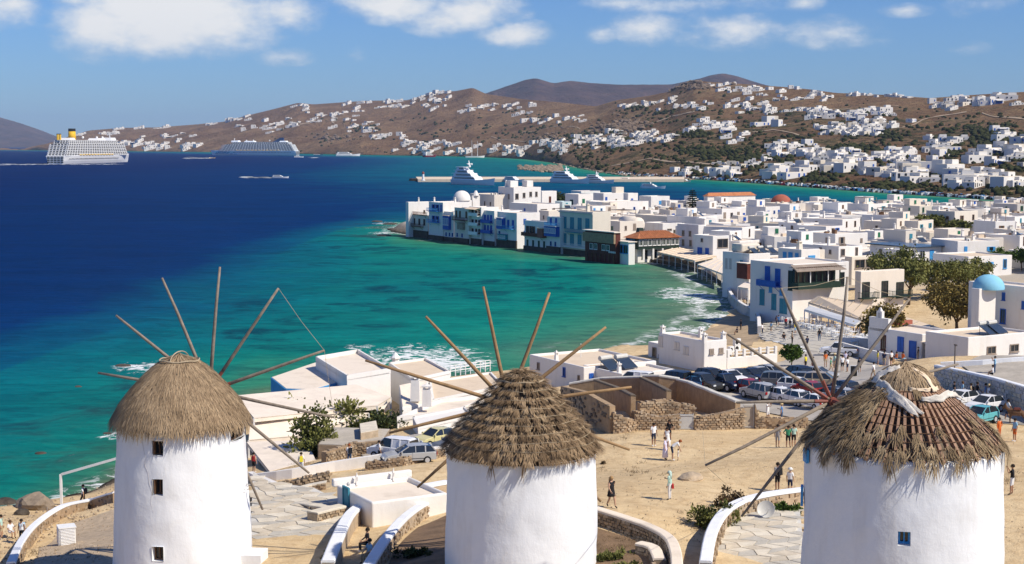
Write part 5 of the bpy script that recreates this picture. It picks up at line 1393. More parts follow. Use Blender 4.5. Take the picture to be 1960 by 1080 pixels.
for v in range(8):
    q = random.Random(100 + v); mb = MB()
    blocks = [[(0, 0, 1, .55, .32)], [(-.2, 0, .6, .5, .32), (.28, .06, .45, .5, .5)], [(0, 0, 1, .5, .28), (.15, .1, .4, .34, .52)], [(0, 0, .62, .5, .58), (.42, -.1, .3, .5, .16)], [(-.3, -.1, .42, .5, .26), (.06, .05, .42, .5, .42), (.36, .15, .32, .5, .58)], [(0, 0, .7, .55, .42)],
              [(0, 0, .9, .5, .34), (-.2, .1, .4, .4, .5)], [(0, 0, 1.1, .5, .42), (.3, .12, .4, .3, .62)]][v]
    for (x, y, w, d, h) in blocks:
        mb.box((x, y, h / 2 - .1), (w, d, h + .2))
        mb.box((x, y, h + .012), (w * .94, d * .92, .024), 0, 2)
        n = max(1, int(w / .22))
        for k in range(n):
            if q.random() < .75: mb.box((x - w / 2 + (k + .5) * w / n, y - d / 2 - .004, h * .55), (.07, .02, .12 if q.random() < .6 else .2), 0, 1)
        if q.random() < .6: mb.box((x - w / 2 - .004, y, h * .6), (.02, .08, .12), 0, 1)
    if v == 6: mb.box((.1, -.34, .24), (.6, .22, .03), 0, 0); mb.box((.1, -.256, .12), (.5, .02, .2), 0, 1)
    me = mb.mesh('hillside_house', [M['far_cream' if v == 5 else 'far_white'], M['dark_glass' if v % 3 else 'blue_paint'], M['far_cream']])
    FV.append((me, mb))
rg = random.Random(77); items = []
for (cx, cy, rx, ry, n, w, where) in CLUST:
    for k in range(int(n * 1.35)):
        px = cx + rg.uniform(-1.1, 1.1) * rx; py = cy + rg.uniform(-1, 1) * ry
        yk = float(lerp_tab(SKYL, px)); ys = float(lerp_tab(SHORE, px))
        py = min(max(py, yk + 2.5), ys - 1.5)
        items.append((w * rg.uniform(.7, 1.3), px, py, where))
items.sort(key=lambda i: -i[0])
far = MB(); HILL = []
for i, (w, px, py, where) in enumerate(items):
    p = hp(px, py); v = rg.randrange(8); s = w * (1.5 if w < 13 else 1.28) * p.y / F; rz = R(rg.choice([20, 30, 5, -10, 40, 55])) ; sh = rg.uniform(.55, .85)
    if i < 285:
        o = link('hillside_house', FV[v][0], None, p, rz, f"{FVN[v]} {where}", 'house', f"hillside houses {where}"); HILL.append((o, v, where, px))
        o.scale = (s, s, s * sh)
    else:
        ca, sa = math.cos(rz), math.sin(rz); me = FV[v][1]; o_ = len(far.v)
        far.v += [(p.x + (a * ca - b * sa) * s, p.y + (a * sa + b * ca) * s, p.z + c * s * sh) for a, b, c in me.v]
        far.f += [tuple(j + o_ for j in f) for f in me.f]; far.m += me.m
ORD = ['first', 'second', 'third', 'fourth', 'fifth', 'sixth', 'seventh', 'eighth', 'ninth', 'tenth', 'eleventh', 'twelfth', 'thirteenth', 'fourteenth', 'fifteenth', 'sixteenth', 'seventeenth', 'eighteenth', 'nineteenth', 'twentieth']
FVP = ['low white cube houses', 'stepped two-block white houses', 'long white houses with upper room', 'tall white terraced houses', 'three-block terraced white houses', 'cream cube houses', 'white houses with shaded porch', 'dark-windowed white houses']
hd_ = {}
for o, v, where, px in HILL: hd_.setdefault((v, where), []).append((px, o))
for (v, where), L in hd_.items():
    L.sort(key=lambda i: i[0])
    if len(L) > 1:
        for k, (_, o) in enumerate(L): o['label'] = f"{ORD[min(k, 19)]} from left of {FVP[v]} {where}".replace('in the green folds of', 'in green folds of')
obj('distant_houses', far, [M['far_white'], M['dark_glass'], M['far_cream']], kind='stuff')
# scrub and trees too many to count on the hills
def mat_scrub(n, b):
    p = pos(n); v = n.noise(p, .05, 3, .6); w = n.noise(p, .4, 4, .7)
    n.l(n.mix(n.maprange(w, .35, .65), n.mix(n.maprange(v, .4, .6), (.014, .020, .009), (.030, .036, .014)), (.055, .058, .024)), b.inputs['Base Color'])
principled('scrub', mat_scrub, rough=.95, spec=.05)
ico = bmesh.new(); bmesh.ops.create_icosphere(ico, subdivisions=1, radius=1.0)
icov = [v.co.copy() for v in ico.verts]; icof = [tuple(v.index for v in f.verts) for f in ico.faces]; ico.free()
sc = MB(); rg = random.Random(5)
def blob(mb, p, s, q, hz=.7):
    mb.add([(p.x + v.x * s * q.uniform(.6, 1.35), p.y + v.y * s * q.uniform(.6, 1.35), p.z + v.z * s * hz * q.uniform(.6, 1.35) + s * .25) for v in icov], icof)
for k in range(4200):
    px = rg.uniform(980, 1990) if k > 500 else rg.uniform(500, 1000)
    yk = float(lerp_tab(SKYL, px)); ys = float(lerp_tab(SHORE, px))
    py = yk + (ys - yk) * (rg.betavariate(2.2, 1.3) * .96 + .02)
    if vnoise(np.array([px / 26.0]), np.array([py / 9.0]))[0] + (.12 if px > 1100 else -.08) < rg.uniform(.35, .75): continue
    p = hp(px, py); blob(sc, p, rg.uniform(.8, 2.3) * p.y / 1700 ** .9 * .55 if False else rg.uniform(1.2, 3.6) * (.5 + p.y / 3500), rg, .8)
for (cx, cy, rx, ry, n) in [(1890, 262, 75, 20, 260), (1700, 265, 40, 10, 70), (1330, 262, 40, 8, 60), (1180, 255, 20, 8, 30), (1350, 295, 60, 10, 120), (1440, 300, 50, 10, 90), (1640, 285, 60, 6, 80), (1560, 343, 30, 3, 30), (1720, 352, 60, 4, 60), (1810, 290, 30, 8, 40), (1240, 215, 50, 8, 60), (700, 250, 25, 8, 30), (1120, 268, 60, 12, 60)]:
    for k in range(n):
        a = rg.gauss(0, .5) * rx + cx; b_ = rg.gauss(0, .5) * ry + cy
        p = hp(a, b_); blob(sc, p, rg.uniform(1.6, 4.2) * (.5 + p.y / 3500), rg, .8)
obj('hillside_scrub', sc, M['scrub'], kind='stuff', smooth=True)
# rocks on the crags
rk = MB()
plain('crag', (.17, .125, .09), .95, .4, .1)
for (cx, cy, rx, ry, n) in [(1180, 250, 45, 12, 260), (1330, 165, 40, 8, 120), (1210, 240, 40, 12, 120), (1060, 270, 40, 12, 90), (640, 262, 40, 10, 60)]:
    for k in range(n):
        p = hp(cx + rg.gauss(0, .5) * rx, cy + rg.gauss(0, .5) * ry); blob(rk, p, rg.uniform(1.5, 6) * (.4 + p.y / 4000), rg, .6)
obj('crag_rocks', rk, M['crag'], kind='stuff')
# dry tracks and terrace walls cut across the slopes
plain('track_dust', (.33, .25, .17), .95, .15, .05)
def ribbon(name, pts, wpx, mat):
    L = []; 
    for (a, b) in zip(pts[:-1], pts[1:]):
        for k in range(8): L.append((a[0] + (b[0] - a[0]) * k / 8, a[1] + (b[1] - a[1]) * k / 8))
    L.append(pts[-1]); mb = MB(); vs = []
    for (x, y) in L:
        p, q = hp(x, y), hp(x, y + wpx); vs += [p + Vector((0, 0, .8)), q + Vector((0, 0, .8))]
    mb.add(vs, [(2 * i, 2 * i + 1, 2 * i + 3, 2 * i + 2) for i in range(len(L) - 1)]); obj(name, mb, M[mat], kind='structure')
for pts, w in [([(655, 232), (662, 246), (672, 256)], 1.6), ([(1235, 240), (1290, 222), (1330, 210)], 1.4), ([(1000, 248), (1070, 244), (1110, 250)], 1.0), ([(1170, 318), (1240, 305), (1300, 312), (1400, 318)], 2.0), ([(1530, 262), (1480, 252), (1420, 256)], 1.3), ([(1720, 250), (1760, 236), (1790, 225), (1850, 215)], 1.5),
               ([(1880, 215), (1905, 224), (1960, 226)], 2.2), ([(540, 245), (600, 238), (640, 240)], .9), ([(940, 262), (1010, 268), (1060, 262)], 1.0), ([(1560, 205), (1640, 208), (1720, 204)], 1.0)]: ribbon('track', pts, w, 'track_dust')

# ------------------------------------------------------------------ ships
plain('hull_white', (.78, .78, .78), .4, .05, .05)
plain('hull_shade', (.76, .81, .86), .4, .08, .05)  # faint blue puts the hull's shaded side into its colour
plain('hull_blue', (.02, .05, .13), .4, .1, .05)
plain('hull_red', (.16, .015, .03), .45, .1, .05)
plain('wave_blue', (.10, .38, .55), .4, .3, .08)
plain('lifeboat', (.75, .52, .18), .5, .1, 1)
plain('foam_white', (.75, .78, .79), .9, .1, 1)
def hull_rings(L, B, H, z0=-1.0, n=14, sheer=2.0, bow=.30, stern=.92):
    rings = []
    for i in range(n + 1):
        t = i / n; x = L * t
        k = min(1, ((1 - t) / bow)) if t > 1 - bow else (stern + (1 - stern) * min(1, t / .12))
        k = math.sin(k * math.pi / 2) if t > 1 - bow else k
        b = max(.02, B / 2 * k); zt = H + sheer * max(0, (t - .6) / .4) ** 2
        over = (t > 1 - bow) * 6 * (t - 1 + bow) / bow * L / 290
        rings.append([(x + over, -b, zt), (x, -b * .86, H * .35), (x - over * .3, -b * .70, z0), (x - over * .3, b * .70, z0), (x, b * .86, H * .35), (x + over, b, zt)])
    return rings
def place_ship(label, cat, name, stern, ang):
    return thing(name, label, cat, (stern.x, stern.y, 0), ang)
def cruise(label, stern, ang, L, B, decks, funnel, hull, extra):
    t = place_ship(label, 'cruise ship', 'cruise_ship', stern, ang)
    H = 12.5
    obj('hull', MB().loft(hull_rings(L, B, H)), M[hull], t, smooth=False)
    z = H
    for k in range(decks):
        x0 = 4 + k * 1.6 + (6 if k > decks - 3 else 0); x1 = L * (.87 - .008 * k) - (18 if k > decks - 3 else 0); b = B * (.98 if k < decks - 2 else .8)
        dk = MB(); dk.box(((x0 + x1) / 2, 0, z + .45), (x1 - x0, b, .9)); nose = .5 * b
        dk.tube([(x1 - 1, 0, z), (x1 - 1, 0, z + .9)], nose * .92, 12)
        d = obj('deck', dk, M[hull], t)
        bd = MB(); bd.box(((x0 + x1) / 2 + .8, 0, z + 1.75), (x1 - x0 - 3, b - 2.2, 1.75)); obj('window_band', bd, M['dark_glass'], d)
        n = 26
        pt = MB()
        for j in range(n):
            for s in (-1, 1): pt.box((x0 + 3 + (x1 - x0 - 6) * j / (n - 1), s * (b / 2 - .55), z + 1.7), (.9, 1.0, 1.7))
        for j in range(6): pt.box((x0 + .4, -b * .42 + b * .84 * j / 5, z + 1.7), (1.2, .9, 1.7))
        obj('balcony_divider', pt, M['white_metal'], d, kind='stuff')
        z += 2.65
    tp = MB(); tp.box((L * .42, 0, z + .4), (L * .66, B * .8, .8)); obj('top_deck', tp, M[hull], t)
    for x, w, h in ((L * .72, 22, 4.5), (L * .55, 30, 3.2), (L * .16, 20, 3.5)):
        b_ = MB(); b_.box((x, 0, z + h / 2 + .8), (w, B * .55, h), taper=.85); obj('deckhouse', b_, M[hull], t)
    mast = MB(); mast.tube([(L * .74, 0, z + 4), (L * .73, 0, z + 13)], [1.0, .4], 6); mast.box((L * .735, 0, z + 10), (.6, 8, .6)); obj('mast', mast, M['white_metal'], t)
    for x in (L * .52, L * .60, L * .33):
        d = MB(); d.lathe([(.05, 3.8), (1.4, 3.2), (2.0, 1.8), (1.6, .5), (.9, 0)][::-1], 10, (x, -4, z + 3.4)); obj('radar_dome', d, M['white_metal'], t, smooth=True)
    for k in range(12):
        lb = MB(); x = L * .20 + k * 11.2
        for s in (-1, 1): lb.loft([[(x + a, s * (B / 2 + .2) + c, H + 1.2 + e) for c, e in ((-1.1 * w, .6), (-.7 * w, -.6), (.7 * w, -.6), (1.1 * w, .6), (0, 1.3 * w))] for a, w in ((-4, .3), (-2.5, 1), (2.5, 1), (4, .3))])
        obj('lifeboat', lb, M['lifeboat'], t)
    for k in range(34):
        pass
    ph = MB()
    for k in range(40):
        for s in (-1, 1): ph.box((L * .06 + k * L * .017, s * (B / 2 * .955), H * .62), (1.6, .5, 1.3))
    obj('porthole_row', ph, M['dark_glass'], t, kind='stuff')
    sw = MB()
    for k in range(4):
        for j in range(5): sw.box((-.3 + (0 if k else 0), -B * .34 + j * B * .17, 2.6 + k * 2.7), (1.0, B * .12, 1.5))
    obj('stern_windows', sw, M['dark_glass'], t, kind='stuff')
    if funnel == 'yellow':
        f = MB(); f.tube([(L * .22, 0, z + 1), (L * .22, 0, z + 15)], [6.2, 5.6], 16); fo = obj('funnel', f, M['yellow'], t, smooth=True)
        c = MB(); c.tube([(L * .22, 0, z + 14.6), (L * .22, 0, z + 19)], [5.75, 5.75], 16); obj('funnel_cap', c, M['matt_black'], fo)
        for x in (L * .075, L * .045):
            f = MB(); f.tube([(x, 1, z + 1), (x, 1, z + 9.5)], [1.7, 1.7], 8); obj('funnel_pipe', f, M['yellow'], t)
            c = MB(); c.tube([(x, 1, z + 9.4), (x, 1, z + 10.6)], 1.75, 8); obj('funnel_cap', c, M['matt_black'], t)
    else:
        f = MB(); f.loft([[(L * .16, -4, z), (L * .29, -4, z), (L * .29, 4, z), (L * .16, 4, z)], [(L * .16, -2.6, z + 13), (L * .20, -2.6, z + 13), (L * .20, 2.6, z + 13), (L * .16, 2.6, z + 13)]]); obj('funnel', f, M['hull_blue'], t)
    if extra:
        for k in range(16):
            w = MB(); q = k / 16; x = L * (.70 + .27 * q); w.box((x, 0, 3.5 + 6 * abs(math.sin(k * 1.1))), (9, B * (.86 + .08 * abs(math.sin(k * 1.1))) * math.sin(min(1, (1 - (x - 6) / L) / .30) * math.pi / 2) + .9, 2.2)); obj('painted_wave', w, M['wave_blue'], t)
    return t
s0 = P(128, 315, 0)
cruise('white cruise ship with a yellow black-topped funnel seen from its stern quarter', P(106, 314.2, 0), math.atan2(280, 40), 284, 33, 9, 'yellow', 'hull_white', False)
s1 = P(570, 297.6, 0); b1 = P(404, 296.4, 0)
ang = math.atan2(60, -254)
cruise('pale cruise ship with a dark blue funnel and blue waves painted on its bow', s1, ang, 258, 34, 9, 'blue', 'hull_shade', True)

def yacht(label, px, yb, lpx, ang, L, decks=3, hull='hull_white', group=None, mast=True, name='motor_yacht', cat='yacht'):
    """tiered motor yacht; px = middle of its waterline"""
    c = P(px, yb, 0); t = thing(name, label, cat, c, ang, group)
    B = L * .17; H = L * .075
    r = [[(x - L / 2, y, z) for x, y, z in ring] for ring in hull_rings(L, B, H, -.5, 12, H * .45, .42, .9)]
    obj('hull', MB().loft(r), M[hull], t)
    z = H; x0, x1 = -L * .47, L * .14
    for k in range(decks):
        dk = MB(); h = L * .042
        xa, xb = x0 + k * L * .03, x1 - k * L * .10; w = B * (.92 - .1 * k)
        dk.loft([[(xa, -w / 2, z), (xb, -w / 2, z), (xb + L * .05, 0, z), (xb, w / 2, z), (xa, w / 2, z)], [(xa + L * .02, -w * .46, z + h), (xb - L * .05, -w * .44, z + h), (xb - L * .02, 0, z + h), (xb - L * .05, w * .44, z + h), (xa + L * .02, w * .46, z + h)]])
        d = obj('deck', dk, M['hull_white'], t)
        g = MB(); g.loft([[(xa + L * .07, -w * .497, z + h * .35), (xb - L * .03, -w * .49, z + h * .35), (xb - L * .03, w * .49, z + h * .35), (xa + L * .07, w * .497, z + h * .35)], [(xa + L * .07, -w * .485, z + h * .78), (xb - L * .045, -w * .475, z + h * .78), (xb - L * .045, w * .475, z + h * .78), (xa + L * .07, w * .485, z + h * .78)]])
        obj('window_band', g, M['dark_glass'], d)
        ov = MB(); ov.box((xa + (xb - xa) * .42, 0, z + h + L * .004), ((xb - xa) * .96, w * 1.02, L * .009)); obj('deck_overhang', ov, M['hull_white'], d)
        z += h * 1.12
    if mast:
        m = MB(); m.tube([(-L * .10, 0, z), (-L * .13, 0, z + L * .10)], [L * .016, L * .006], 6); m.box((-L * .12, 0, z + L * .05), (L * .01, L * .09, L * .008)); obj('mast', m, M['white_metal'], t)
        for s in (-1, 1):
            d = MB(); d.lathe([(.01, 0), (L * .013, L * .004), (L * .015, L * .015), (L * .010, L * .026), (.01, L * .03)], 8, (-L * .10, s * L * .035, z + L * .03)); obj('radar_dome', d, M['white_metal'], t, smooth=True)
    return t
yacht('large white superyacht with tiered decks and twin radar domes moored at the pier', 907, 354, 78, R(-52), 50, 4)
yacht('small dark-topped yacht moored stern-to behind the pier centre', 985, 349, 34, R(-55), 26, 2, mast=False)
yacht('long white superyacht moored at the middle of the pier', 1092, 351, 70, R(-50), 42, 3)
yacht('white yacht with a tall mast at the right end of the pier', 1148, 351, 52, R(-48), 30, 3)
yacht('white yacht anchored alone in the harbour right of the pier', 1250, 361, 44, R(-30), 18, 2)
yacht('small harbour ferry by the far quay left of the road', 1313, 348, 14, R(-60), 12, 2, mast=False, name='harbour_ferry', cat='boat')
yacht('small white boat on the far quay with a roofed deck', 1203, 347, 26, R(-40), 16, 2, mast=False, name='harbour_ferry', cat='boat')
yacht('white fast ferry at the far port', 666, 299, 38, R(8), 62, 2, mast=False, name='fast_ferry', cat='ferry')
yacht('dark red car ferry with a white upper deck at the far port', 823, 301, 24, R(65), 60, 3, 'hull_red', mast=False, name='car_ferry', cat='ferry')
yacht('white excursion boat crossing the blue bay', 537, 341, 20, R(-8), 15, 2, mast=False, name='excursion_boat', cat='boat')
yacht('small tender near the stern of the pale cruise ship', 572, 301.5, 15, R(5), 22, 2, mast=False, name='ship_tender', cat='boat')
yacht('small orange boat trailing foam left of the pale cruise ship', 406, 303, 8, R(3), 14, 1, 'lifeboat', mast=False, name='pilot_boat', cat='boat')
yacht('small dark boat moored near the fast ferry', 609, 297.5, 12, R(12), 26, 1, 'hull_blue', mast=False, name='work_boat', cat='boat')
ts = thing('sailing_ship', 'two-masted sailing ship moored before the far hillside', 'sailing ship', P(909, 302, 0), R(10))
obj('hull', MB().loft([[(x - 22, y, z) for x, y, z in r] for r in hull_rings(44, 8, 3.5, -.5, 10, 1.5, .4, .8)]), M['hull_white'], ts)
for x, h in ((-7, 40), (6, 38)):
    m = MB(); m.tube([(x, 0, 2), (x, 0, h)], [.6, .3], 6)
    for q in (.45, .7): m.tube([(x, -5 * (1.2 - q), h * q), (x, 5 * (1.2 - q), h * q)], .2, 5)
    obj('mast', m, M['hull_white'], ts)
def wake(px, py, dx, n, seed):
    q = random.Random(seed); mb = MB()
    for k in range(n):
        t = (k / n) ** 1.2; p = P(px + dx * t, py + q.gauss(0, .25 + .5 * t), 0); s = q.uniform(.5, 1.6) * p.y / 1400
        mb.add([(p.x + s * 4 * math.cos(a) * q.uniform(.5, 1.2), p.y + s * 5 * math.sin(a) * q.uniform(.5, 1.2), .12) for a in np.linspace(0, 6.283, 8)[:-1]], [tuple(range(7))])
    obj('wake_foam', mb, M['foam_white'], kind='stuff')
wake(528, 340, -60, 60, 1); wake(400, 303, -45, 45, 2); wake(84, 315, -80, 50, 3); wake(600, 302, 5, 6, 4); wake(84, 314.5, 150, 40, 8)
# the pier with its beacon, the rocky point, quay fronts
pr = MB(); a, b, c_, d_ = P(800, 348.5, 0), P(1310, 348.5, 0), P(1310, 343.5, 0), P(796, 343.5, 0)
pr.prism([(a.x, a.y), (b.x, b.y), (c_.x, c_.y), (d_.x, d_.y)], -1, 2.2); pier = obj('pier', pr, M['roof_beige'], kind='structure')
hd = MB(); q = P(799, 347.5, 0); hd.tube([(q.x, q.y + 20, -1), (q.x, q.y + 20, 2.0)], [9, 8], 12); obj('pier_head', hd, M['rock_wet'], kind='structure')
bc = thing('beacon', 'little white light beacon at the tip of the pier', 'beacon', P(810, 346, 2.2))
obj('tower', MB().lathe([(1.6, 0), (1.6, .5), (1.0, .7), (.8, 5.2)], 10), M['white_metal'], bc); obj('lantern', MB().lathe([(1.0, 5.2), (1.0, 6.3), (.1, 7.2)], 10), M['red_paint'], bc)
rg = random.Random(8); hl = MB()
for k in range(420):
    x = rg.uniform(990, 1075); f = (x - 990) / 85; y = 317 + 8 * rg.random() + 10 * f * rg.random()
    p = P(x, y, 0); blob(hl, p, rg.uniform(1.0, 4.6) * (.55 + .6 * f), rg, .55)
for k in range(520):
    x = rg.uniform(1060, 1330); y = float(lerp_tab(SHORE, x)) + rg.uniform(-2, 5) - 3
    blob(hl, P(x, y, 0), rg.uniform(.8, 2.6), rg, .5)
obj('rocky_point', hl, M['rock'], kind='structure')
# far quay: parked clutter and moored dinghies, past counting
ck = MB()
for k in range(620):
    x = rg.uniform(1180, 1960); y = float(lerp_tab(SHORE, x)) - rg.uniform(.2, 4.5); p = hp(x, y)
    mi = rg.choices([0, 1, 2, 3], [5, 4, 1, 1])[0]; s = rg.uniform(1.2, 3.0); ck.box((p.x, p.y, p.z + .5), (s, s * .6, rg.uniform(.8, 1.7)), rg.uniform(0, 3), mi)
obj('quay_clutter', ck, [M['white_metal'], M['matt_black'], M['hull_red'], M['sky_blue_paint']], kind='stuff')
# ------------------------------------------------------------------ sheets of paving that follow the ground
def drape(name, poly_px, mat, off=.07, step=2.5, kind='structure', z=None, label=None, parent=None):
    """one sheet laid over the ground inside an outline"""
    pts = [P(x, y, z).to_2d() if z is not None else PG(x, y).to_2d() for x, y in poly_px]
    bm = bmesh.new(); vs = [bm.verts.new((p.x, p.y, 0)) for p in pts]; f = bm.faces.new(vs)
    if f.normal.z < 0: f.normal_flip()
    bmesh.ops.triangulate(bm, faces=bm.faces[:])
    for _ in range(6):
        long = [e for e in bm.edges if e.calc_length() > step]
        if not long: break
        bmesh.ops.subdivide_edges(bm, edges=long, cuts=1); bmesh.ops.triangulate(bm, faces=[f for f in bm.faces if len(f.verts) > 3])
    xs = np.array([v.co.x for v in bm.verts]); ys = np.array([v.co.y for v in bm.verts]); zs = G(xs, ys)
    for v, q in zip(bm.verts, zs): v.co.z = (z if z is not None else float(q)) + off
    bm.normal_update()
    for f in bm.faces:
        if f.normal.z < 0: f.normal_flip()
    me = bpy.data.meshes.new(name); bm.to_mesh(me); bm.free(); me.materials.append(M[mat])
    return link(name, me, parent, kind=kind)
drape('car_park', [(1245, 748), (1290, 722), (1420, 706), (1500, 692), (1560, 668), (1640, 668), (1680, 700), (1740, 735), (1760, 790), (1640, 812), (1545, 806), (1440, 786), (1380, 772), (1330, 756)], 'asphalt', .07)
drape('road', [(1738, 735), (1800, 742), (1960, 775), (2100, 800), (2100, 850), (1960, 815), (1800, 806), (1700, 812), (1690, 770)], 'asphalt', .075)
drape('lane', [(690, 872), (720, 850), (860, 818), (960, 800), (960, 850), (860, 868), (740, 892)], 'asphalt', .07)
sq = drape('table_square', [(1448, 608), (1480, 604), (1520, 618), (1600, 640), (1700, 660), (1700, 690), (1620, 690), (1545, 676), (1480, 655), (1452, 640)], 'paint_line', .06)
# dark slabs divided by white joints
ga, gb, gc_ = PG(1470, 625), PG(1600, 668), PG(1500, 606)
ux = Vector((math.cos(ROT), math.sin(ROT))); uy = Vector((-ux.y, ux.x))
sq_poly = [PG(x, y).to_2d() for x, y in [(1455, 610), (1520, 620), (1600, 643), (1690, 664), (1690, 686), (1600, 683), (1490, 654), (1456, 636)]]
slabm = MB().box((0, 0, 0), (1.82, 1.82, .1)).mesh('paving_slab', M['flagstone_grey'])
nsl = 0
for i in range(-30, 40):
    for j in range(-40, 40):
        p = ga.to_2d() + ux * (i * 2.0) + uy * (j * 2.0)
        if nsl < 280 and inside(np.array([p.x]), np.array([p.y]), sq_poly)[0]:
            o = link('paving_slab', slabm, sq, (p.x, p.y, g1(p.x, p.y) + .075), ROT); nsl += 1
drape('upper_terrace', [(1838, 700), (1960, 684), (2100, 680), (2100, 790), (1960, 768), (1900, 742)], 'concrete', .1)
drape('beach', [(1330, 640), (1365, 622), (1404, 600), (1450, 606), (1456, 640), (1440, 662), (1380, 660), (1300, 668)], 'beach_sand', .05)

# ------------------------------------------------------------------ stone walls: a core with single stones bedded on it
_stones = {}
def stone_mesh(k, mat):
    def mk():
        q = random.Random(500 + k); mb = MB(); mb.box((0, 0, 0), (1, 1, 1))
        mb.v = [(x * q.uniform(.72, 1.0), y * q.uniform(.8, 1.0), z * q.uniform(.72, 1.0)) for x, y, z in mb.v]
        return mb.mesh('stone', M[mat])
    return shared(('stone', k, mat), mk)
def wall_path(pts, hs, thick, z0=None):
    out = []
    for i, p in enumerate(pts):
        a = pts[max(0, i - 1)]; b = pts[min(len(pts) - 1, i + 1)]
        d = (b - a).to_2d().normalized(); out.append((p, Vector((-d.y, d.x)), hs[i] if isinstance(hs, list) else hs))
    return out
def wall_thing(name, label, px, hs, thick, core, cap=None, stones=0, ssize=.5, smats=('stone_a', 'stone_b', 'stone_c'), cap_th=.12, seed=1, sub=1, ragged=0, cat='wall', top_stones=0, zs=None, cap_over=.04):
    q = random.Random(seed)
    pts = [PG(*p) if zs is None else P(p[0], p[1], zs) for p in px]
    if not isinstance(hs, list): hs = [hs] * len(pts)
    if sub > 1:                                           # round the corners
        P2, H2 = [], []
        n = len(pts)
        for i in range(n - 1):
            p0, p1, p2, p3 = pts[max(0, i - 1)], pts[i], pts[i + 1], pts[min(n - 1, i + 2)]
            for k in range(sub):
                t = k / sub
                P2.append(.5 * ((2 * p1) + (p2 - p0) * t + (2 * p0 - 5 * p1 + 4 * p2 - p3) * t * t + (3 * p1 - p0 - 3 * p2 + p3) * t ** 3)); H2.append(hs[i] + (hs[i + 1] - hs[i]) * t)
        P2.append(pts[-1]); H2.append(hs[-1]); pts, hs = P2, H2
    base = Vector((pts[0].x, pts[0].y, pts[0].z)); root = thing(name, label, cat, base)
    W_ = wall_path(pts, hs, thick); mb = MB(); rings = []
    tops = []
    for p, nrm, h in W_:
        a = p - base; n3 = Vector((nrm.x, nrm.y, 0)) * thick / 2; hh = h * (1 + q.uniform(-ragged, ragged))
        rings.append([a - n3 + Vector((0, 0, -.8)), a + n3 + Vector((0, 0, -.8)), a + n3 + Vector((0, 0, hh)), a - n3 + Vector((0, 0, hh))]); tops.append((a, n3, hh))
    mb.loft(rings); obj('core', mb, M[core], root)
    if cap:
        c = MB(); rr = []
        for a, n3, hh in tops:
            e = n3.normalized() * (thick / 2 + cap_over)
            rr.append([a - e + Vector((0, 0, hh - .05)), a + e + Vector((0, 0, hh - .05)), a + e + Vector((0, 0, hh + cap_th * .6)), a + e * .8 + Vector((0, 0, hh + cap_th)), a - e * .8 + Vector((0, 0, hh + cap_th)), a - e + Vector((0, 0, hh + cap_th * .6))])
        c.loft(rr); obj('cap', c, M[cap], root, smooth=False)
    if stones:
        L = [0]
        for i in range(len(pts) - 1): L.append(L[-1] + (pts[i + 1] - pts[i]).length)
        tot = L[-1]; hmax = max(hs); rows = max(1, int(hmax / (ssize * .55))); cols = max(1, int(tot / ssize)); cnt = 0
        cells = [(r, c) for r in range(rows) for c in range(cols)]
        if len(cells) > stones: q.shuffle(cells); cells = cells[:stones]
        for r, c in cells:
            d = (c + .5 + (r % 2) * .5 + q.uniform(-.15, .15)) * tot / cols
            i = max(0, min(len(pts) - 2, int(np.searchsorted(L, min(d, tot * .999)) - 1))); t = (d - L[i]) / max(1e-6, L[i + 1] - L[i])
            p = pts[i].lerp(pts[i + 1], t); h = hs[i] + (hs[i + 1] - hs[i]) * t; z = (r + .5) * ssize * .55
            if z > h - .02: continue
            dr = (pts[i + 1] - pts[i]).normalized(); nrm = Vector((-dr.y, dr.x, 0))
            if nrm.dot(Vector((0, 0, 0)) - Vector((p.x, p.y, 0))) < 0: nrm = -nrm
            o = link('stone', stone_mesh(q.randrange(6), q.choice(smats)), root, p + nrm * (thick / 2 + .0) - base + Vector((0, 0, z)), math.atan2(dr.y, dr.x) + q.uniform(-.05, .05))
            o.scale = (ssize * q.uniform(.75, 1.12), .16 * q.uniform(.8, 1.4), ssize * .52 * q.uniform(.8, 1.1))
        for k in range(top_stones):
            d = tot * q.random(); i = max(0, min(len(pts) - 2, int(np.searchsorted(L, d) - 1))); t = (d - L[i]) / max(1e-6, L[i + 1] - L[i])
            p = pts[i].lerp(pts[i + 1], t); h = hs[i] + (hs[i + 1] - hs[i]) * t
            o = link('stone', stone_mesh(q.randrange(6), q.choice(smats)), root, p - base + Vector((q.uniform(-.15, .15), q.uniform(-.15, .15), h + .04)), q.uniform(0, 3)); o.scale = (ssize * q.uniform(.6, 1.1), ssize * .7, ssize * .4)
    return root

wall_thing('retaining_wall', 'long grey-white rough stone wall below the terrace with people walking along its foot', [(1792, 738), (1850, 756), (1905, 775), (1975, 800), (2080, 836)], [1.8, 2.0, 2.2, 2.3, 2.4], .5, 'grey_wall', 'mill_white', 240, .62, ('grey_wall', 'flagstone_grey', 'flagstone'), .14, 3)
wall_thing('garden_wall', 'white garden wall running across below the farmhouse', [(1800, 704), (1880, 700), (1975, 694), (2080, 690)], .55, .4, 'mill_white', None, seed=5)
wall_thing('garden_wall', 'white court wall with a dark inner side between the tables and the chapel', [(1612, 676), (1660, 690), (1704, 700)], 1.3, .35, 'whitewash', None, seed=6)
wall_thing('garden_wall', 'white court wall behind the people waiting left of the chapel', [(1612, 664), (1690, 668)], 1.2, .3, 'whitewash', None, seed=7)
wall_thing('sea_wall', 'grey sea wall curving along the tables above the beach', [(1392, 552), (1398, 580), (1420, 600), (1448, 612), (1453, 640)], [2.0, 2.0, 1.8, 1.4, 1.2], .5, 'grey_wall', 'whitewash', 60, .8, ('grey_wall', 'flagstone_grey'), .1, 8, 4)

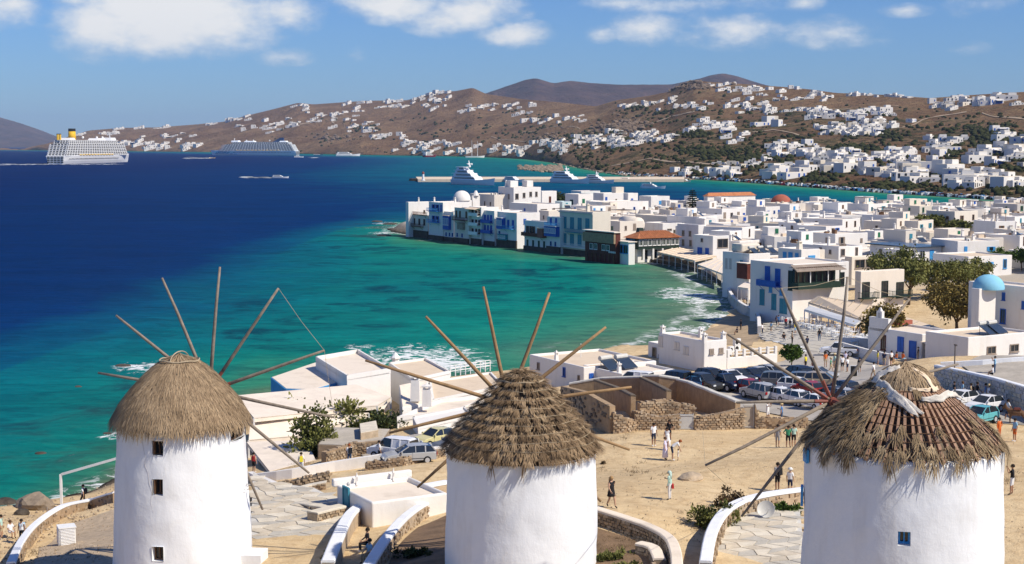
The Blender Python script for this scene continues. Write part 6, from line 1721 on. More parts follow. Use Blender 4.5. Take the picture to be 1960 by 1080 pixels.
# --- the roofless stone ruin beside the sandy square
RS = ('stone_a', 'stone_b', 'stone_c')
wall_thing('ruin_wall', 'tall shadowed side wall of the roofless ruin nearest the middle mill', [(1078, 792), (1122, 812), (1172, 830)], [2.6, 2.7, 2.2], .5, 'mud_wall', None, 150, .42, ('stone_dark', 'stone_b', 'stone_dark'), seed=11)  # mostly darker stones put this wall's shade into its colour
wall_thing('ruin_wall', 'collapsed front corner of the ruin with loose stones', [(1172, 830), (1196, 828), (1214, 824), (1240, 822)], [1.7, 1.1, .7, .9], .55, 'mud_wall', None, 110, .36, RS, seed=12, top_stones=50, ragged=.2)
wall_thing('ruin_wall', 'stepped dry stone front wall of the ruin left of the grey metal gate', [(1214, 824), (1260, 823), (1299, 823)], [1.5, 1.0, 1.2], .5, 'mud_wall', None, 120, .34, RS, seed=13, top_stones=46, ragged=.2)
wall_thing('ruin_wall', 'dry stone front wall of the ruin between the gate and the grey door', [(1328, 823), (1375, 822), (1422, 820)], [1.0, 1.2, 1.6], .5, 'mud_wall', None, 150, .34, RS, seed=14, top_stones=50, ragged=.2)
wall_thing('ruin_wall', 'low dry stone wall right of the grey door toward the sail pole', [(1444, 820), (1452, 820), (1500, 820), (1545, 818)], [2.0, .9, .8, .8], .5, 'mud_wall', None, 90, .34, RS, seed=15, top_stones=18)
wall_thing('ruin_wall', 'plastered curved back wall of the ruin facing the mills', [(1298, 766), (1320, 776), (1350, 790), (1412, 806)], [1.9, 2.1, 2.1, 1.6], .45, 'mud_wall', 'mortar', 0, seed=16, sub=4)
wall_thing('ruin_wall', 'pale plastered rear wall of the ruin under the parked cars', [(1228, 764), (1262, 766), (1300, 766)], [2.2, 2.3, 2.0], .45, 'mud_wall', 'mortar', 0, seed=17)
wall_thing('ruin_wall', 'pale rear wall at the left end of the ruin with a small window', [(1090, 772), (1150, 768), (1228, 766)], [1.9, 2.2, 2.2], .45, 'mud_wall', 'mortar', 0, seed=18)
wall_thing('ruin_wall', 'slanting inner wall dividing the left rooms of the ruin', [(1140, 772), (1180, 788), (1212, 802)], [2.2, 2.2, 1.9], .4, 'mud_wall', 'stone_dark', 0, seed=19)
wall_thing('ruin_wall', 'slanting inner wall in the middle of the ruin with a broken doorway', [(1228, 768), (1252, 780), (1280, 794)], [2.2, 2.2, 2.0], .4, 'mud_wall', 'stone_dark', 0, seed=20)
wall_thing('ruin_wall', 'thick inner stone wall behind the stepped front wall of the ruin', [(1222, 806), (1268, 803), (1330, 806)], [1.5, 1.7, 1.2], .5, 'mud_wall', None, 90, .36, RS, seed=21, top_stones=12)
def gate(label, x0, x1, yb, h, mat, name='gate'):
    a, b = PG(x0, yb), PG(x1, yb); w = (b - a).length; t = thing(name, label, 'gate', a, math.atan2((b - a).y, (b - a).x))
    obj('panel', MB().box((w / 2, 0, h / 2), (w - .1, .05, h)), M[mat], t)
    for x in (0.03, w - .03): obj('gate_post', MB().box((x, 0, h / 2), (.08, .1, h + .1)), M['steel'], t)
    for z in (.12, h - .08): obj('gate_bar', MB().box((w / 2, -.05, z), (w - .14, .04, .07)), M['steel'], t)
gate('grey sheet metal gate in the front wall of the ruin', 1300, 1327, 823, 1.25, 'steel'); gate('tall grey door between stone piers at the right end of the ruin', 1422, 1443, 820, 1.9, 'canvas_grey', 'metal_door')

# ------------------------------------------------------------------ beach restaurant terraces, awnings over tables
def shelter(label, quad, zt, zg, mat, posts=6, name='awning_roof', cat='awning', ribs=0, th=.10, valance=.35, rib_mat='canvas_grey'):
    """fabric roof: quad of picture corners at height(s) zt, carried on posts"""
    zt = zt if isinstance(zt, list) else [zt] * len(quad)
    pts = [P(x, y, z) for (x, y), z in zip(quad, zt)]; base = Vector((pts[0].x, pts[0].y, zg)); t = thing(name, label, cat, base)
    L = [p - base for p in pts]; n = len(L)
    mb = MB(); mb.add([*L, *[p - Vector((0, 0, th)) for p in L]], [tuple(range(n)), tuple(range(2 * n - 1, n - 1, -1))] + [(i, n + i, n + (i + 1) % n, (i + 1) % n) for i in range(n)])
    if mb.v: 
        o = obj('fabric', mb, M[mat], t)
    for i in range(n):
        a, b = L[i], L[(i + 1) % n]
        if valance: obj('valance', MB().add([a - Vector((0, 0, .03)), b - Vector((0, 0, .03)), b - Vector((0, 0, valance)), a - Vector((0, 0, valance))], [(0, 1, 2, 3)]), M[mat], t)
        k = max(1, int((b - a).length / 4.5))
        for j in range(k):
            q = a.lerp(b, j / k); obj('post', MB().box((q.x, q.y, q.z / 2 - .5), (.14, .14, q.z + .9)), M['white_metal'], t)
    for j in range(ribs):
        u = (j + .5) / ribs; a = L[0].lerp(L[1], u) + Vector((0, 0, .05)); b = L[3].lerp(L[2], u) + Vector((0, 0, .05))
        obj('rib', MB().tube([a, b], .07, 4), M[rib_mat], t)
    return t
shelter('long beige fabric roof over waterside tables right of the orange-roofed restaurant', [(1258, 482), (1330, 499), (1372, 490), (1298, 473)], [3.1, 3.1, 3.5, 3.5], .9, 'canvas', ribs=9, rib_mat='canvas_white')
shelter('smaller cream fabric roof over tables between the waterside awning and the tall beach house', [(1335, 506), (1392, 527), (1392, 507), (1372, 494)], [3.1, 3.1, 3.5, 3.5], .9, 'canvas_white', ribs=5, rib_mat='canvas')
qy = MB(); qpts = [P(x, y, 0) for x, y in [(1200, 497), (1257, 503), (1300, 511), (1345, 524), (1394, 554), (1402, 505), (1300, 474), (1215, 470)]]
qy.prism([(p.x, p.y) for p in qpts], -1, .85); obj('quay', qy, M['rock_wet'], kind='structure')
qp = MB(); qp.prism([(p.x, p.y) for p in qpts], 0.854, .9); obj('quay_paving', qp, M['concrete'], kind='structure')
shelter('large sloping beige fabric terrace roof with dark seams below the glazed veranda', [(1548, 578), (1668, 618), (1690, 588), (1566, 566)], [5.4, 5.2, 6.2, 6.4], 2.6, 'canvas', ribs=8)
shelter('beige terrace roof at the foot of the feathery trees', [(1668, 622), (1752, 645), (1800, 628), (1700, 596)], [5.4, 5.4, 6.0, 6.0], 3.2, 'canvas', ribs=4)
shelter('white scalloped awning strip along the lower edge of the beige terrace roof', [(1540, 592), (1636, 622), (1646, 614), (1550, 585)], [4.7, 4.6, 5.1, 5.1], 2.6, 'white_metal', ribs=0)
shelter('small cream canvas sail over the tables by the sea wall', [(1412, 549), (1432, 552), (1446, 543), (1426, 540)], 4.4, 2.0, 'canvas_white')
shelter('cream canvas roof in front of the chapel court', [(1738, 706), (1790, 728), (1834, 718), (1800, 686)], 7.0, 5.4, 'canvas_white')
# restaurant roofs at the sea edge behind the left mill
def slab_block(label, quad, zt, zg, roof, wall='whitewash', cat='building', name='restaurant_block', par=.0):
    zt = zt if isinstance(zt, list) else [zt] * len(quad)
    pts = [P(x, y, z) for (x, y), z in zip(quad, zt)]
    base = Vector((pts[0].x, pts[0].y, zg)); L = [p - base for p in pts]
    ar_ = sum(L[i].x * L[(i + 1) % len(L)].y - L[(i + 1) % len(L)].x * L[i].y for i in range(len(L)))
    if ar_ < 0: L.reverse()
    t = thing(name, label, cat, base); mb = MB(); mb.prism([(p.x, p.y) for p in L], -5, [p.z for p in L]); soften(obj('wall', mb, M[wall], t), .08)
    cx = sum((p for p in L), Vector()) / len(L)
    rf = MB(); inn = [cx + (p - cx) * .965 for p in L]; rf.prism([(p.x, p.y) for p in inn], [p.z + .004 for p in inn], [p.z + .06 for p in inn]); obj('roof', rf, M[roof], t)
    if par:
        for i in range(len(L)):
            a, b = L[i], L[(i + 1) % len(L)]; n3 = (cx - (a + b) / 2); n3.z = 0; n3 = n3.normalized() * .25
            k = MB(); k.loft([[a + Vector((0, 0, -.1)), a + n3 + Vector((0, 0, -.1)), a + n3 + Vector((0, 0, par)), a + Vector((0, 0, par))], [b + Vector((0, 0, -.1)), b + n3 + Vector((0, 0, -.1)), b + n3 + Vector((0, 0, par)), b + Vector((0, 0, par))]]); obj('parapet', k, M[wall], t)
    return t
slab_block('raised flat white roof with low parapets at the far end of the seaside restaurant', [(664, 727), (748, 713), (686, 676), (604, 690)], 6.6, 2.5, 'roof_white', 'whitewash', par=.45)
slab_block('lower flat roof at the seaward corner of the seaside restaurant', [(546, 745), (596, 747), (664, 728), (604, 694), (518, 723)], 5.6, 2.0, 'roof_white', 'sky_blue_paint')
slab_block('flat roof by the breaking waves at the right end of the seaside restaurant', [(790, 731), (862, 715), (815, 690), (744, 699)], 6.0, 2.5, 'roof_beige', 'whitewash', par=.3)
tw_ = slab_block('white wash-house block with two square chimneys beside the restaurant roofs', [(770, 780), (830, 770), (816, 728), (764, 738)], [5.9, 5.6, 6.2, 6.6], 3.0, 'roof_white')
chimney(tw_, 1.0, 3.0, 3.0, 2.0, .9); chimney(tw_, 2.2, 1.2, 2.8, 1.6, .9)
slab_block('low flat beige roof with rounded white rim right of the wash-house', [(828, 770), (965, 742), (940, 716), (822, 734)], 5.4, 3.2, 'roof_beige', par=.25)
slab_block('stepped white terrace with low walls in front of the wash-house', [(760, 806), (872, 792), (960, 760), (840, 772)], 5.2, 3.4, 'roof_white', par=.4)
slab_block('white stair wall stepping down to the yellow car', [(800, 822), (905, 798), (890, 782), (790, 802)], 5.6, 4.0, 'whitewash', par=.2)
shelter('large pale fabric roof over the seaside restaurant terrace', [(486, 800), (722, 776), (748, 760), (682, 736), (452, 757)], [5.9, 5.7, 5.9, 6.3, 6.3], 2.5, 'canvas_white', ribs=0, valance=.4)
shelter('pale fabric screen sloping down toward the big bush', [(476, 842), (592, 832), (706, 790), (480, 800)], [4.4, 4.3, 5.2, 5.6], 2.8, 'canvas_white', ribs=0, valance=.5)
shelter('lowest pale fabric sail beside the left mill', [(516, 902), (604, 880), (586, 842), (472, 846)], [4.7, 4.9, 4.7, 4.6], 3.6, 'canvas_white', ribs=0, valance=.3)
fn = thing('railing', 'white metal railing at the edge of the beach terrace by the waves', 'railing', P(862, 718, 5.45))
a, b = Vector((0, 0, 0)), P(938, 707, 5.45) - P(862, 718, 5.45)
for k in range(9):
    q = a.lerp(b, k / 8); obj('post', MB().tube([q + Vector((0, 0, -.2)), q + Vector((0, 0, 1.0))], .06, 5), M['white_metal'], fn)
for z in (.4, .7, 1.0): obj('rail', MB().tube([a + Vector((0, 0, z)), b + Vector((0, 0, z))], .05, 5), M['white_metal'], fn)
lt = thing('roof_lantern', 'little white pointed lantern standing alone at the surf edge', 'lantern', P(757, 692, 4.2)); obj('body', MB().lathe([(.45, -3), (.45, .3), (.6, .35), (.6, .5), (.03, 1.1)], 8), M['white_metal'], lt)

# ------------------------------------------------------------------ trees and bushes
def mat_leaf(name, a, b_, c):
    def f(n, b):
        t = n.n('ShaderNodeAttribute', attribute_name='tone').outputs['Fac']
        n.l(n.ramp(t, [(0, a), (.5, b_), (1, c)]), b.inputs['Base Color'])
        b.inputs['Subsurface Weight'].default_value = 0.0
    return principled(name, f, rough=.75, spec=.15)
mat_leaf('leaf_olive', (.055, .066, .018), (.135, .145, .042), (.27, .26, .085))
mat_leaf('leaf_bronze', (.065, .052, .015), (.165, .125, .036), (.30, .22, .065))
mat_leaf('leaf_dark', (.02, .03, .012), (.045, .062, .022), (.09, .11, .04))
mat_leaf('leaf_green', (.025, .050, .010), (.070, .125, .022), (.14, .20, .045))
mat_leaf('leaf_pine', (.012, .020, .012), (.028, .042, .024), (.055, .07, .04))
mat_leaf('leaf_dry', (.05, .035, .02), (.13, .09, .045), (.24, .17, .09))
class Leaves:
    def __init__(s): s.v = []; s.f = []; s.t = []
    def leaf(s, p, d, sz, tone, q, wide=.45):
        a = Vector((q.gauss(0, 1), q.gauss(0, 1), q.gauss(0, 1))); n = d.cross(a)
        if n.length < 1e-4: return
        n = n.normalized() * sz * wide; o = len(s.v); d = d.normalized() * sz
        s.v += [p - n, p + n, p + d + n * .5, p + d - n * .5]; s.f.append((o, o + 1, o + 2, o + 3)); s.t += [tone] * 4
    def build(s, name, mat, parent=None, **kw):
        me = bpy.data.meshes.new(name); me.from_pydata([tuple(v) for v in s.v], [], s.f)
        at = me.attributes.new('tone', 'FLOAT', 'POINT'); at.data.foreach_set('value', s.t); me.materials.append(M[mat]); me.update()
        return link(name, me, parent, **kw)
def tree(label, px, py, h, rx, mat, seed, name='tamarisk_tree', droop=.3, clumps=52, per=95, trunk_h=.35, leaf=.25, cat='tree', flat=.8, zg=None, group=None):
    q = random.Random(seed); b = PG(px, py); t = thing(name, label, cat, b, 0, group)
    tr = MB(); th = h * trunk_h; lean = Vector((q.uniform(-.3, .3), q.uniform(-.3, .3), 0))
    tr.tube([(0, 0, -.5), lean * th * .3 + Vector((0, 0, th * .5)), lean * th * .5 + Vector((0, 0, th))], [h * .035, h * .028, h * .022], 8)
    cen = []
    for k in range(clumps):
        while True:
            u = Vector((q.uniform(-1, 1), q.uniform(-1, 1), q.uniform(-1, 1)))
            if .25 < u.length < 1: break
        c = Vector((u.x * rx, u.y * rx, th + (h - th) * (.52 + .46 * u.z * flat)))
        c.z += fbm(np.array([u.x * 2 + seed]), np.array([u.y * 2]), 2)[0] * h * .3
        cen.append(c)
    for c in cen[:9]:
        s = lean * th * .5 + Vector((0, 0, th * q.uniform(.7, 1))); m = s.lerp(c, .5) + Vector((0, 0, -h * .03)); tr.tube([s, m, c], [h * .014, h * .009, h * .003], 5)
    obj('trunk', tr, M['bark'], t, smooth=True)
    L = Leaves()
    for c in cen:
        r = h * q.uniform(.06, .14); tone0 = q.uniform(.15, .75)
        for k in range(per):
            d = Vector((q.gauss(0, 1), q.gauss(0, 1), q.gauss(0, .8)))
            if d.length < .01: continue
            p = c + d * r * .62
            dd = d.normalized() + Vector((0, 0, -droop * 2)) if droop else d
            L.leaf(p, dd, leaf * q.uniform(.6, 1.5), min(1, max(0, tone0 + q.uniform(-.25, .3))), q)
    L.build('crown', mat, t)
    return t
tree('tall feathery dark olive tree left of a pair, before the iron balcony', 1692, 580, 8.8, 2.9, 'leaf_olive', 1, droop=.7, clumps=60, trunk_h=.28)
tree('tallest feathery olive tree right of a pair with a pale forked trunk', 1738, 584, 9.6, 3.0, 'leaf_olive', 2, droop=.7, clumps=64, trunk_h=.34)
tree('broad bronze-green tree, the biggest crown beside the pale blue dome', 1832, 636, 8.0, 4.5, 'leaf_bronze', 3, droop=.25, clumps=96, per=90, trunk_h=.2)
tree('small rounded bronze tree over the table square', 1688, 672, 5.8, 2.3, 'leaf_bronze', 4, droop=.2, clumps=46, trunk_h=.3, leaf=.26)
tree('spreading olive-green tree behind the bronze tree, reaching the blue dome', 1800, 570, 7.0, 5.2, 'leaf_olive', 5, clumps=70, trunk_h=.25)
tree('olive-green tree spreading above the blue dome', 1850, 558, 6.2, 4.0, 'leaf_olive', 6, clumps=60, trunk_h=.25)
tree('bright green round tree left of two at the right edge of town', 1915, 516, 4.5, 2.4, 'leaf_green', 7, 'round_tree', 0, 36, 60)
tree('bright green round tree right of two at the right edge of town', 1956, 518, 4.5, 2.4, 'leaf_green', 8, 'round_tree', 0, 36, 60)
tree('bushy green tree among white roofs, left of a pair', 1785, 446, 5.2, 4.6, 'leaf_olive', 9, 'garden_tree', .1, 60, 60, leaf=.45)
tree('lower green tree among white roofs, right of a pair', 1836, 452, 4.4, 4.4, 'leaf_olive', 10, 'garden_tree', .1, 54, 60, leaf=.45)
tree('dark green tree standing behind the headland houses', 1062, 412, 9.5, 4.2, 'leaf_dark', 12, 'garden_tree', .1, 60, 60, leaf=.5)
tree('low olive shrubbery tree just right of the dark headland tree', 1082, 412, 5.0, 3.8, 'leaf_olive', 13, 'garden_tree', .1, 40, 50, leaf=.5)
tree('small green courtyard tree in front of the ochre house', 1560, 482, 4.2, 4.2, 'leaf_olive', 14, 'garden_tree', .1, 40, 50, leaf=.4)
tree('bright green round bush-tree beside the row of parked cars', 1514, 702, 2.6, 1.1, 'leaf_green', 15, 'round_tree', 0, 36, 60, .25, .17)
def pine(label, px, py, h):
    q = random.Random(3); b = PG(px, py); t = thing('norfolk_pine', label, 'tree', b)
    obj('trunk', MB().tube([(0, 0, -1), (0, 0, h * .5), (0, 0, h)], [h * .028, h * .018, .04], 8), M['bark'], t)
    L = Leaves()
    nw = 17
    for k in range(nw):
        z = h * (.14 + .84 * (k / nw) ** .95); r = h * .30 * (1 - k / nw) ** .85 + .25
        for j in range(7):
            a = 2 * math.pi * (j + .5 * (k % 2)) / 7 + q.uniform(-.15, .15); d = Vector((math.cos(a), math.sin(a), 0))
            rr = r * q.uniform(.75, 1.12)
            br = MB(); br.tube([(0, 0, z), d * rr * .5 + Vector((0, 0, z - .08 * rr)), d * rr + Vector((0, 0, z + .06 * rr))], [.08, .06, .02], 4); 
            for m in range(int(26 * rr / 2 + 10)):
                u = q.uniform(.12, 1); p = d * rr * u + Vector((0, 0, z - .25 * rr * u * (1 - u) + .06 * rr * u))
                s = Vector((-d.y, d.x, 0)) * q.choice([-1, 1]) + d * .6 + Vector((0, 0, q.uniform(-.25, .15)))
                L.leaf(p, s, q.uniform(.45, .9) * (1.15 - .5 * u), q.uniform(.1, .9) * (.5 + .5 * u), q, .28)
    L.build('crown', 'leaf_pine', t)
pine('tall tiered dark pine rising over the roofs beside the harbour', 1325, 436, 12.6)
def bush(label, px, py, w, h, mat, seed, n=2400, leaf=.12, name='bush'):
    q = random.Random(seed); b = PG(px, py); t = thing(name, label, 'bush', b); L = Leaves()
    cl = [(Vector((q.gauss(0, .42) * w, q.gauss(0, .42) * w * .8, abs(q.gauss(.35, .28)) * h)), q.uniform(.1, .8)) for _ in range(26)]
    st = MB()
    for c, _ in cl[:10]: st.tube([(c.x * .2, c.y * .2, -.2), c * .6, c], [.04, .03, .01], 4)
    obj('stem', st, M['bark'], t)
    for k in range(n):
        c, t0 = q.choice(cl); d = Vector((q.gauss(0, 1), q.gauss(0, 1), q.gauss(0, 1)))
        p = c + d * .17 * (w + h) / 2 * .8
        if p.z < 0: p.z = abs(p.z) * .3
        L.leaf(p, d + Vector((0, 0, .6)), leaf * q.uniform(.6, 1.5), min(1, max(0, t0 + q.uniform(-.3, .3))), q)
    L.build('foliage', mat, t)
bush('large olive-green bush spreading over the pale restaurant canvas', 660, 832, 4.6, 2.6, 'leaf_olive', 21, 6500, .26)
bush('olive-green bush hanging down beside the lowest canvas sail', 598, 870, 2.0, 2.6, 'leaf_olive', 22, 3000, .22)
bush('dark green bush right of the big olive bush', 735, 822, 1.8, 1.5, 'leaf_dark', 23, 1800, .15)
bush('low olive bush on the stone terrace near the white van', 690, 855, 1.0, .5, 'leaf_olive', 24, 1000, .14)
bush('wild dark green bush outside the curved white parapet', 1362, 1010, 1.25, 1.1, 'leaf_olive', 25, 3000, .11)
bush('dry brownish bush topping the wild dark green one', 1408, 968, .95, .7, 'leaf_dry', 26, 1800, .10)
bush('trimmed glossy green bush inside the curved parapet near the dish', 1506, 986, .70, .55, 'leaf_green', 27, 2200, .10)
bush('small green plant on the patio edge below the white house', 630, 1078, .35, .45, 'leaf_green', 28, 700, .10)
bush('low green plants in the bed right of the middle mill', 1170, 1070, .9, .22, 'leaf_olive', 29, 1500, .09)
bush('green plants at the bottom of the bed right of the middle mill', 1200, 1092, .7, .25, 'leaf_olive', 30, 1200, .09)
bush('dark plants in the shaded bed left of the middle mill', 800, 1068, .9, .4, 'leaf_dark', 31, 1400, .10)
bush('spiky dry tuft on the terrace below the farmhouse', 1918, 690, .9, 1.0, 'leaf_dry', 32, 900, .22)
bush('tiny dry tuft on the sand by the middle mill', 1155, 888, .22, .15, 'leaf_dry', 33, 200, .08)
# ------------------------------------------------------------------ foreground: patios, curved parapets, the small white house
def flags(name, poly_px, z, n, size, seed, mats=('flagstone', 'flagstone_pale', 'flagstone_grey'), off=.05):
    """crazy paving: irregular stones laid on a mortar bed, every stone its own piece"""
    bed = drape(name, poly_px, 'mortar', off, 2.0, z=z); q = random.Random(seed)
    poly = [P(x, y, z).to_2d() for x, y in poly_px]; cx = sum((p for p in poly), Vector((0, 0))) / len(poly)
    ca, sa = math.cos(.4), math.sin(.4); grid = {}
    def pt(i, j):
        if (i, j) not in grid:
            x = i * size + (size * .5 if j % 2 else 0) + q.uniform(-.24, .24) * size; y = j * size * .8 + q.uniform(-.2, .2) * size
            grid[(i, j)] = Vector((cx.x + x * ca - y * sa, cx.y + x * sa + y * ca))
        return grid[(i, j)]
    k = 0
    cells = sorted(((i, j) for i in range(-40, 40) for j in range(-60, 60)), key=lambda c: (pt(*c)).length)
    for i, j in cells:
        c = [pt(i, j), pt(i + 1, j), pt(i + 1, j + 1), pt(i, j + 1)]; m = sum((p for p in c), Vector((0, 0))) / 4
        if k >= n or not inside(np.array([m.x]), np.array([m.y]), poly)[0]: continue
        mb = MB(); mb.prism([((m + (p - m) * .93).x - m.x, (m + (p - m) * .93).y - m.y) for p in c], 0, .05 + q.uniform(0, .02))
        if q.random() < .5: pass
        o = obj('paving_stone', mb, M[q.choice(mats)], bed, (m.x, m.y, z + off - .01)); k += 1
    return bed
flags('patio', [(484, 905), (520, 925), (600, 935), (655, 962), (660, 1010), (650, 1050), (628, 1110), (478, 1110)], 7.9, 260, 1.0, 1)
flags('round_patio', [(1352, 1110), (1372, 1040), (1400, 1000), (1450, 982), (1530, 968), (1545, 1110)], 10.25, 240, .9, 2)
flags('garden_path', [(1145, 1085), (1180, 1000), (1230, 1018), (1285, 1060), (1290, 1110), (1180, 1120)], 10.2, 60, .8, 3, ('flagstone_pale', 'stone_c'))

CAPW = 'mill_white'
wall_thing('parapet', 'curved white-capped stone parapet left of the slim mill above the path', [(222, 962), (170, 972), (120, 990), (72, 1022), (42, 1060), (22, 1110)], [.75, .75, .8, .8, .85, .9], .42, 'mud_wall', CAPW, 150, .32, RS, .10, 31, 5)
wall_thing('parapet', 'curved white parapet striped by sail shadows between the patio and the middle mill', [(628, 1112), (648, 1060), (672, 1012), (712, 984), (780, 962), (858, 945)], [.9, .9, .9, .85, .8, .75], .60, 'stone_c', CAPW, 0, .35, RS, .12, 32, 5)
wall_thing('parapet', 'lower white-topped parapet round the shaded bed left of the middle mill', [(700, 1120), (738, 1060), (772, 1020), (812, 990), (862, 972)], [.7, .75, .8, .8, .8], .50, 'stone_c', CAPW, 120, .30, RS, .10, 33, 5)
wall_thing('parapet', 'grey-topped stone wall bending round the bed right of the middle mill', [(1140, 1000), (1190, 1016), (1240, 1034), (1278, 1056), (1292, 1085), (1296, 1120)], [.7, .7, .7, .7, .75, .75], .46, 'stone_b', 'roof_white', 140, .30, RS, .10, 34, 5)
wall_thing('parapet', 'short inner step of stone inside the bed right of the middle mill', [(1222, 1058), (1250, 1066), (1262, 1090)], .45, .5, 'stone_b', 'roof_white', 30, .3, RS, .08, 35, 3)
wall_thing('parapet', 'broad curved white parapet round the patio with the satellite dish', [(1350, 1118), (1360, 1062), (1380, 1022), (1410, 996), (1460, 976), (1540, 962)], [.95, .95, .95, .9, .8, .75], .50, 'stone_c', CAPW, 130, .32, RS, .12, 36, 5)
wall_thing('stone_bench', 'long low stone bench wall with pale flags along the patio behind the slim mill', [(484, 962), (540, 972), (600, 984), (640, 992)], [.5, .5, .55, .6], .55, 'stone_b', 'flagstone_pale', 110, .32, RS, .07, 37)
wall_thing('stone_bench', 'square-ended stone bench block at the patio corner under the white house', [(598, 1006), (628, 998), (656, 992)], [.75, .75, .75], .8, 'stone_c', 'flagstone_pale', 60, .32, RS, .07, 38)
wall_thing('white_wall', 'long white wall running above the patio toward the middle mill', [(484, 925), (560, 915), (640, 902), (740, 888), (858, 872)], [.7, .7, .75, .8, .8], .40, 'whitewash', None, seed=39, sub=3)
wall_thing('stone_bank', 'rough stone bank under the long white wall', [(536, 944), (580, 936), (630, 924)], [.7, .8, .8], .5, 'stone_dark', None, 70, .34, RS, seed=40, top_stones=14)
wall_thing('stone_bank', 'curved low stone seat beside the rough bank on the patio', [(556, 962), (580, 946), (625, 936)], [.45, .5, .5], .45, 'stone_c', 'flagstone_pale', 30, .3, RS, .06, 41, 3)
wall_thing('low_wall', 'low rubble wall along the lane in front of the grey car', [(700, 900), (770, 892), (850, 872)], [.6, .6, .6], .45, 'mud_wall', None, 100, .34, RS, seed=42, top_stones=20)
wall_thing('low_wall', 'stone terrace edge under the low olive bush by the lane', [(620, 892), (680, 872), (735, 862)], [1.1, 1.0, .8], .5, 'mud_wall', None, 110, .36, RS, seed=43, top_stones=12)
wall_thing('white_kerb', 'white kerb beam at the foot of the slim mill where two walkers pass', [(478, 915), (500, 925), (530, 938)], .5, .45, 'whitewash', None, seed=44)
slab_block('grey concrete roof terrace with a pipe above the lane behind the olive bush', [(608, 852), (724, 856), (748, 822), (626, 818)], 5.7, 4.0, 'concrete', 'stone_b', name='store_hut')
slab_block('small stone-sided block on the concrete terrace', [(690, 830), (724, 824), (720, 806), (688, 812)], 6.3, 5.5, 'flagstone_pale', 'stone_c', name='store_hut')
t, W, D, H = simple('small rounded white house with a flat roof and a blue-grey door by the patio', 626, 712, 856, 1012, 962, 7.7, [], roof='roof_white', name='patio_house')
door(t, 'L', D * .30, W, D, .0, .9, 1.75, 'teal_paint'); lp = MB(); lp.lathe([(.10, 0), (.12, .1), (.02, .22)], 8, (-.12, D * .6, 1.95)); obj('wall_lamp', lp, M['steel'], t)
for o in t.children:
    for m_ in o.modifiers:
        if m_.type == 'BEVEL': m_.width = .22; m_.segments = 4
for u in (.25, .75): chimney(t, W * u, D - .25, H - .1, .25, .14)
spt = MB(); spt.box((W * .5, D + .2, H + .12), (W + .4, .35, .5)); soften(obj('parapet', spt, M['whitewash'], t))
# sand-coloured beds inside the parapets
plain('bed_soil', (.19, .125, .075), .95, .4, 1.0, bmp=.6)
drape('planting_bed', [(724, 1120), (752, 1062), (800, 1012), (862, 985), (862, 1120)], 'bed_soil', .08)
drape('planting_bed', [(1140, 1012), (1200, 1030), (1262, 1060), (1280, 1120), (1140, 1120)], 'bed_soil', .06)
drape('walled_yard', [(60, 1110), (75, 1050), (120, 1010), (222, 975), (230, 1110)], 'stone_c', .06)
# white louvred cabinet, gate frame, dish
c = PG(128, 1042); t = thing('louvred_cabinet', 'white louvred machine cabinet inside the left parapet', 'cabinet', c, R(24))
obj('body', MB().box((0, 0, .62), (1.05, 1.0, 1.2)), M['white_metal'], t); obj('lid', MB().box((0, 0, 1.25), (1.15, 1.1, .07)), M['white_metal'], t)
for k in range(11):
    for f in (0, 1):
        o = link('slat', shared(('louvre',), lambda: MB().box((0, 0, 0), (.92, .05, .07)).mesh('slat', M['hull_white'])), t, (0, -.53, .12 + k * .1) if f == 0 else (-.555, 0, .12 + k * .1), 0 if f == 0 else R(90)); o.rotation_euler.x = R(30) if f == 0 else 0
obj('slat_shade_sheet', MB().box((0, -.502, .62), (.9, .01, 1.1)), M['matt_black'], t)  # black sheet stands in for the shade behind the slats
a = PG(118, 972); t = thing('timber_frame', 'whitewashed timber post and long beam on the shore path left of the slim mill', 'gate frame', a)
top = PD(118, 908, a.y); e = PD(226, 877, a.y - 1)
obj('post', MB().box((0, 0, (top.z - a.z) / 2 - .2), (.17, .17, top.z - a.z + .4)), M['white_metal'], t); obj('beam', MB().tube([top - a, e - a], .13, 4), M['white_metal'], t); obj('post', MB().box((e.x - a.x, e.y - a.y, (e.z - a.z) / 2 - .3), (.17, .17, e.z - a.z + .5)), M['white_metal'], t)
pp = PG(90, 1000); t = thing('wooden_stake', 'short weathered stake beside the shore path', 'stake', pp); obj('stake', MB().tube([(0, 0, -.2), (.05, 0, 1.1)], [.07, .05], 6), M['grey_wood'], t)
c = PG(1466, 998); t = thing('satellite_dish', 'pale satellite dish standing in the patio beside the green bush', 'satellite dish', c)
di = MB(); di.lathe([(.01, 0), (.2, .02), (.36, .075), (.46, .13), (.47, .135), (.45, .12)], 28); o = obj('reflector', di, M['tank'], t, (0, 0, .62), smooth=True); o.rotation_euler = (R(62), 0, R(-14))
ar = MB(); ar.tube([(0, 0, -.1), (0, 0, .6)], .035, 6); obj('mast', ar, M['steel'], t); lnb = MB(); lnb.tube([(0, -.02, .35), (.06, -.42, .72)], .02, 5); lnb.box((.06, -.44, .74), (.09, .09, .12)); obj('feed_arm', lnb, M['steel'], t)
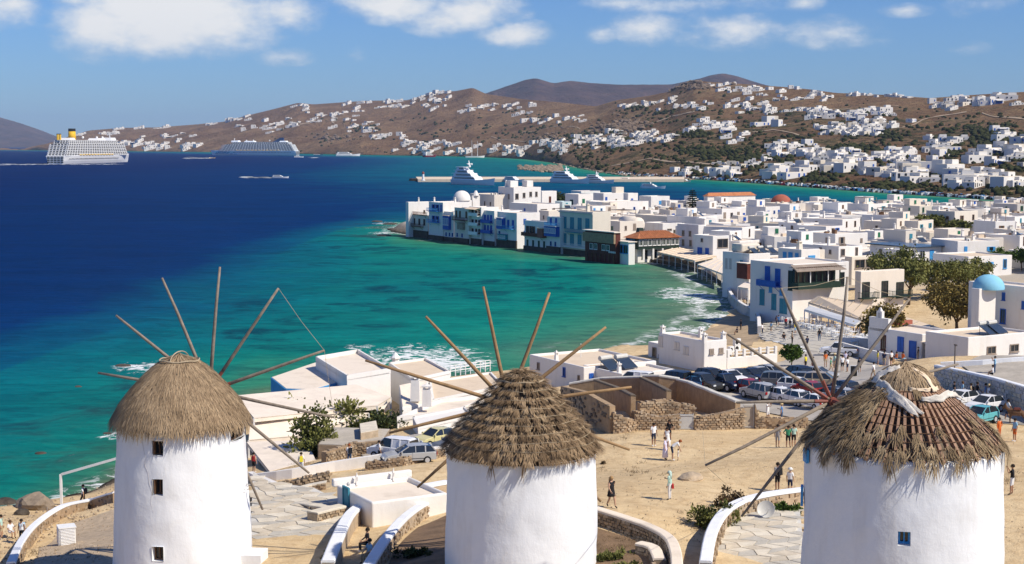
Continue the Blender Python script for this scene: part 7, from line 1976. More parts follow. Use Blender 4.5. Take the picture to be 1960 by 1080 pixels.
# boulders at the water's edge
def boulder(label, px, py, w, h, mat, seed, z=None):
    q = random.Random(seed); b = PG(px, py) if z is None else P(px, py, z); t = link('boulder', None, None); bpy.data.objects.remove(t)
    bm = bmesh.new(); bmesh.ops.create_icosphere(bm, subdivisions=3, radius=1)
    for v in bm.verts:
        d = v.co.normalized(); k = 1 + .35 * float(fbm(np.array([d.x * 1.6 + seed * 3.1]), np.array([d.y * 1.6 + d.z * 2.3]), 3)[0]) * 1.6
        v.co = Vector((d.x * w * k, d.y * w * k * .8, d.z * h * k + h * .25))
    me = bpy.data.meshes.new('boulder'); bm.to_mesh(me); bm.free(); me.materials.append(M[mat]); return link('boulder', me, None, b, q.uniform(0, 3), label, 'boulder', 'boulders at the water edge')
boulder('biggest dark boulder at the left edge of the shore', 8, 965, 1.3, 1.0, 'rock_wet', 1); boulder('brown boulder half in the surf right of the biggest dark one', 66, 972, 1.5, .9, 'rock', 2); boulder('low wet boulder between the two larger shore boulders', 42, 985, .6, .4, 'rock_wet', 3)
for k, (x, y, w) in enumerate([(150, 742, .5), (78, 870, .6), (206, 832, .5), (236, 702, 1.1), (735, 452, 3.0), (756, 440, 3.2), (748, 430, 3.4), (722, 425, 2.6)]):
    boulder(['low rock awash offshore left of the slim mill cap', 'small rock awash near the lower left shore', 'rock breaking the surface left of the mill eave', 'flat reef rock left of the slim mill peak', 'outermost dark rock off the sea-house tip', 'large rock under the tip house wall', 'rock shelf behind the tip rocks', 'pale rock awash furthest from the tip house'][k], x, y, w, .28 * w ** .5, 'rock_wet', 20 + k, z=-.1)
boulder('low sandy rock hump in the middle of the sand', 1322, 918, .9, .35, 'stone_c', 41)
# pebbles and bits on the sand, past counting
q = random.Random(9); pb = MB()
for k in range(2600):
    x, y = (q.uniform(1140, 1960), q.uniform(815, 1040)) if k < 1500 else (q.uniform(-10, 220), q.uniform(925, 1080))
    p = PG(x, y); s = q.uniform(.015, .06) * (1 if k < 1500 else 2.2); o = len(pb.v)
    pb.add([(p.x + a * s * q.uniform(.7, 1.3), p.y + b * s * q.uniform(.7, 1.3), p.z + .02 + c * s) for a, b, c in ((1, 0, 0), (0, 1, 0), (-1, 0, 0), (0, -1, 0), (0, 0, .8))], [(0, 1, 4), (1, 2, 4), (2, 3, 4), (3, 0, 4)], q.randrange(3))
obj('pebbles', pb, [M['stone_a'], M['stone_b'], M['stone_c']], kind='stuff')
gr = Straw(); 
for k in range(2600):
    c_ = q.choice([(1180, 835), (1330, 1000), (1420, 980), (1500, 955), (1240, 900), (1590, 840), (1140, 900), (600, 890), (560, 880), (260, 960), (1940, 920), (1150, 1050), (1220, 1040), (90, 1060), (150, 1060)])
    x, y = c_[0] + q.gauss(0, 26), c_[1] + q.gauss(0, 9); p = PG(x, y) if k % 13 == 0 else p + Vector((q.gauss(0, .12), q.gauss(0, .12), 0)); d = Vector((q.gauss(0, .5), q.gauss(0, .5), 1)).normalized() * q.uniform(.08, .24)
    gr.blade(p, p + d * .5, p + d + Vector((d.x, d.y, 0)) * .5, .012, q.random(), Vector((q.uniform(-1, 1), q.uniform(-1, 1), 0)).normalized())
gr.build('dry_grass', M['leaf_dry'], None)
# ------------------------------------------------------------------ cars
CARC = {'black': (.012, .012, .014), 'charcoal': (.035, .037, .04), 'dark_blue': (.012, .02, .05), 'mid_blue': (.07, .22, .42), 'silver': (.38, .39, .40), 'white': (.78, .78, .78), 'grey': (.14, .145, .15), 'red': (.30, .02, .02), 'tan': (.36, .29, .20), 'yellow': (.66, .60, .30), 'teal': (.12, .42, .46)}
for k, c in CARC.items(): plain('car_' + k, c, .28, .06, 1.5, spec=.5)
plain('car_glass', (.02, .025, .03), .08, .2, 2, spec=.7); plain('tail_lamp', (.35, .01, .01), .3, .1); plain('head_lamp', (.65, .68, .7), .15, .1, spec=.6); plain('alloy', (.42, .42, .43), .35, .1); plain('plate', (.7, .7, .66), .5, .1)
# profiles run from the tail (x=0) to the nose (x=1): length, width, height, belt line, roof line
CT = {'hatch': (3.9, 1.70, 1.46, [(0, .34), (.0, .92), (.06, .98), (.66, .96), (.92, .80), (1, .62), (1, .30)], [(.03, .97), (.12, 1.40), (.30, 1.46), (.50, 1.44), (.70, .96)]),
      'suv': (4.5, 1.85, 1.72, [(0, .40), (0, 1.02), (.04, 1.10), (.66, 1.10), (.93, .98), (1, .76), (1, .36)], [(.02, 1.09), (.07, 1.62), (.22, 1.72), (.52, 1.69), (.70, 1.10)]),
      'jeep': (4.1, 1.80, 1.80, [(0, .48), (0, 1.12), (.62, 1.14), (.97, 1.08), (1, .95), (1, .46)], [(.01, 1.12), (.02, 1.78), (.10, 1.80), (.56, 1.78), (.64, 1.13)]),
      'van': (4.4, 1.82, 1.86, [(0, .38), (0, 1.12), (.70, 1.14), (.93, .98), (1, .74), (1, .36)], [(.0, 1.12), (.02, 1.80), (.08, 1.86), (.60, 1.84), (.76, 1.13)]),
      'sedan': (4.4, 1.76, 1.43, [(0, .36), (0, .86), (.05, .96), (.72, .92), (.94, .80), (1, .62), (1, .32)], [(.14, .95), (.26, 1.36), (.40, 1.43), (.54, 1.40), (.72, .93)]),
      'pickup': (4.9, 1.80, 1.72, [(0, .50), (0, 1.02), (.42, 1.04), (.70, 1.08), (.94, .98), (1, .78), (1, .44)], [(.42, 1.05), (.44, 1.66), (.48, 1.72), (.62, 1.70), (.73, 1.08)]),
      'estate': (4.6, 1.78, 1.52, [(0, .36), (0, .95), (.04, 1.0), (.68, .97), (.93, .82), (1, .62), (1, .32)], [(.02, .99), (.10, 1.45), (.28, 1.52), (.52, 1.48), (.72, .96)])}
def car_parts(kind, colour):
    def mk():
        L, Wd, Ht, belt, roof = CT[kind]; out = []
        col = M['car_' + colour]; w = Wd / 2
        mb = MB(); rings = []
        for y, k in ((-w, .94), (-w * .96, 1), (-w * .5, 1.0), (0, 1.0), (w * .5, 1.0), (w * .96, 1), (w, .94)):
            ring = []
            for (x, z) in belt:
                cx_ = .5 + (x - .5) * (1 - .05 * (abs(y) / w) ** 3); ring.append(((cx_ - .5) * L, y, .30 + (z - .30) * k if z > .5 else z))
            rings.append(ring)
        mb.loft(rings); out.append(('body', mb.mesh('body', col), None))
        g = MB(); rings = []
        for y, k in ((-w * .96, 0), (-w * .80, 1), (w * .80, 1), (w * .96, 0)):
            rings.append([((x - .5) * L, y if z < roof[0][1] + .06 or k == 1 else y, z if k else min(z, roof[0][1])) for x, z in roof])
        # glasshouse: side walls lean in from the belt to the roof
        g = MB(); vs = []
        for (x, z) in roof:
            f = (z - roof[0][1]) / max(.01, Ht - roof[0][1]); yy = w * (.95 - .17 * max(0, f)); vs += [((x - .5) * L, -yy, z), ((x - .5) * L, yy, z)]
        n = len(roof); fs = [(2 * i, 2 * i + 1, 2 * i + 3, 2 * i + 2) for i in range(n - 1)]
        fs += [tuple(2 * i for i in range(n - 1, -1, -1)), tuple(2 * i + 1 for i in range(n))]; g.add(vs, fs)
        out.append(('glasshouse', g.mesh('glasshouse', M['car_glass'] if kind != 'van' else M['car_glass']), None))
        r = MB(); x0, x1 = roof[1][0] - .01, roof[3][0] + .01; yy = w * .79
        r.loft([[((x - .5) * L, y, z + .012 - .02 * (abs(y) / yy) ** 4) for y in np.linspace(-yy, yy, 7)] for x, z in [(x0, roof[1][1] - .02), (roof[2][0], roof[2][1]), ((roof[2][0] + roof[3][0]) / 2, Ht + .01), (x1, roof[3][1] - .01)]], cap=False)
        for s in (-1, 1):
            pil = [(roof[0], roof[1], .05), (roof[4], roof[3], .045)]
            mids = [(.40, .05)] if kind not in ('pickup',) else []
            for (a, b, t_) in pil: r.tube([((a[0] - .5) * L, s * w * .93, a[1]), ((b[0] - .5) * L, s * w * .785, b[1])], t_, 4)
            for mx, t_ in mids + ([(.22, .09)] if kind in ('van', 'suv', 'estate', 'jeep') else []):
                zt_ = float(np.interp(mx, [p[0] for p in roof], [p[1] for p in roof])); r.tube([((mx - .5) * L, s * w * .945, roof[0][1]), ((mx - .5) * L, s * w * .79, zt_)], t_ * .8, 4)
        if kind == 'van':
            for s in (-1, 1): r.add([((.02 - .5) * L, s * w * .955, 1.12), ((.42 - .5) * L, s * w * .955, 1.12), ((.42 - .5) * L, s * w * .80, 1.80), ((.04 - .5) * L, s * w * .80, 1.80)], [(0, 1, 2, 3)])
        out.append(('roof', r.mesh('roof', col), None))
        if kind == 'pickup':
            b = MB(); b.box((-.29 * L, 0, 1.045), (.38 * L, Wd * .82, .02)); out.append(('load_bed', b.mesh('load_bed', M['matt_black']), None))
        wr = .33 if kind not in ('suv', 'jeep', 'pickup') else .38
        wm = MB(); wm.tube([(0, -.11, 0), (0, .11, 0)], wr, 16); tyre = wm.mesh('tyre', M['rubber'])
        rm = MB(); rm.tube([(0, -.125, 0), (0, .125, 0)], wr * .62, 10); rim = rm.mesh('rim', M['alloy'])
        for x in (.19, .80):
            for s in (-1, 1): out.append(('tyre', tyre, ((x - .5) * L, s * (w - .08), wr))); out.append(('rim', rim, -1))
        hl = MB().box((0, 0, 0), (.08, .34, .15)).mesh('headlight', M['head_lamp']); tl = MB().box((0, 0, 0), (.06, .22, .26)).mesh('tail_light', M['tail_lamp'])
        for s in (-1, 1): out.append(('headlight', hl, (.492 * L, s * w * .70, belt[-2][1] + .03))); out.append(('tail_light', tl, (-.495 * L, s * w * .78, belt[1][1] - .10)))
        out.append(('number_plate', MB().box((0, 0, 0), (.03, .5, .12)).mesh('number_plate', M['plate']), (-.503 * L, 0, .62)))
        out.append(('grille', MB().box((0, 0, 0), (.03, .9, .16)).mesh('grille', M['matt_black']), (.502 * L, 0, .45)))
        mr = MB()
        out.append(('wing_mirror', MB().box((0, 0, 0), (.12, .2, .14)).mesh('wing_mirror', col), (.16 * L, w + .06, belt[2][1] + .06))); out.append(('wing_mirror', out[-1][1], (.16 * L, -w - .06, belt[2][1] + .06)))
        dl = MB()
        for s in (-1, 1):
            for x in (-.04, .17 if kind != 'van' else .2): dl.box((x * L, s * (w + .002), .72), (.012, .012, .62))
        dl.box((0, w + .004, .50), (L * .5, .012, .05)); dl.box((0, -w - .004, .50), (L * .5, .012, .05)); out.append(('door_seam', dl.mesh('door_seam', M['matt_black']), None))
        return out
    return shared(('car', kind, colour), mk)
def car(label, px, py, heading, kind, colour, group='cars parked on the square'):
    p = PG(px, py); t = thing('parked_car' if kind not in ('van', 'pickup') else {'van': 'parked_van', 'pickup': 'pickup_truck'}[kind], label, 'car' if kind not in ('van', 'pickup') else {'van': 'van', 'pickup': 'truck'}[kind], (p.x, p.y, p.z + .08), heading, group)
    t.scale = (.9, .9, .92); last = None
    for nm, me, loc in car_parts(kind, colour):
        if loc == -1: link(nm, me, last); continue
        last = link(nm, me, t, loc)
    return t
D_, U_ = R(-56), R(128)
for a in [('black boxy off-roader next to the white van', 1286, 742, R(140), 'jeep', 'black'), ('mid-blue hatchback between the black off-roader and a dark estate', 1328, 746, R(130), 'hatch', 'mid_blue'),
          ('dark charcoal off-road car with its nose to the camera, right of the blue hatchback', 1350, 748, D_, 'suv', 'charcoal'), ('dark blue pickup with its nose toward the open square', 1386, 747, D_, 'pickup', 'dark_blue'),
          ('white car mostly hidden behind the dark blue pickup', 1398, 735, D_, 'sedan', 'white'), ('black car mostly hidden behind the charcoal off-road car', 1366, 734, D_, 'estate', 'black'),
          ('dark grey saloon right of the dark blue pickup', 1414, 733, D_, 'sedan', 'charcoal'), ('black-blue saloon at the middle of the back row', 1441, 731, D_, 'sedan', 'dark_blue'),
          ('pale silver hatchback at the middle of the back row', 1458, 729, D_, 'hatch', 'silver'), ('silver estate at the right of the back row', 1482, 727, D_, 'estate', 'silver'),
          ('big black off-road car with its tail to the camera by the bright green tree', 1522, 729, R(118), 'suv', 'black'), ('dark grey off-road car crossing behind the front row', 1496, 744, R(-20), 'suv', 'grey'),
          ('silver-grey off-road car at the left of the front row', 1452, 765, R(118), 'suv', 'silver'), ('white hatchback second in the front row', 1487, 769, R(118), 'hatch', 'white'), ('white hatchback third in the front row', 1520, 775, R(118), 'hatch', 'white'), ('white hatchback with red lamps at the right of the front row', 1556, 783, R(118), 'hatch', 'white'),
          ('dark red hatchback behind the white front row', 1546, 757, R(118), 'hatch', 'red'), ('tan off-road car behind the sail poles', 1578, 745, R(-15), 'suv', 'tan'), ('grey-tan estate left of the tan off-road car', 1548, 741, R(-15), 'estate', 'grey'), ('dark green-black hatchback under the sail poles', 1590, 768, R(118), 'hatch', 'charcoal'), ('silver hatchback beside the right mill cap', 1608, 772, R(118), 'hatch', 'silver'),
          ('white saloon half hidden behind the right mill cap', 1650, 790, R(118), 'hatch', 'white'), ('white compact car in full view right of the right mill cap', 1884, 790, R(-148), 'hatch', 'white'), ('white car behind the compact car, partly hidden by the thatch', 1836, 780, R(-148), 'hatch', 'white'), ('pale silver saloon at the back of the car park beside the lane', 1566, 728, R(-30), 'sedan', 'silver'), ('small red hatchback parked by the low wall at the left of the front row', 1426, 752, R(118), 'hatch', 'red'), ('white estate between the crossing grey car and the tan off-road car', 1530, 752, R(-30), 'estate', 'white'), ('dark blue hatchback near the sail poles behind the white front row', 1612, 756, R(118), 'hatch', 'dark_blue'), ('teal car roof peeping over the right mill thatch', 1874, 812, R(-140), 'hatch', 'teal')]:
    car(*a)
car('white delivery van with its tail to the parked row by the ruin', 1212, 744, R(150), 'van', 'white')
car('white flatbed pickup on the lane below the tables', 1606, 682, R(160), 'pickup', 'white', 'cars near the square')
car('pale yellow hatchback on the lane by the white stair wall', 832, 854, R(-140), 'hatch', 'yellow', 'cars on the lane'); car('white van at the left of the lane', 752, 880, R(150), 'van', 'white', 'cars on the lane'); car('silver-grey estate car in front of the pale yellow one', 782, 888, R(-165), 'estate', 'silver', 'cars on the lane'); car('dark car behind the middle mill edge on the lane', 868, 866, R(-150), 'hatch', 'grey', 'cars on the lane')

# ------------------------------------------------------------------ people
SKINC = [(.42, .24, .15), (.50, .31, .21), (.30, .16, .10)]
for i, c in enumerate(SKINC): plain(f'skin_{i}', c, .6, .08, 8)
CL = {'white': (.76, .76, .76), 'black': (.015, .015, .018), 'navy': (.02, .03, .07), 'grey': (.30, .30, .31), 'blue': (.08, .22, .48), 'sky': (.25, .45, .62), 'red': (.45, .03, .03), 'orange': (.60, .14, .03), 'yellow': (.72, .62, .03), 'green': (.05, .28, .14), 'mint': (.42, .60, .52), 'tan': (.45, .35, .22), 'denim': (.06, .10, .18), 'lilac': (.62, .58, .72), 'maroon': (.14, .02, .03)}
for k, c in CL.items(): plain('cloth_' + k, c, .85, .12, 8)
HAIRC = {'dark': (.02, .013, .009), 'brown': (.09, .045, .02), 'fair': (.35, .22, .10), 'white_hat': (.75, .74, .70), 'straw_hat': (.55, .42, .22), 'black_hat': (.02, .02, .02), 'red_hair': (.25, .07, .02), 'scarf': (.45, .58, .52)}
for k, c in HAIRC.items(): plain('hair_' + k, c, .8, .2, 12)
POSE = {}
def skeleton(pose):
    """joints in metres for a 1.7 m figure facing +x; returns nodes and bones"""
    J = {'pelvis': (0, 0, .93, .125), 'belly': (0, 0, 1.08, .115), 'chest': (0, 0, 1.28, .135), 'neck': (.0, 0, 1.46, .055), 'chin': (.02, 0, 1.52, .068), 'head': (.02, 0, 1.60, .098), 'crown': (.01, 0, 1.67, .075)}
    for s, n in ((-1, 'r'), (1, 'l')):
        J.update({f'sh{n}': (0, s * .17, 1.39, .062), f'el{n}': (-.02, s * .23, 1.12, .044), f'wr{n}': (.05, s * .24, .88, .030), f'ha{n}': (.08, s * .24, .80, .034),
                  f'hi{n}': (0, s * .095, .88, .095), f'kn{n}': (.02, s * .10, .49, .062), f'an{n}': (0, s * .10, .09, .042), f'to{n}': (.16, s * .11, .035, .035)})
    def mv(k, x, y, z): J[k] = (x, y, z, J[k][3])
    if pose == 'walk':
        mv('knl', .20, .09, .50); mv('anl', .26, .09, .10); mv('tol', .41, .10, .05); mv('knr', -.03, -.09, .49); mv('anr', -.28, -.09, .14); mv('tor', -.16, -.10, .03)
        mv('elr', .08, -.22, 1.13); mv('wrr', .24, -.20, .95); mv('har', .30, -.19, .90); mv('ell', -.12, .22, 1.13); mv('wrl', -.14, .24, .89); mv('hal', -.13, .24, .81)
    if pose == 'photo':
        for s, n in ((-1, 'r'), (1, 'l')): mv(f'el{n}', .16, s * .24, 1.24); mv(f'wr{n}', .27, s * .10, 1.46); mv(f'ha{n}', .30, s * .06, 1.54)
        mv('knl', .05, .14, .49); mv('anl', .05, .16, .09); mv('tol', .20, .19, .035)
    if pose == 'phone':
        mv('elr', .04, -.24, 1.14); mv('wrr', .26, -.12, 1.20); mv('har', .33, -.08, 1.24); mv('head', .05, 0, 1.59); mv('crown', .05, 0, 1.66)
    if pose == 'bend':
        mv('belly', .10, 0, 1.04); mv('chest', .27, 0, 1.16); mv('neck', .42, 0, 1.26); mv('chin', .48, 0, 1.28); mv('head', .55, 0, 1.32); mv('crown', .60, 0, 1.37)
        for s, n in ((-1, 'r'), (1, 'l')): mv(f'sh{n}', .36, s * .16, 1.22); mv(f'el{n}', .44, s * .20, .98); mv(f'wr{n}', .52, s * .16, .76); mv(f'ha{n}', .56, s * .14, .69)
        mv('pelvis', -.06, 0, .92); mv('hir', -.05, -.095, .88); mv('hil', -.05, .095, .88)
    if pose == 'sit':
        dz = -.46
        for k in list(J):
            if k[:2] not in ('kn', 'an', 'to'): mv(k, J[k][0], J[k][1], J[k][2] + dz)
        for s, n in ((-1, 'r'), (1, 'l')):
            mv(f'kn{n}', .42, s * .11, .46); mv(f'an{n}', .40, s * .11, .09); mv(f'to{n}', .54, s * .12, .035); mv(f'el{n}', .08, s * .24, .68); mv(f'wr{n}', .28, s * .17, .58); mv(f'ha{n}', .35, s * .14, .56)
    if pose == 'hips':
        mv('ell', -.05, .36, 1.14); mv('wrl', .02, .20, 1.00); mv('hal', .05, .15, .98); mv('knr', .06, -.12, .49); mv('anr', .06, -.15, .09); mv('tor', .20, -.20, .035)
    bones = [('pelvis', 'belly'), ('belly', 'chest'), ('chest', 'neck'), ('neck', 'chin'), ('chin', 'head'), ('head', 'crown')]
    for n in 'rl': bones += [('chest', 'sh' + n), ('sh' + n, 'el' + n), ('el' + n, 'wr' + n), ('wr' + n, 'ha' + n), ('pelvis', 'hi' + n), ('hi' + n, 'kn' + n), ('kn' + n, 'an' + n), ('an' + n, 'to' + n)]
    return J, bones
def pose_mesh(pose, sleeves, legs):
    """one continuous skin grown over the joints; faces sorted into skin, top, bottom, shoes"""
    def mk():
        J, bones = skeleton(pose); names = list(J)
        me = bpy.data.meshes.new('figure'); me.from_pydata([J[k][:3] for k in names], [(names.index(a), names.index(b)) for a, b in bones], [])
        o = bpy.data.objects.new('figure', me); ts_ = bpy.data.scenes.new('pose'); ts_.collection.objects.link(o)
        md = o.modifiers.new('skin', 'SKIN'); md.use_smooth_shade = True
        for i, k in enumerate(names):
            sv = me.skin_vertices[0].data[i]; r = J[k][3]; sv.radius = (r, r * (1.25 if k in ('chest', 'belly', 'pelvis') else 1)); sv.use_root = k == 'pelvis'
        sb = o.modifiers.new('sub', 'SUBSURF'); sb.levels = 1; sb.render_levels = 1
        vl = ts_.view_layers[0]; vl.update(); dg = vl.depsgraph; ev = o.evaluated_get(dg); m2 = bpy.data.meshes.new_from_object(ev)
        bpy.data.objects.remove(o); bpy.data.meshes.remove(me); bpy.data.scenes.remove(ts_)
        vs = [v.co.copy() for v in m2.vertices]; fs = [tuple(p.vertices) for p in m2.polygons]; bpy.data.meshes.remove(m2)
        mb = MB(); mb.v = [tuple(v) for v in vs]
        def near(c):
            best = None
            for a, b in bones:
                p, q = Vector(J[a][:3]), Vector(J[b][:3]); d = q - p; t = max(0, min(1, (c - p).dot(d) / max(1e-9, d.length_squared))); dist = (p + d * t - c).length - (J[a][3] * (1 - t) + J[b][3] * t)
                if best is None or dist < best[0]: best = (dist, a, b, t)
            return best
        for f in fs:
            c = sum((vs[i] for i in f), Vector()) / len(f); _, a, b, t = near(c); k = b[:2]
            if a in ('pelvis', 'belly') and b in ('belly', 'chest'): m = 1 if not (a == 'pelvis' and t < .25) else 2
            elif a == 'chest' and b == 'neck': m = 1 if t < .75 else 0
            elif k == 'sh': m = 1
            elif k == 'el': m = 1 if (sleeves == 2 or (sleeves == 1 and t < .75)) else 0
            elif k == 'wr': m = 1 if sleeves == 2 else 0
            elif k == 'hi': m = 2
            elif k == 'kn': m = 2 if legs == 2 or (legs == 1 and t < .85) or (legs == 0 and t < .35) else 0
            elif k == 'an': m = 2 if legs == 2 else 0
            elif k == 'to': m = 3
            else: m = 0
            mb.f.append(f); mb.m.append(m)
        for n, s in (('r', -1), ('l', 1)):                # fingers and thumb
            w, h = Vector(J['wr' + n][:3]), Vector(J['ha' + n][:3]); d = (h - w).normalized(); sd = d.cross(Vector((0, s, 0))); sd = sd.normalized() if sd.length > .01 else Vector((1, 0, 0))
            for i, (u, ln) in enumerate(((-.028, .070), (-.010, .082), (.010, .078), (.027, .062))):
                p = h + sd * u; mb.tube([p - d * .01, p + d * ln * .55, p + d * ln * .9 + Vector((0, -s * .02, 0))], [.010, .009, .007], 4)
            mb.tube([w.lerp(h, .5) + sd * .02, h + sd * .05, h + sd * .058 + d * .035], [.012, .011, .008], 4)
        hd = Vector(J['head'][:3]); mb.tube([hd + Vector((.085, 0, .0)), hd + Vector((.118, 0, -.025))], [.010, .016], 5)
        for s in (-1, 1): mb.tube([hd + Vector((-.005, s * .09, .02)), hd + Vector((-.012, s * .105, -.02))], [.022, .016], 5); mb.tube([hd + Vector((.084, s * .035, .015)), hd + Vector((.094, s * .035, .015))], .011, 5, 4)
        mb.tube([hd + Vector((.082, -.025, -.055)), hd + Vector((.082, .025, -.055))], .008, 4, 5)
        return mb.mesh('figure', [M['skin_0'], M['cloth_white'], M['cloth_navy'], M['cloth_black'], M['matt_black'], M['red_wood']], True)
    return shared(('pose', pose, sleeves, legs), mk)
def person(label, px, py, face, pose='stand', top='white', bottom='navy', hair='dark', sleeves=1, legs=1, skin=0, h=1.7, dress=None, pack=None, hat=None, group=None, seat=0.0, long_hair=False, ground=None):
    p = PG(px, py) if ground is None else P(px, py, ground)
    me = pose_mesh(pose, sleeves, legs); o = link('person', me, None, (p.x, p.y, p.z + .02 + seat), face, label, 'person', group); s = h / 1.7; o.scale = (s, s, s)
    for i, m in enumerate((M[f'skin_{skin}'], M['cloth_' + top], M['cloth_' + bottom], M['cloth_black' if rnd.random() < .5 else 'cloth_white'])):
        o.material_slots[i].link = 'OBJECT'; o.material_slots[i].material = m
    J, _ = skeleton(pose); hd = Vector(J['head'][:3]); cr = Vector(J['crown'][:3])
    def mkh():
        mb = MB(); ax = (cr - hd).normalized()
        for (r, z) in (): pass
        mb.lathe([(.112, -.035), (.117, .02), (.104, .075), (.062, .115), (.01, .127)], 14, (hd.x - .022, hd.y, hd.z + .005))
        if long_hair: mb.loft([[(hd.x - .02 + a * .06, b * .1, hd.z + .04) for a, b in ((-1.6, -1), (.2, -1.05), (.2, 1.05), (-1.6, 1))], [(hd.x - .06 + a * .05, b * .105, hd.z - .12) for a, b in ((-1.5, -1), (.2, -1), (.2, 1), (-1.5, 1))], [(hd.x - .11 + a * .03, b * .07, hd.z - .34) for a, b in ((-1, -1), (1, -1), (1, 1), (-1, 1))]])
        return mb.mesh('hair', M['hair_' + hair], True)
    link('hair', shared(('hair', pose, hair, long_hair), mkh), o)
    if hat:
        def mkhat():
            mb = MB(); mb.lathe([(.19, .045), (.20, .05), (.115, .065), (.115, .12), (.09, .15), (.01, .155)], 14, (hd.x - .01, hd.y, hd.z)); return mb.mesh('hat', M['hair_' + hat], True)
        link('hat', shared(('hat', pose, hat), mkhat), o)
    if dress:
        def mkd():
            ln, c = dress; mb = MB(); pv = Vector(J['pelvis'][:3]); z0 = pv.z
            prof = [(.15, .14, .30), (.135, .12, .17), (.165, .14, .0), (.20, .18, -.18), (.25 if ln > .4 else .22, .22, -ln)]
            mb.loft([[(pv.x + a * math.cos(t), b * math.sin(t) * 1.12, z0 + dz + .012 * math.sin(t * 6)) for t in np.linspace(0, 2 * math.pi, 15)[:-1]] for b, a, dz in prof]); return mb.mesh('dress', M['cloth_' + c], True)
        link('dress', shared(('dress', pose, dress), mkd), o)
    if pack:
        ch = Vector(J['chest'][:3])
        def mkp():
            mb = MB(); mb.box((ch.x - .20, 0, ch.z - .06), (.18, .28, .42), taper=.85)
            for s in (-1, 1): mb.tube([(ch.x - .13, s * .10, ch.z + .12), (ch.x + .02, s * .11, ch.z + .17), (ch.x + .13, s * .10, ch.z + .02), (ch.x - .10, s * .12, ch.z - .2)], .016, 4)
            return mb.mesh('backpack', M['cloth_' + pack])
        b = link('backpack', shared(('pack', pose, pack), mkp), o)
    return o
EA, NO, WE, SO = 0.0, R(90), R(180), R(-90)
person('woman with long fair hair in a black top and skirt walking past the middle mill', 1170, 972, R(-60), 'walk', 'black', 'black', 'fair', 0, 0, 1, 1.66, ('' and None) or (.30, 'black'), long_hair=True)
person('person in a mint headscarf and white trousers holding a phone, alone on the sand', 1282, 958, R(150), 'phone', 'mint', 'white', 'scarf', 2, 2, 0, 1.66, long_hair=True)
bag = link('bag', MB().box((0, 0, 0), (.12, .3, .24), taper=.8).mesh('bag', M['cloth_red']), None, PG(1287, 957) + Vector((0, -.12, .82)), 0, 'small red shoulder bag on the person in the mint headscarf', 'bag')
person('man in a white T-shirt and dark shorts standing on the sand near the gate', 1251, 855, R(-70), 'stand', 'white', 'navy', 'dark', 1, 1, 2, 1.74)
person('woman in a long pale dress standing just left of the man who bends down', 1273, 881, R(-20), 'stand', 'lilac', 'lilac', 'brown', 1, 0, 0, 1.62, (.72, 'lilac'))
person('man in a white shirt and navy shorts bending down to a toddler', 1287, 882, R(0), 'bend', 'white', 'navy', 'red_hair', 1, 1, 1, 1.74)
person('toddler in white held by the bending man', 1298, 882, R(180), 'stand', 'white', 'white', 'brown', 1, 1, 1, .82)
person('woman in a white dress between the dark-haired woman and the pair with the toddler', 1277, 862, R(-110), 'walk', 'white', 'white', 'dark', 0, 0, 2, 1.66, (.66, 'white'))
person('woman in black behind the white-dressed one at the ruin', 1281, 846, R(-110), 'hips', 'black', 'black', 'dark', 1, 2, 0, 1.64, long_hair=True)
person('man in a dark backpack and black shorts near the curved white parapet', 1488, 941, R(120), 'stand', 'grey', 'black', 'dark', 1, 1, 2, 1.76, pack='black')
person('person in a white hat and pale vest by the trimmed bush', 1512, 946, R(60), 'stand', 'white', 'navy', 'white_hat', 1, 1, 1, 1.56, hat='white_hat')
person('man in a grey shirt at the left of three watching by the sail tip', 1488, 858, R(60), 'stand', 'grey', 'grey', 'dark', 1, 1, 0, 1.72)
person('woman in dark green in the middle of three watching by the sail tip', 1508, 858, R(70), 'hips', 'green', 'black', 'dark', 1, 1, 2, 1.64)
person('person in a mint shirt at the right of three watching by the sail tip', 1519, 857, R(80), 'stand', 'mint', 'black', 'dark', 1, 1, 0, 1.68)
person('man with a cap and blue shirt posing with hand out by the low stone wall', 1496, 812, R(160), 'phone', 'blue', 'denim', 'straw_hat', 1, 2, 1, 1.72, hat='straw_hat')
person('person in white by the grey door of the ruin', 1469, 806, R(-40), 'photo', 'white', 'white', 'black_hat', 1, 1, 2, 1.66, hat='black_hat')
person('photographer in a dark shirt and white shorts right of the right mill', 1937, 948, R(150), 'photo', 'black', 'white', 'dark', 1, 1, 0, 1.74)
person('person dressed all in orange on the right edge', 1912, 842, R(-60), 'hips', 'orange', 'orange', 'dark', 2, 2, 1, 1.66)
person('person in a pale blue shirt and orange shorts next to the one in orange', 1942, 846, R(200), 'stand', 'sky', 'orange', 'dark', 1, 1, 0, 1.74)
person('man in white leading a brown donkey at the right edge', 1929, 806, R(180), 'walk', 'white', 'navy', 'dark', 1, 1, 2, 1.74)
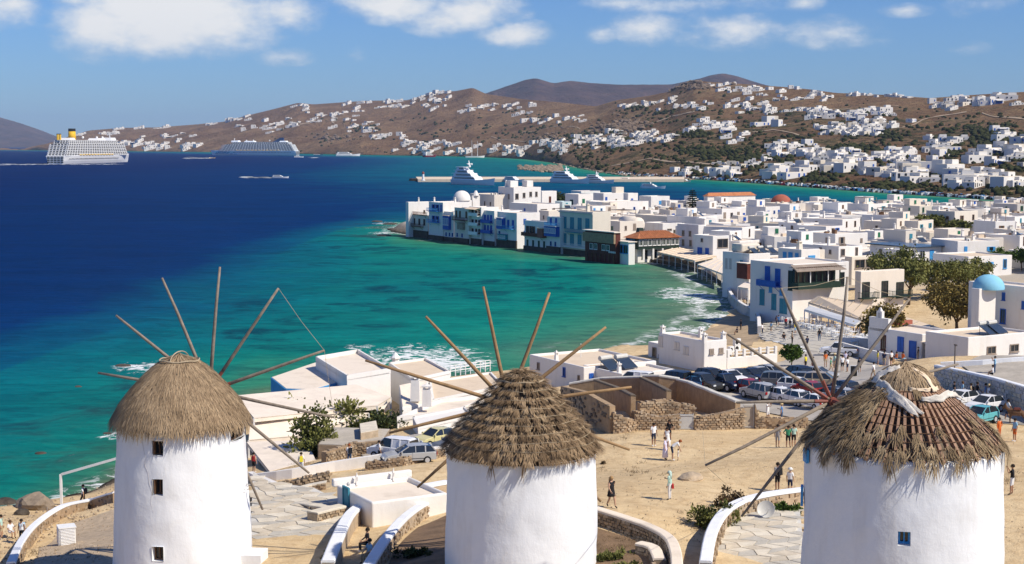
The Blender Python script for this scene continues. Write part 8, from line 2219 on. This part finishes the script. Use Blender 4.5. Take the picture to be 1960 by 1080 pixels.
# the walkers along the rough stone wall, each different
for (x, y, tp, bt, hr, ps, d) in [(1826, 766, 'black', 'black', 'dark', 'stand', 'in black at the left end'), (1842, 768, 'sky', 'white', 'brown', 'stand', 'in sky blue near the left end'), (1858, 772, 'tan', 'black', 'dark', 'walk', 'in tan with a backpack'), (1870, 770, 'black', 'white', 'dark', 'walk', 'in a black top and white trousers'),
                                  (1886, 773, 'blue', 'white', 'dark', 'walk', 'in a blue shirt'), (1892, 776, 'white', 'yellow', 'straw_hat', 'stand', 'in white with yellow shorts'), (1913, 774, 'white', 'white', 'white_hat', 'walk', 'all in white with a white hat'), (1928, 778, 'white', 'black', 'dark', 'photo', 'in a white shirt raising a camera'), (1942, 780, 'red', 'white', 'dark', 'stand', 'in a red shirt'), (1951, 782, 'black', 'tan', 'brown', 'stand', 'in black with tan trousers'), (1961, 784, 'maroon', 'tan', 'dark', 'walk', 'in maroon at the right end')]:
    person(f'walker {d} along the rough wall', x, y, rnd.choice([WE, EA, R(150)]), ps, tp, bt, hr, 1, rnd.choice([1, 2]), rnd.randrange(3), rnd.uniform(1.6, 1.78), pack='black' if tp == 'tan' else None, hat=hr if 'hat' in hr else None, group='walkers along the stone wall')
person('man in a light blue shirt standing on the upper terrace taking a picture', 1904, 716, R(150), 'photo', 'sky', 'denim', 'dark', 1, 2); person('person in white sitting on the terrace rim below the light blue man', 1900, 724, R(160), 'sit', 'white', 'black', 'dark', 1, 1)
for (x, y, tp, bt, d, f) in [(1680, 700, 'yellow', 'grey', 'in yellow left of the chapel door', 0), (1692, 704, 'navy', 'tan', 'in navy beside the chapel court', 60), (1706, 700, 'white', 'black', 'with a white shirt before the chapel court', 120), (1716, 694, 'orange', 'blue', 'in orange seated by the chapel', 200), (1728, 694, 'orange', 'sky', 'in orange and sky blue seated by the chapel', 30), (1757, 692, 'black', 'tan', 'in black right of the blue chapel door', 180)]:
    person(f'visitor {d}', x, y, R(f), 'sit' if 'seated' in d else 'stand', tp, bt, 'dark', 1, 1, rnd.randrange(3), 1.66, group='visitors by the chapel')
for (x, y, tp, bt, d, ps) in [(1542, 708, 'yellow', 'black', 'in a yellow vest by the green tree', 'stand'), (1556, 712, 'tan', 'maroon', 'in tan and maroon', 'stand'), (1580, 704, 'orange', 'tan', 'with an orange top among the poles', 'stand'), (1590, 714, 'green', 'tan', 'in a green skirt', 'walk'), (1597, 708, 'mint', 'tan', 'with a mint top', 'stand'), (1612, 712, 'white', 'black', 'in white, left one of a pair', 'stand'), (1622, 713, 'white', 'navy', 'in white, right one of a pair', 'hips'), (1618, 700, 'lilac', 'grey', 'in lilac behind the white pair', 'stand'), (1645, 714, 'black', 'black', 'all in black beside the little sign', 'stand'), (1672, 726, 'white', 'tan', 'with a white shirt by the thatch peak', 'walk')]:
    person(f'visitor {d} on the lane', x, y, R(rnd.uniform(0, 360)), ps, tp, bt, 'dark', 1, 1, rnd.randrange(3), rnd.uniform(1.6, 1.78), hat='straw_hat' if tp in ('mint', 'green') else None, group='visitors on the lane')
for (x, y, tp, bt, d, ps) in [(1522, 640, 'yellow', 'sky', 'in bright yellow', 'stand'), (1459, 640, 'white', 'navy', 'in white by the sea wall', 'stand'), (1476, 636, 'sky', 'tan', 'in sky blue by the sea wall', 'stand'), (1486, 624, 'navy', 'navy', 'in navy, left of a pair', 'walk'), (1490, 624, 'blue', 'denim', 'in blue, right of a pair', 'walk'), (1504, 628, 'red', 'black', 'in red', 'stand'), (1512, 630, 'black', 'tan', 'in black and tan', 'stand'), (1518, 626, 'black', 'black', 'all in black behind the yellow shirt', 'hips'), (1500, 655, 'black', 'grey', 'seated low at the left', 'sit'), (1516, 660, 'tan', 'black', 'in tan near the lane', 'stand'), (1568, 655, 'black', 'denim', 'in black near the white tables', 'stand'), (1545, 662, 'navy', 'black', 'in navy, crouched', 'sit'), (1556, 628, 'red', 'black', 'with a red top at a table', 'sit'), (1562, 626, 'maroon', 'black', 'with a maroon top at a table', 'sit'),
                              (1424, 590, 'tan', 'black', 'with a tan shirt in the shade', 'stand'), (1430, 584, 'white', 'black', 'with a white shirt in the shade', 'stand'), (1437, 592, 'orange', 'navy', 'with an orange shirt in the shade', 'walk'), (1444, 588, 'black', 'black', 'all in black in the shade', 'stand'), (1450, 592, 'maroon', 'black', 'with a maroon shirt in the shade', 'stand'), (1470, 592, 'navy', 'black', 'with a navy shirt by the shaded blue door', 'stand')]:
    person(f'visitor {d} on table square', x, y, R(rnd.uniform(0, 360)), ps, tp, bt, 'dark', 1, rnd.choice([1, 2]), rnd.randrange(3), rnd.uniform(1.6, 1.78), group='visitors on the table square')
person('dark figure standing upright on the beach', 1418, 632, R(200), 'stand', 'black', 'black', 'dark', 2, 2); person('dark figure crouching on the beach', 1411, 641, R(200), 'sit', 'navy', 'black', 'dark', 1, 1)
person('man in a white shirt with a black pack and orange cap on the lane wall', 669, 893, R(120), 'phone', 'white', 'denim', 'red_hair', 1, 2, 0, 1.74, pack='black'); person('person in white with a yellow pack below the lowest canvas sail', 577, 908, R(100), 'stand', 'white', 'white', 'dark', 1, 2, 0, 1.66, pack='yellow')
person('dark-haired woman in black beside the white kerb near the slim mill', 486, 905, R(60), 'stand', 'red', 'black', 'dark', 0, 1, 1, 1.6); person('dark-haired person leaning by the white van', 726, 886, R(20), 'stand', 'white', 'black', 'dark', 1, 2); person('person in teal beside the grey estate car', 766, 884, R(120), 'phone', 'green', 'denim', 'dark', 1, 2)
person('person in a blue shirt reading on the ledge between the two curved parapets', 708, 1078, R(220), 'sit', 'sky', 'tan', 'dark', 1, 2, 1, 1.70); person('dark-haired person seated behind the reader between the parapets', 704, 1056, R(200), 'sit', 'black', 'black', 'dark', 1, 2)
person('walker with a black pack on the shore path behind the left parapet', 160, 970, R(170), 'walk', 'white', 'black', 'dark', 1, 1, 0, 1.74, pack='black')
person('woman in white sitting on the shore at the far left', 20, 1030, R(-40), 'sit', 'white', 'white', 'brown', 1, 1); person('man in dark clothes with a bright blue bag at the far left', 42, 1042, R(-100), 'stand', 'white', 'black', 'dark', 0, 2, 2, 1.74, pack='sky'); person('person in mint cut off by the left edge', 3, 1032, R(0), 'stand', 'mint', 'tan', 'dark', 1, 1)
# donkey
dk = PG(1945, 812); t = thing('donkey', 'brown donkey with a saddle led by the man in white at the right edge', 'donkey', dk, R(165))
J = {'rump': (-.55, 0, .98, .23), 'belly': (0, 0, .95, .27), 'chest': (.45, 0, .98, .22), 'neck': (.72, 0, 1.22, .13), 'poll': (.88, 0, 1.42, .11), 'muzzle': (1.12, 0, 1.24, .07), 'tail': (-.80, 0, .85, .03), 'tail2': (-.86, 0, .5, .02)}
bn = [('rump', 'belly'), ('belly', 'chest'), ('chest', 'neck'), ('neck', 'poll'), ('poll', 'muzzle'), ('rump', 'tail'), ('tail', 'tail2')]
for s, n in ((-1, 'r'), (1, 'l')):
    J.update({'f1' + n: (.45, s * .13, .72, .09), 'f2' + n: (.48, s * .13, .42, .05), 'f3' + n: (.46, s * .13, .03, .05), 'h1' + n: (-.48, s * .14, .70, .11), 'h2' + n: (-.66, s * .13, .42, .05), 'h3' + n: (-.60, s * .13, .03, .05), 'e' + n: (.86, s * .07, 1.68, .025)})
    bn += [('chest', 'f1' + n), ('f1' + n, 'f2' + n), ('f2' + n, 'f3' + n), ('rump', 'h1' + n), ('h1' + n, 'h2' + n), ('h2' + n, 'h3' + n), ('poll', 'e' + n)]
nm = list(J); me = bpy.data.meshes.new('body'); me.from_pydata([J[k][:3] for k in nm], [(nm.index(a), nm.index(b)) for a, b in bn], []); me.materials.append(M['brown_wood']); o = link('body', me, t); o.modifiers.new('skin', 'SKIN'); o.modifiers.new('sub', 'SUBSURF').render_levels = 1
for i, k in enumerate(nm): sv = me.skin_vertices[0].data[i]; sv.radius = (J[k][3],) * 2; sv.use_root = k == 'belly'
obj('saddle', MB().box((-.05, 0, 1.24), (.6, .5, .14), taper=.8), M['red_wood'], t)

# ------------------------------------------------------------------ white tables and chairs of the square, A-board, lamp
tm = MB(); tm.box((0, 0, .74), (1.1, .8, .05)); ttop = tm.mesh('tabletop', M['white_metal']); lm = MB().box((0, 0, .36), (.06, .06, .72)).mesh('leg', M['white_metal'])
cs = MB().box((0, 0, .45), (.44, .44, .05)).mesh('seat', M['white_metal']); cb = MB(); cb.box((-.2, 0, .86), (.05, .44, .08)); cb.box((-.2, 0, .66), (.05, .44, .06)); [cb.box((-.2, s, .68), (.05, .05, .46)) for s in (-.19, .19)]; cbm = cb.mesh('backrest', M['white_metal']); cl_ = MB().box((0, 0, .22), (.05, .05, .44)).mesh('leg', M['white_metal'])
q = random.Random(4); tpoly = [PG(x, y).to_2d() for x, y in [(1462, 600), (1530, 612), (1560, 622), (1700, 655), (1705, 672), (1630, 668), (1575, 645), (1520, 628), (1478, 618)]]; ntb = 0; xs = [p.x for p in tpoly]; ys = [p.y for p in tpoly]
tabs = []
for i in range(int((max(ys) - min(ys)) / 3.3)):
    for j in range(int((max(xs) - min(xs)) / 2.5)):
        x = min(xs) + j * 2.5 + q.uniform(-.4, .4); y = min(ys) + i * 3.3 + q.uniform(-.5, .5)
        if not inside(np.array([x]), np.array([y]), tpoly)[0] or ntb >= 90: continue
        z = g1(x, y) + .13; a = ROT + q.choice([0, R(90)]) + q.uniform(-.1, .1); ntb += 1
        t = thing('cafe_table', 'white cafe table standing on the table square', 'table', (x, y, z), a, 'white cafe tables on the square'); link('tabletop', ttop, t)
        for sx in (-.48, .48):
            for sy in (-.33, .33): link('leg', lm, t, (sx, sy, 0))
        for ch in range(q.choice([2, 2, 3])):
            b = a + R(90) * (ch * 2 + 1) + q.uniform(-.2, .2) if ch < 2 else a; d = Vector((math.cos(b), math.sin(b))) * (.75 if ch < 2 else .95)
            c = thing('cafe_chair', 'white slatted cafe chair at a table on the square', 'chair', (x + d.x, y + d.y, z), b + R(180), 'white cafe chairs on the square'); link('seat', cs, c); link('backrest', cbm, c)
            for sx in (-.18, .18):
                for sy in (-.18, .18): link('leg', cl_, c, (sx, sy, 0))
b = PG(1634, 722); t = thing('sign_board', 'small white-framed black board standing on the lane by the person in black', 'sign', b, R(-10)); obj('board', MB().box((0, 0, .6), (.7, .06, 1.1)), M['matt_black'], t); fr = MB()
for x in (-.36, .36): fr.box((x, -.01, .6), (.06, .09, 1.2))
for z in (.05, 1.17): fr.box((0, -.01, z), (.66, .09, .06))
obj('frame', fr, M['white_metal'], t)
lp = PG(1826, 742); t = thing('lamp_post', 'slim dark post rising before the terrace wall right of the thatch peak', 'post', lp); obj('pole', MB().tube([(0, 0, 0), (0, 0, 4.0)], [.07, .05], 6), M['pole_dark'], t); obj('lamp_head', MB().box((0, -.15, 3.95), (.16, .5, .12)), M['pole_dark'], t)
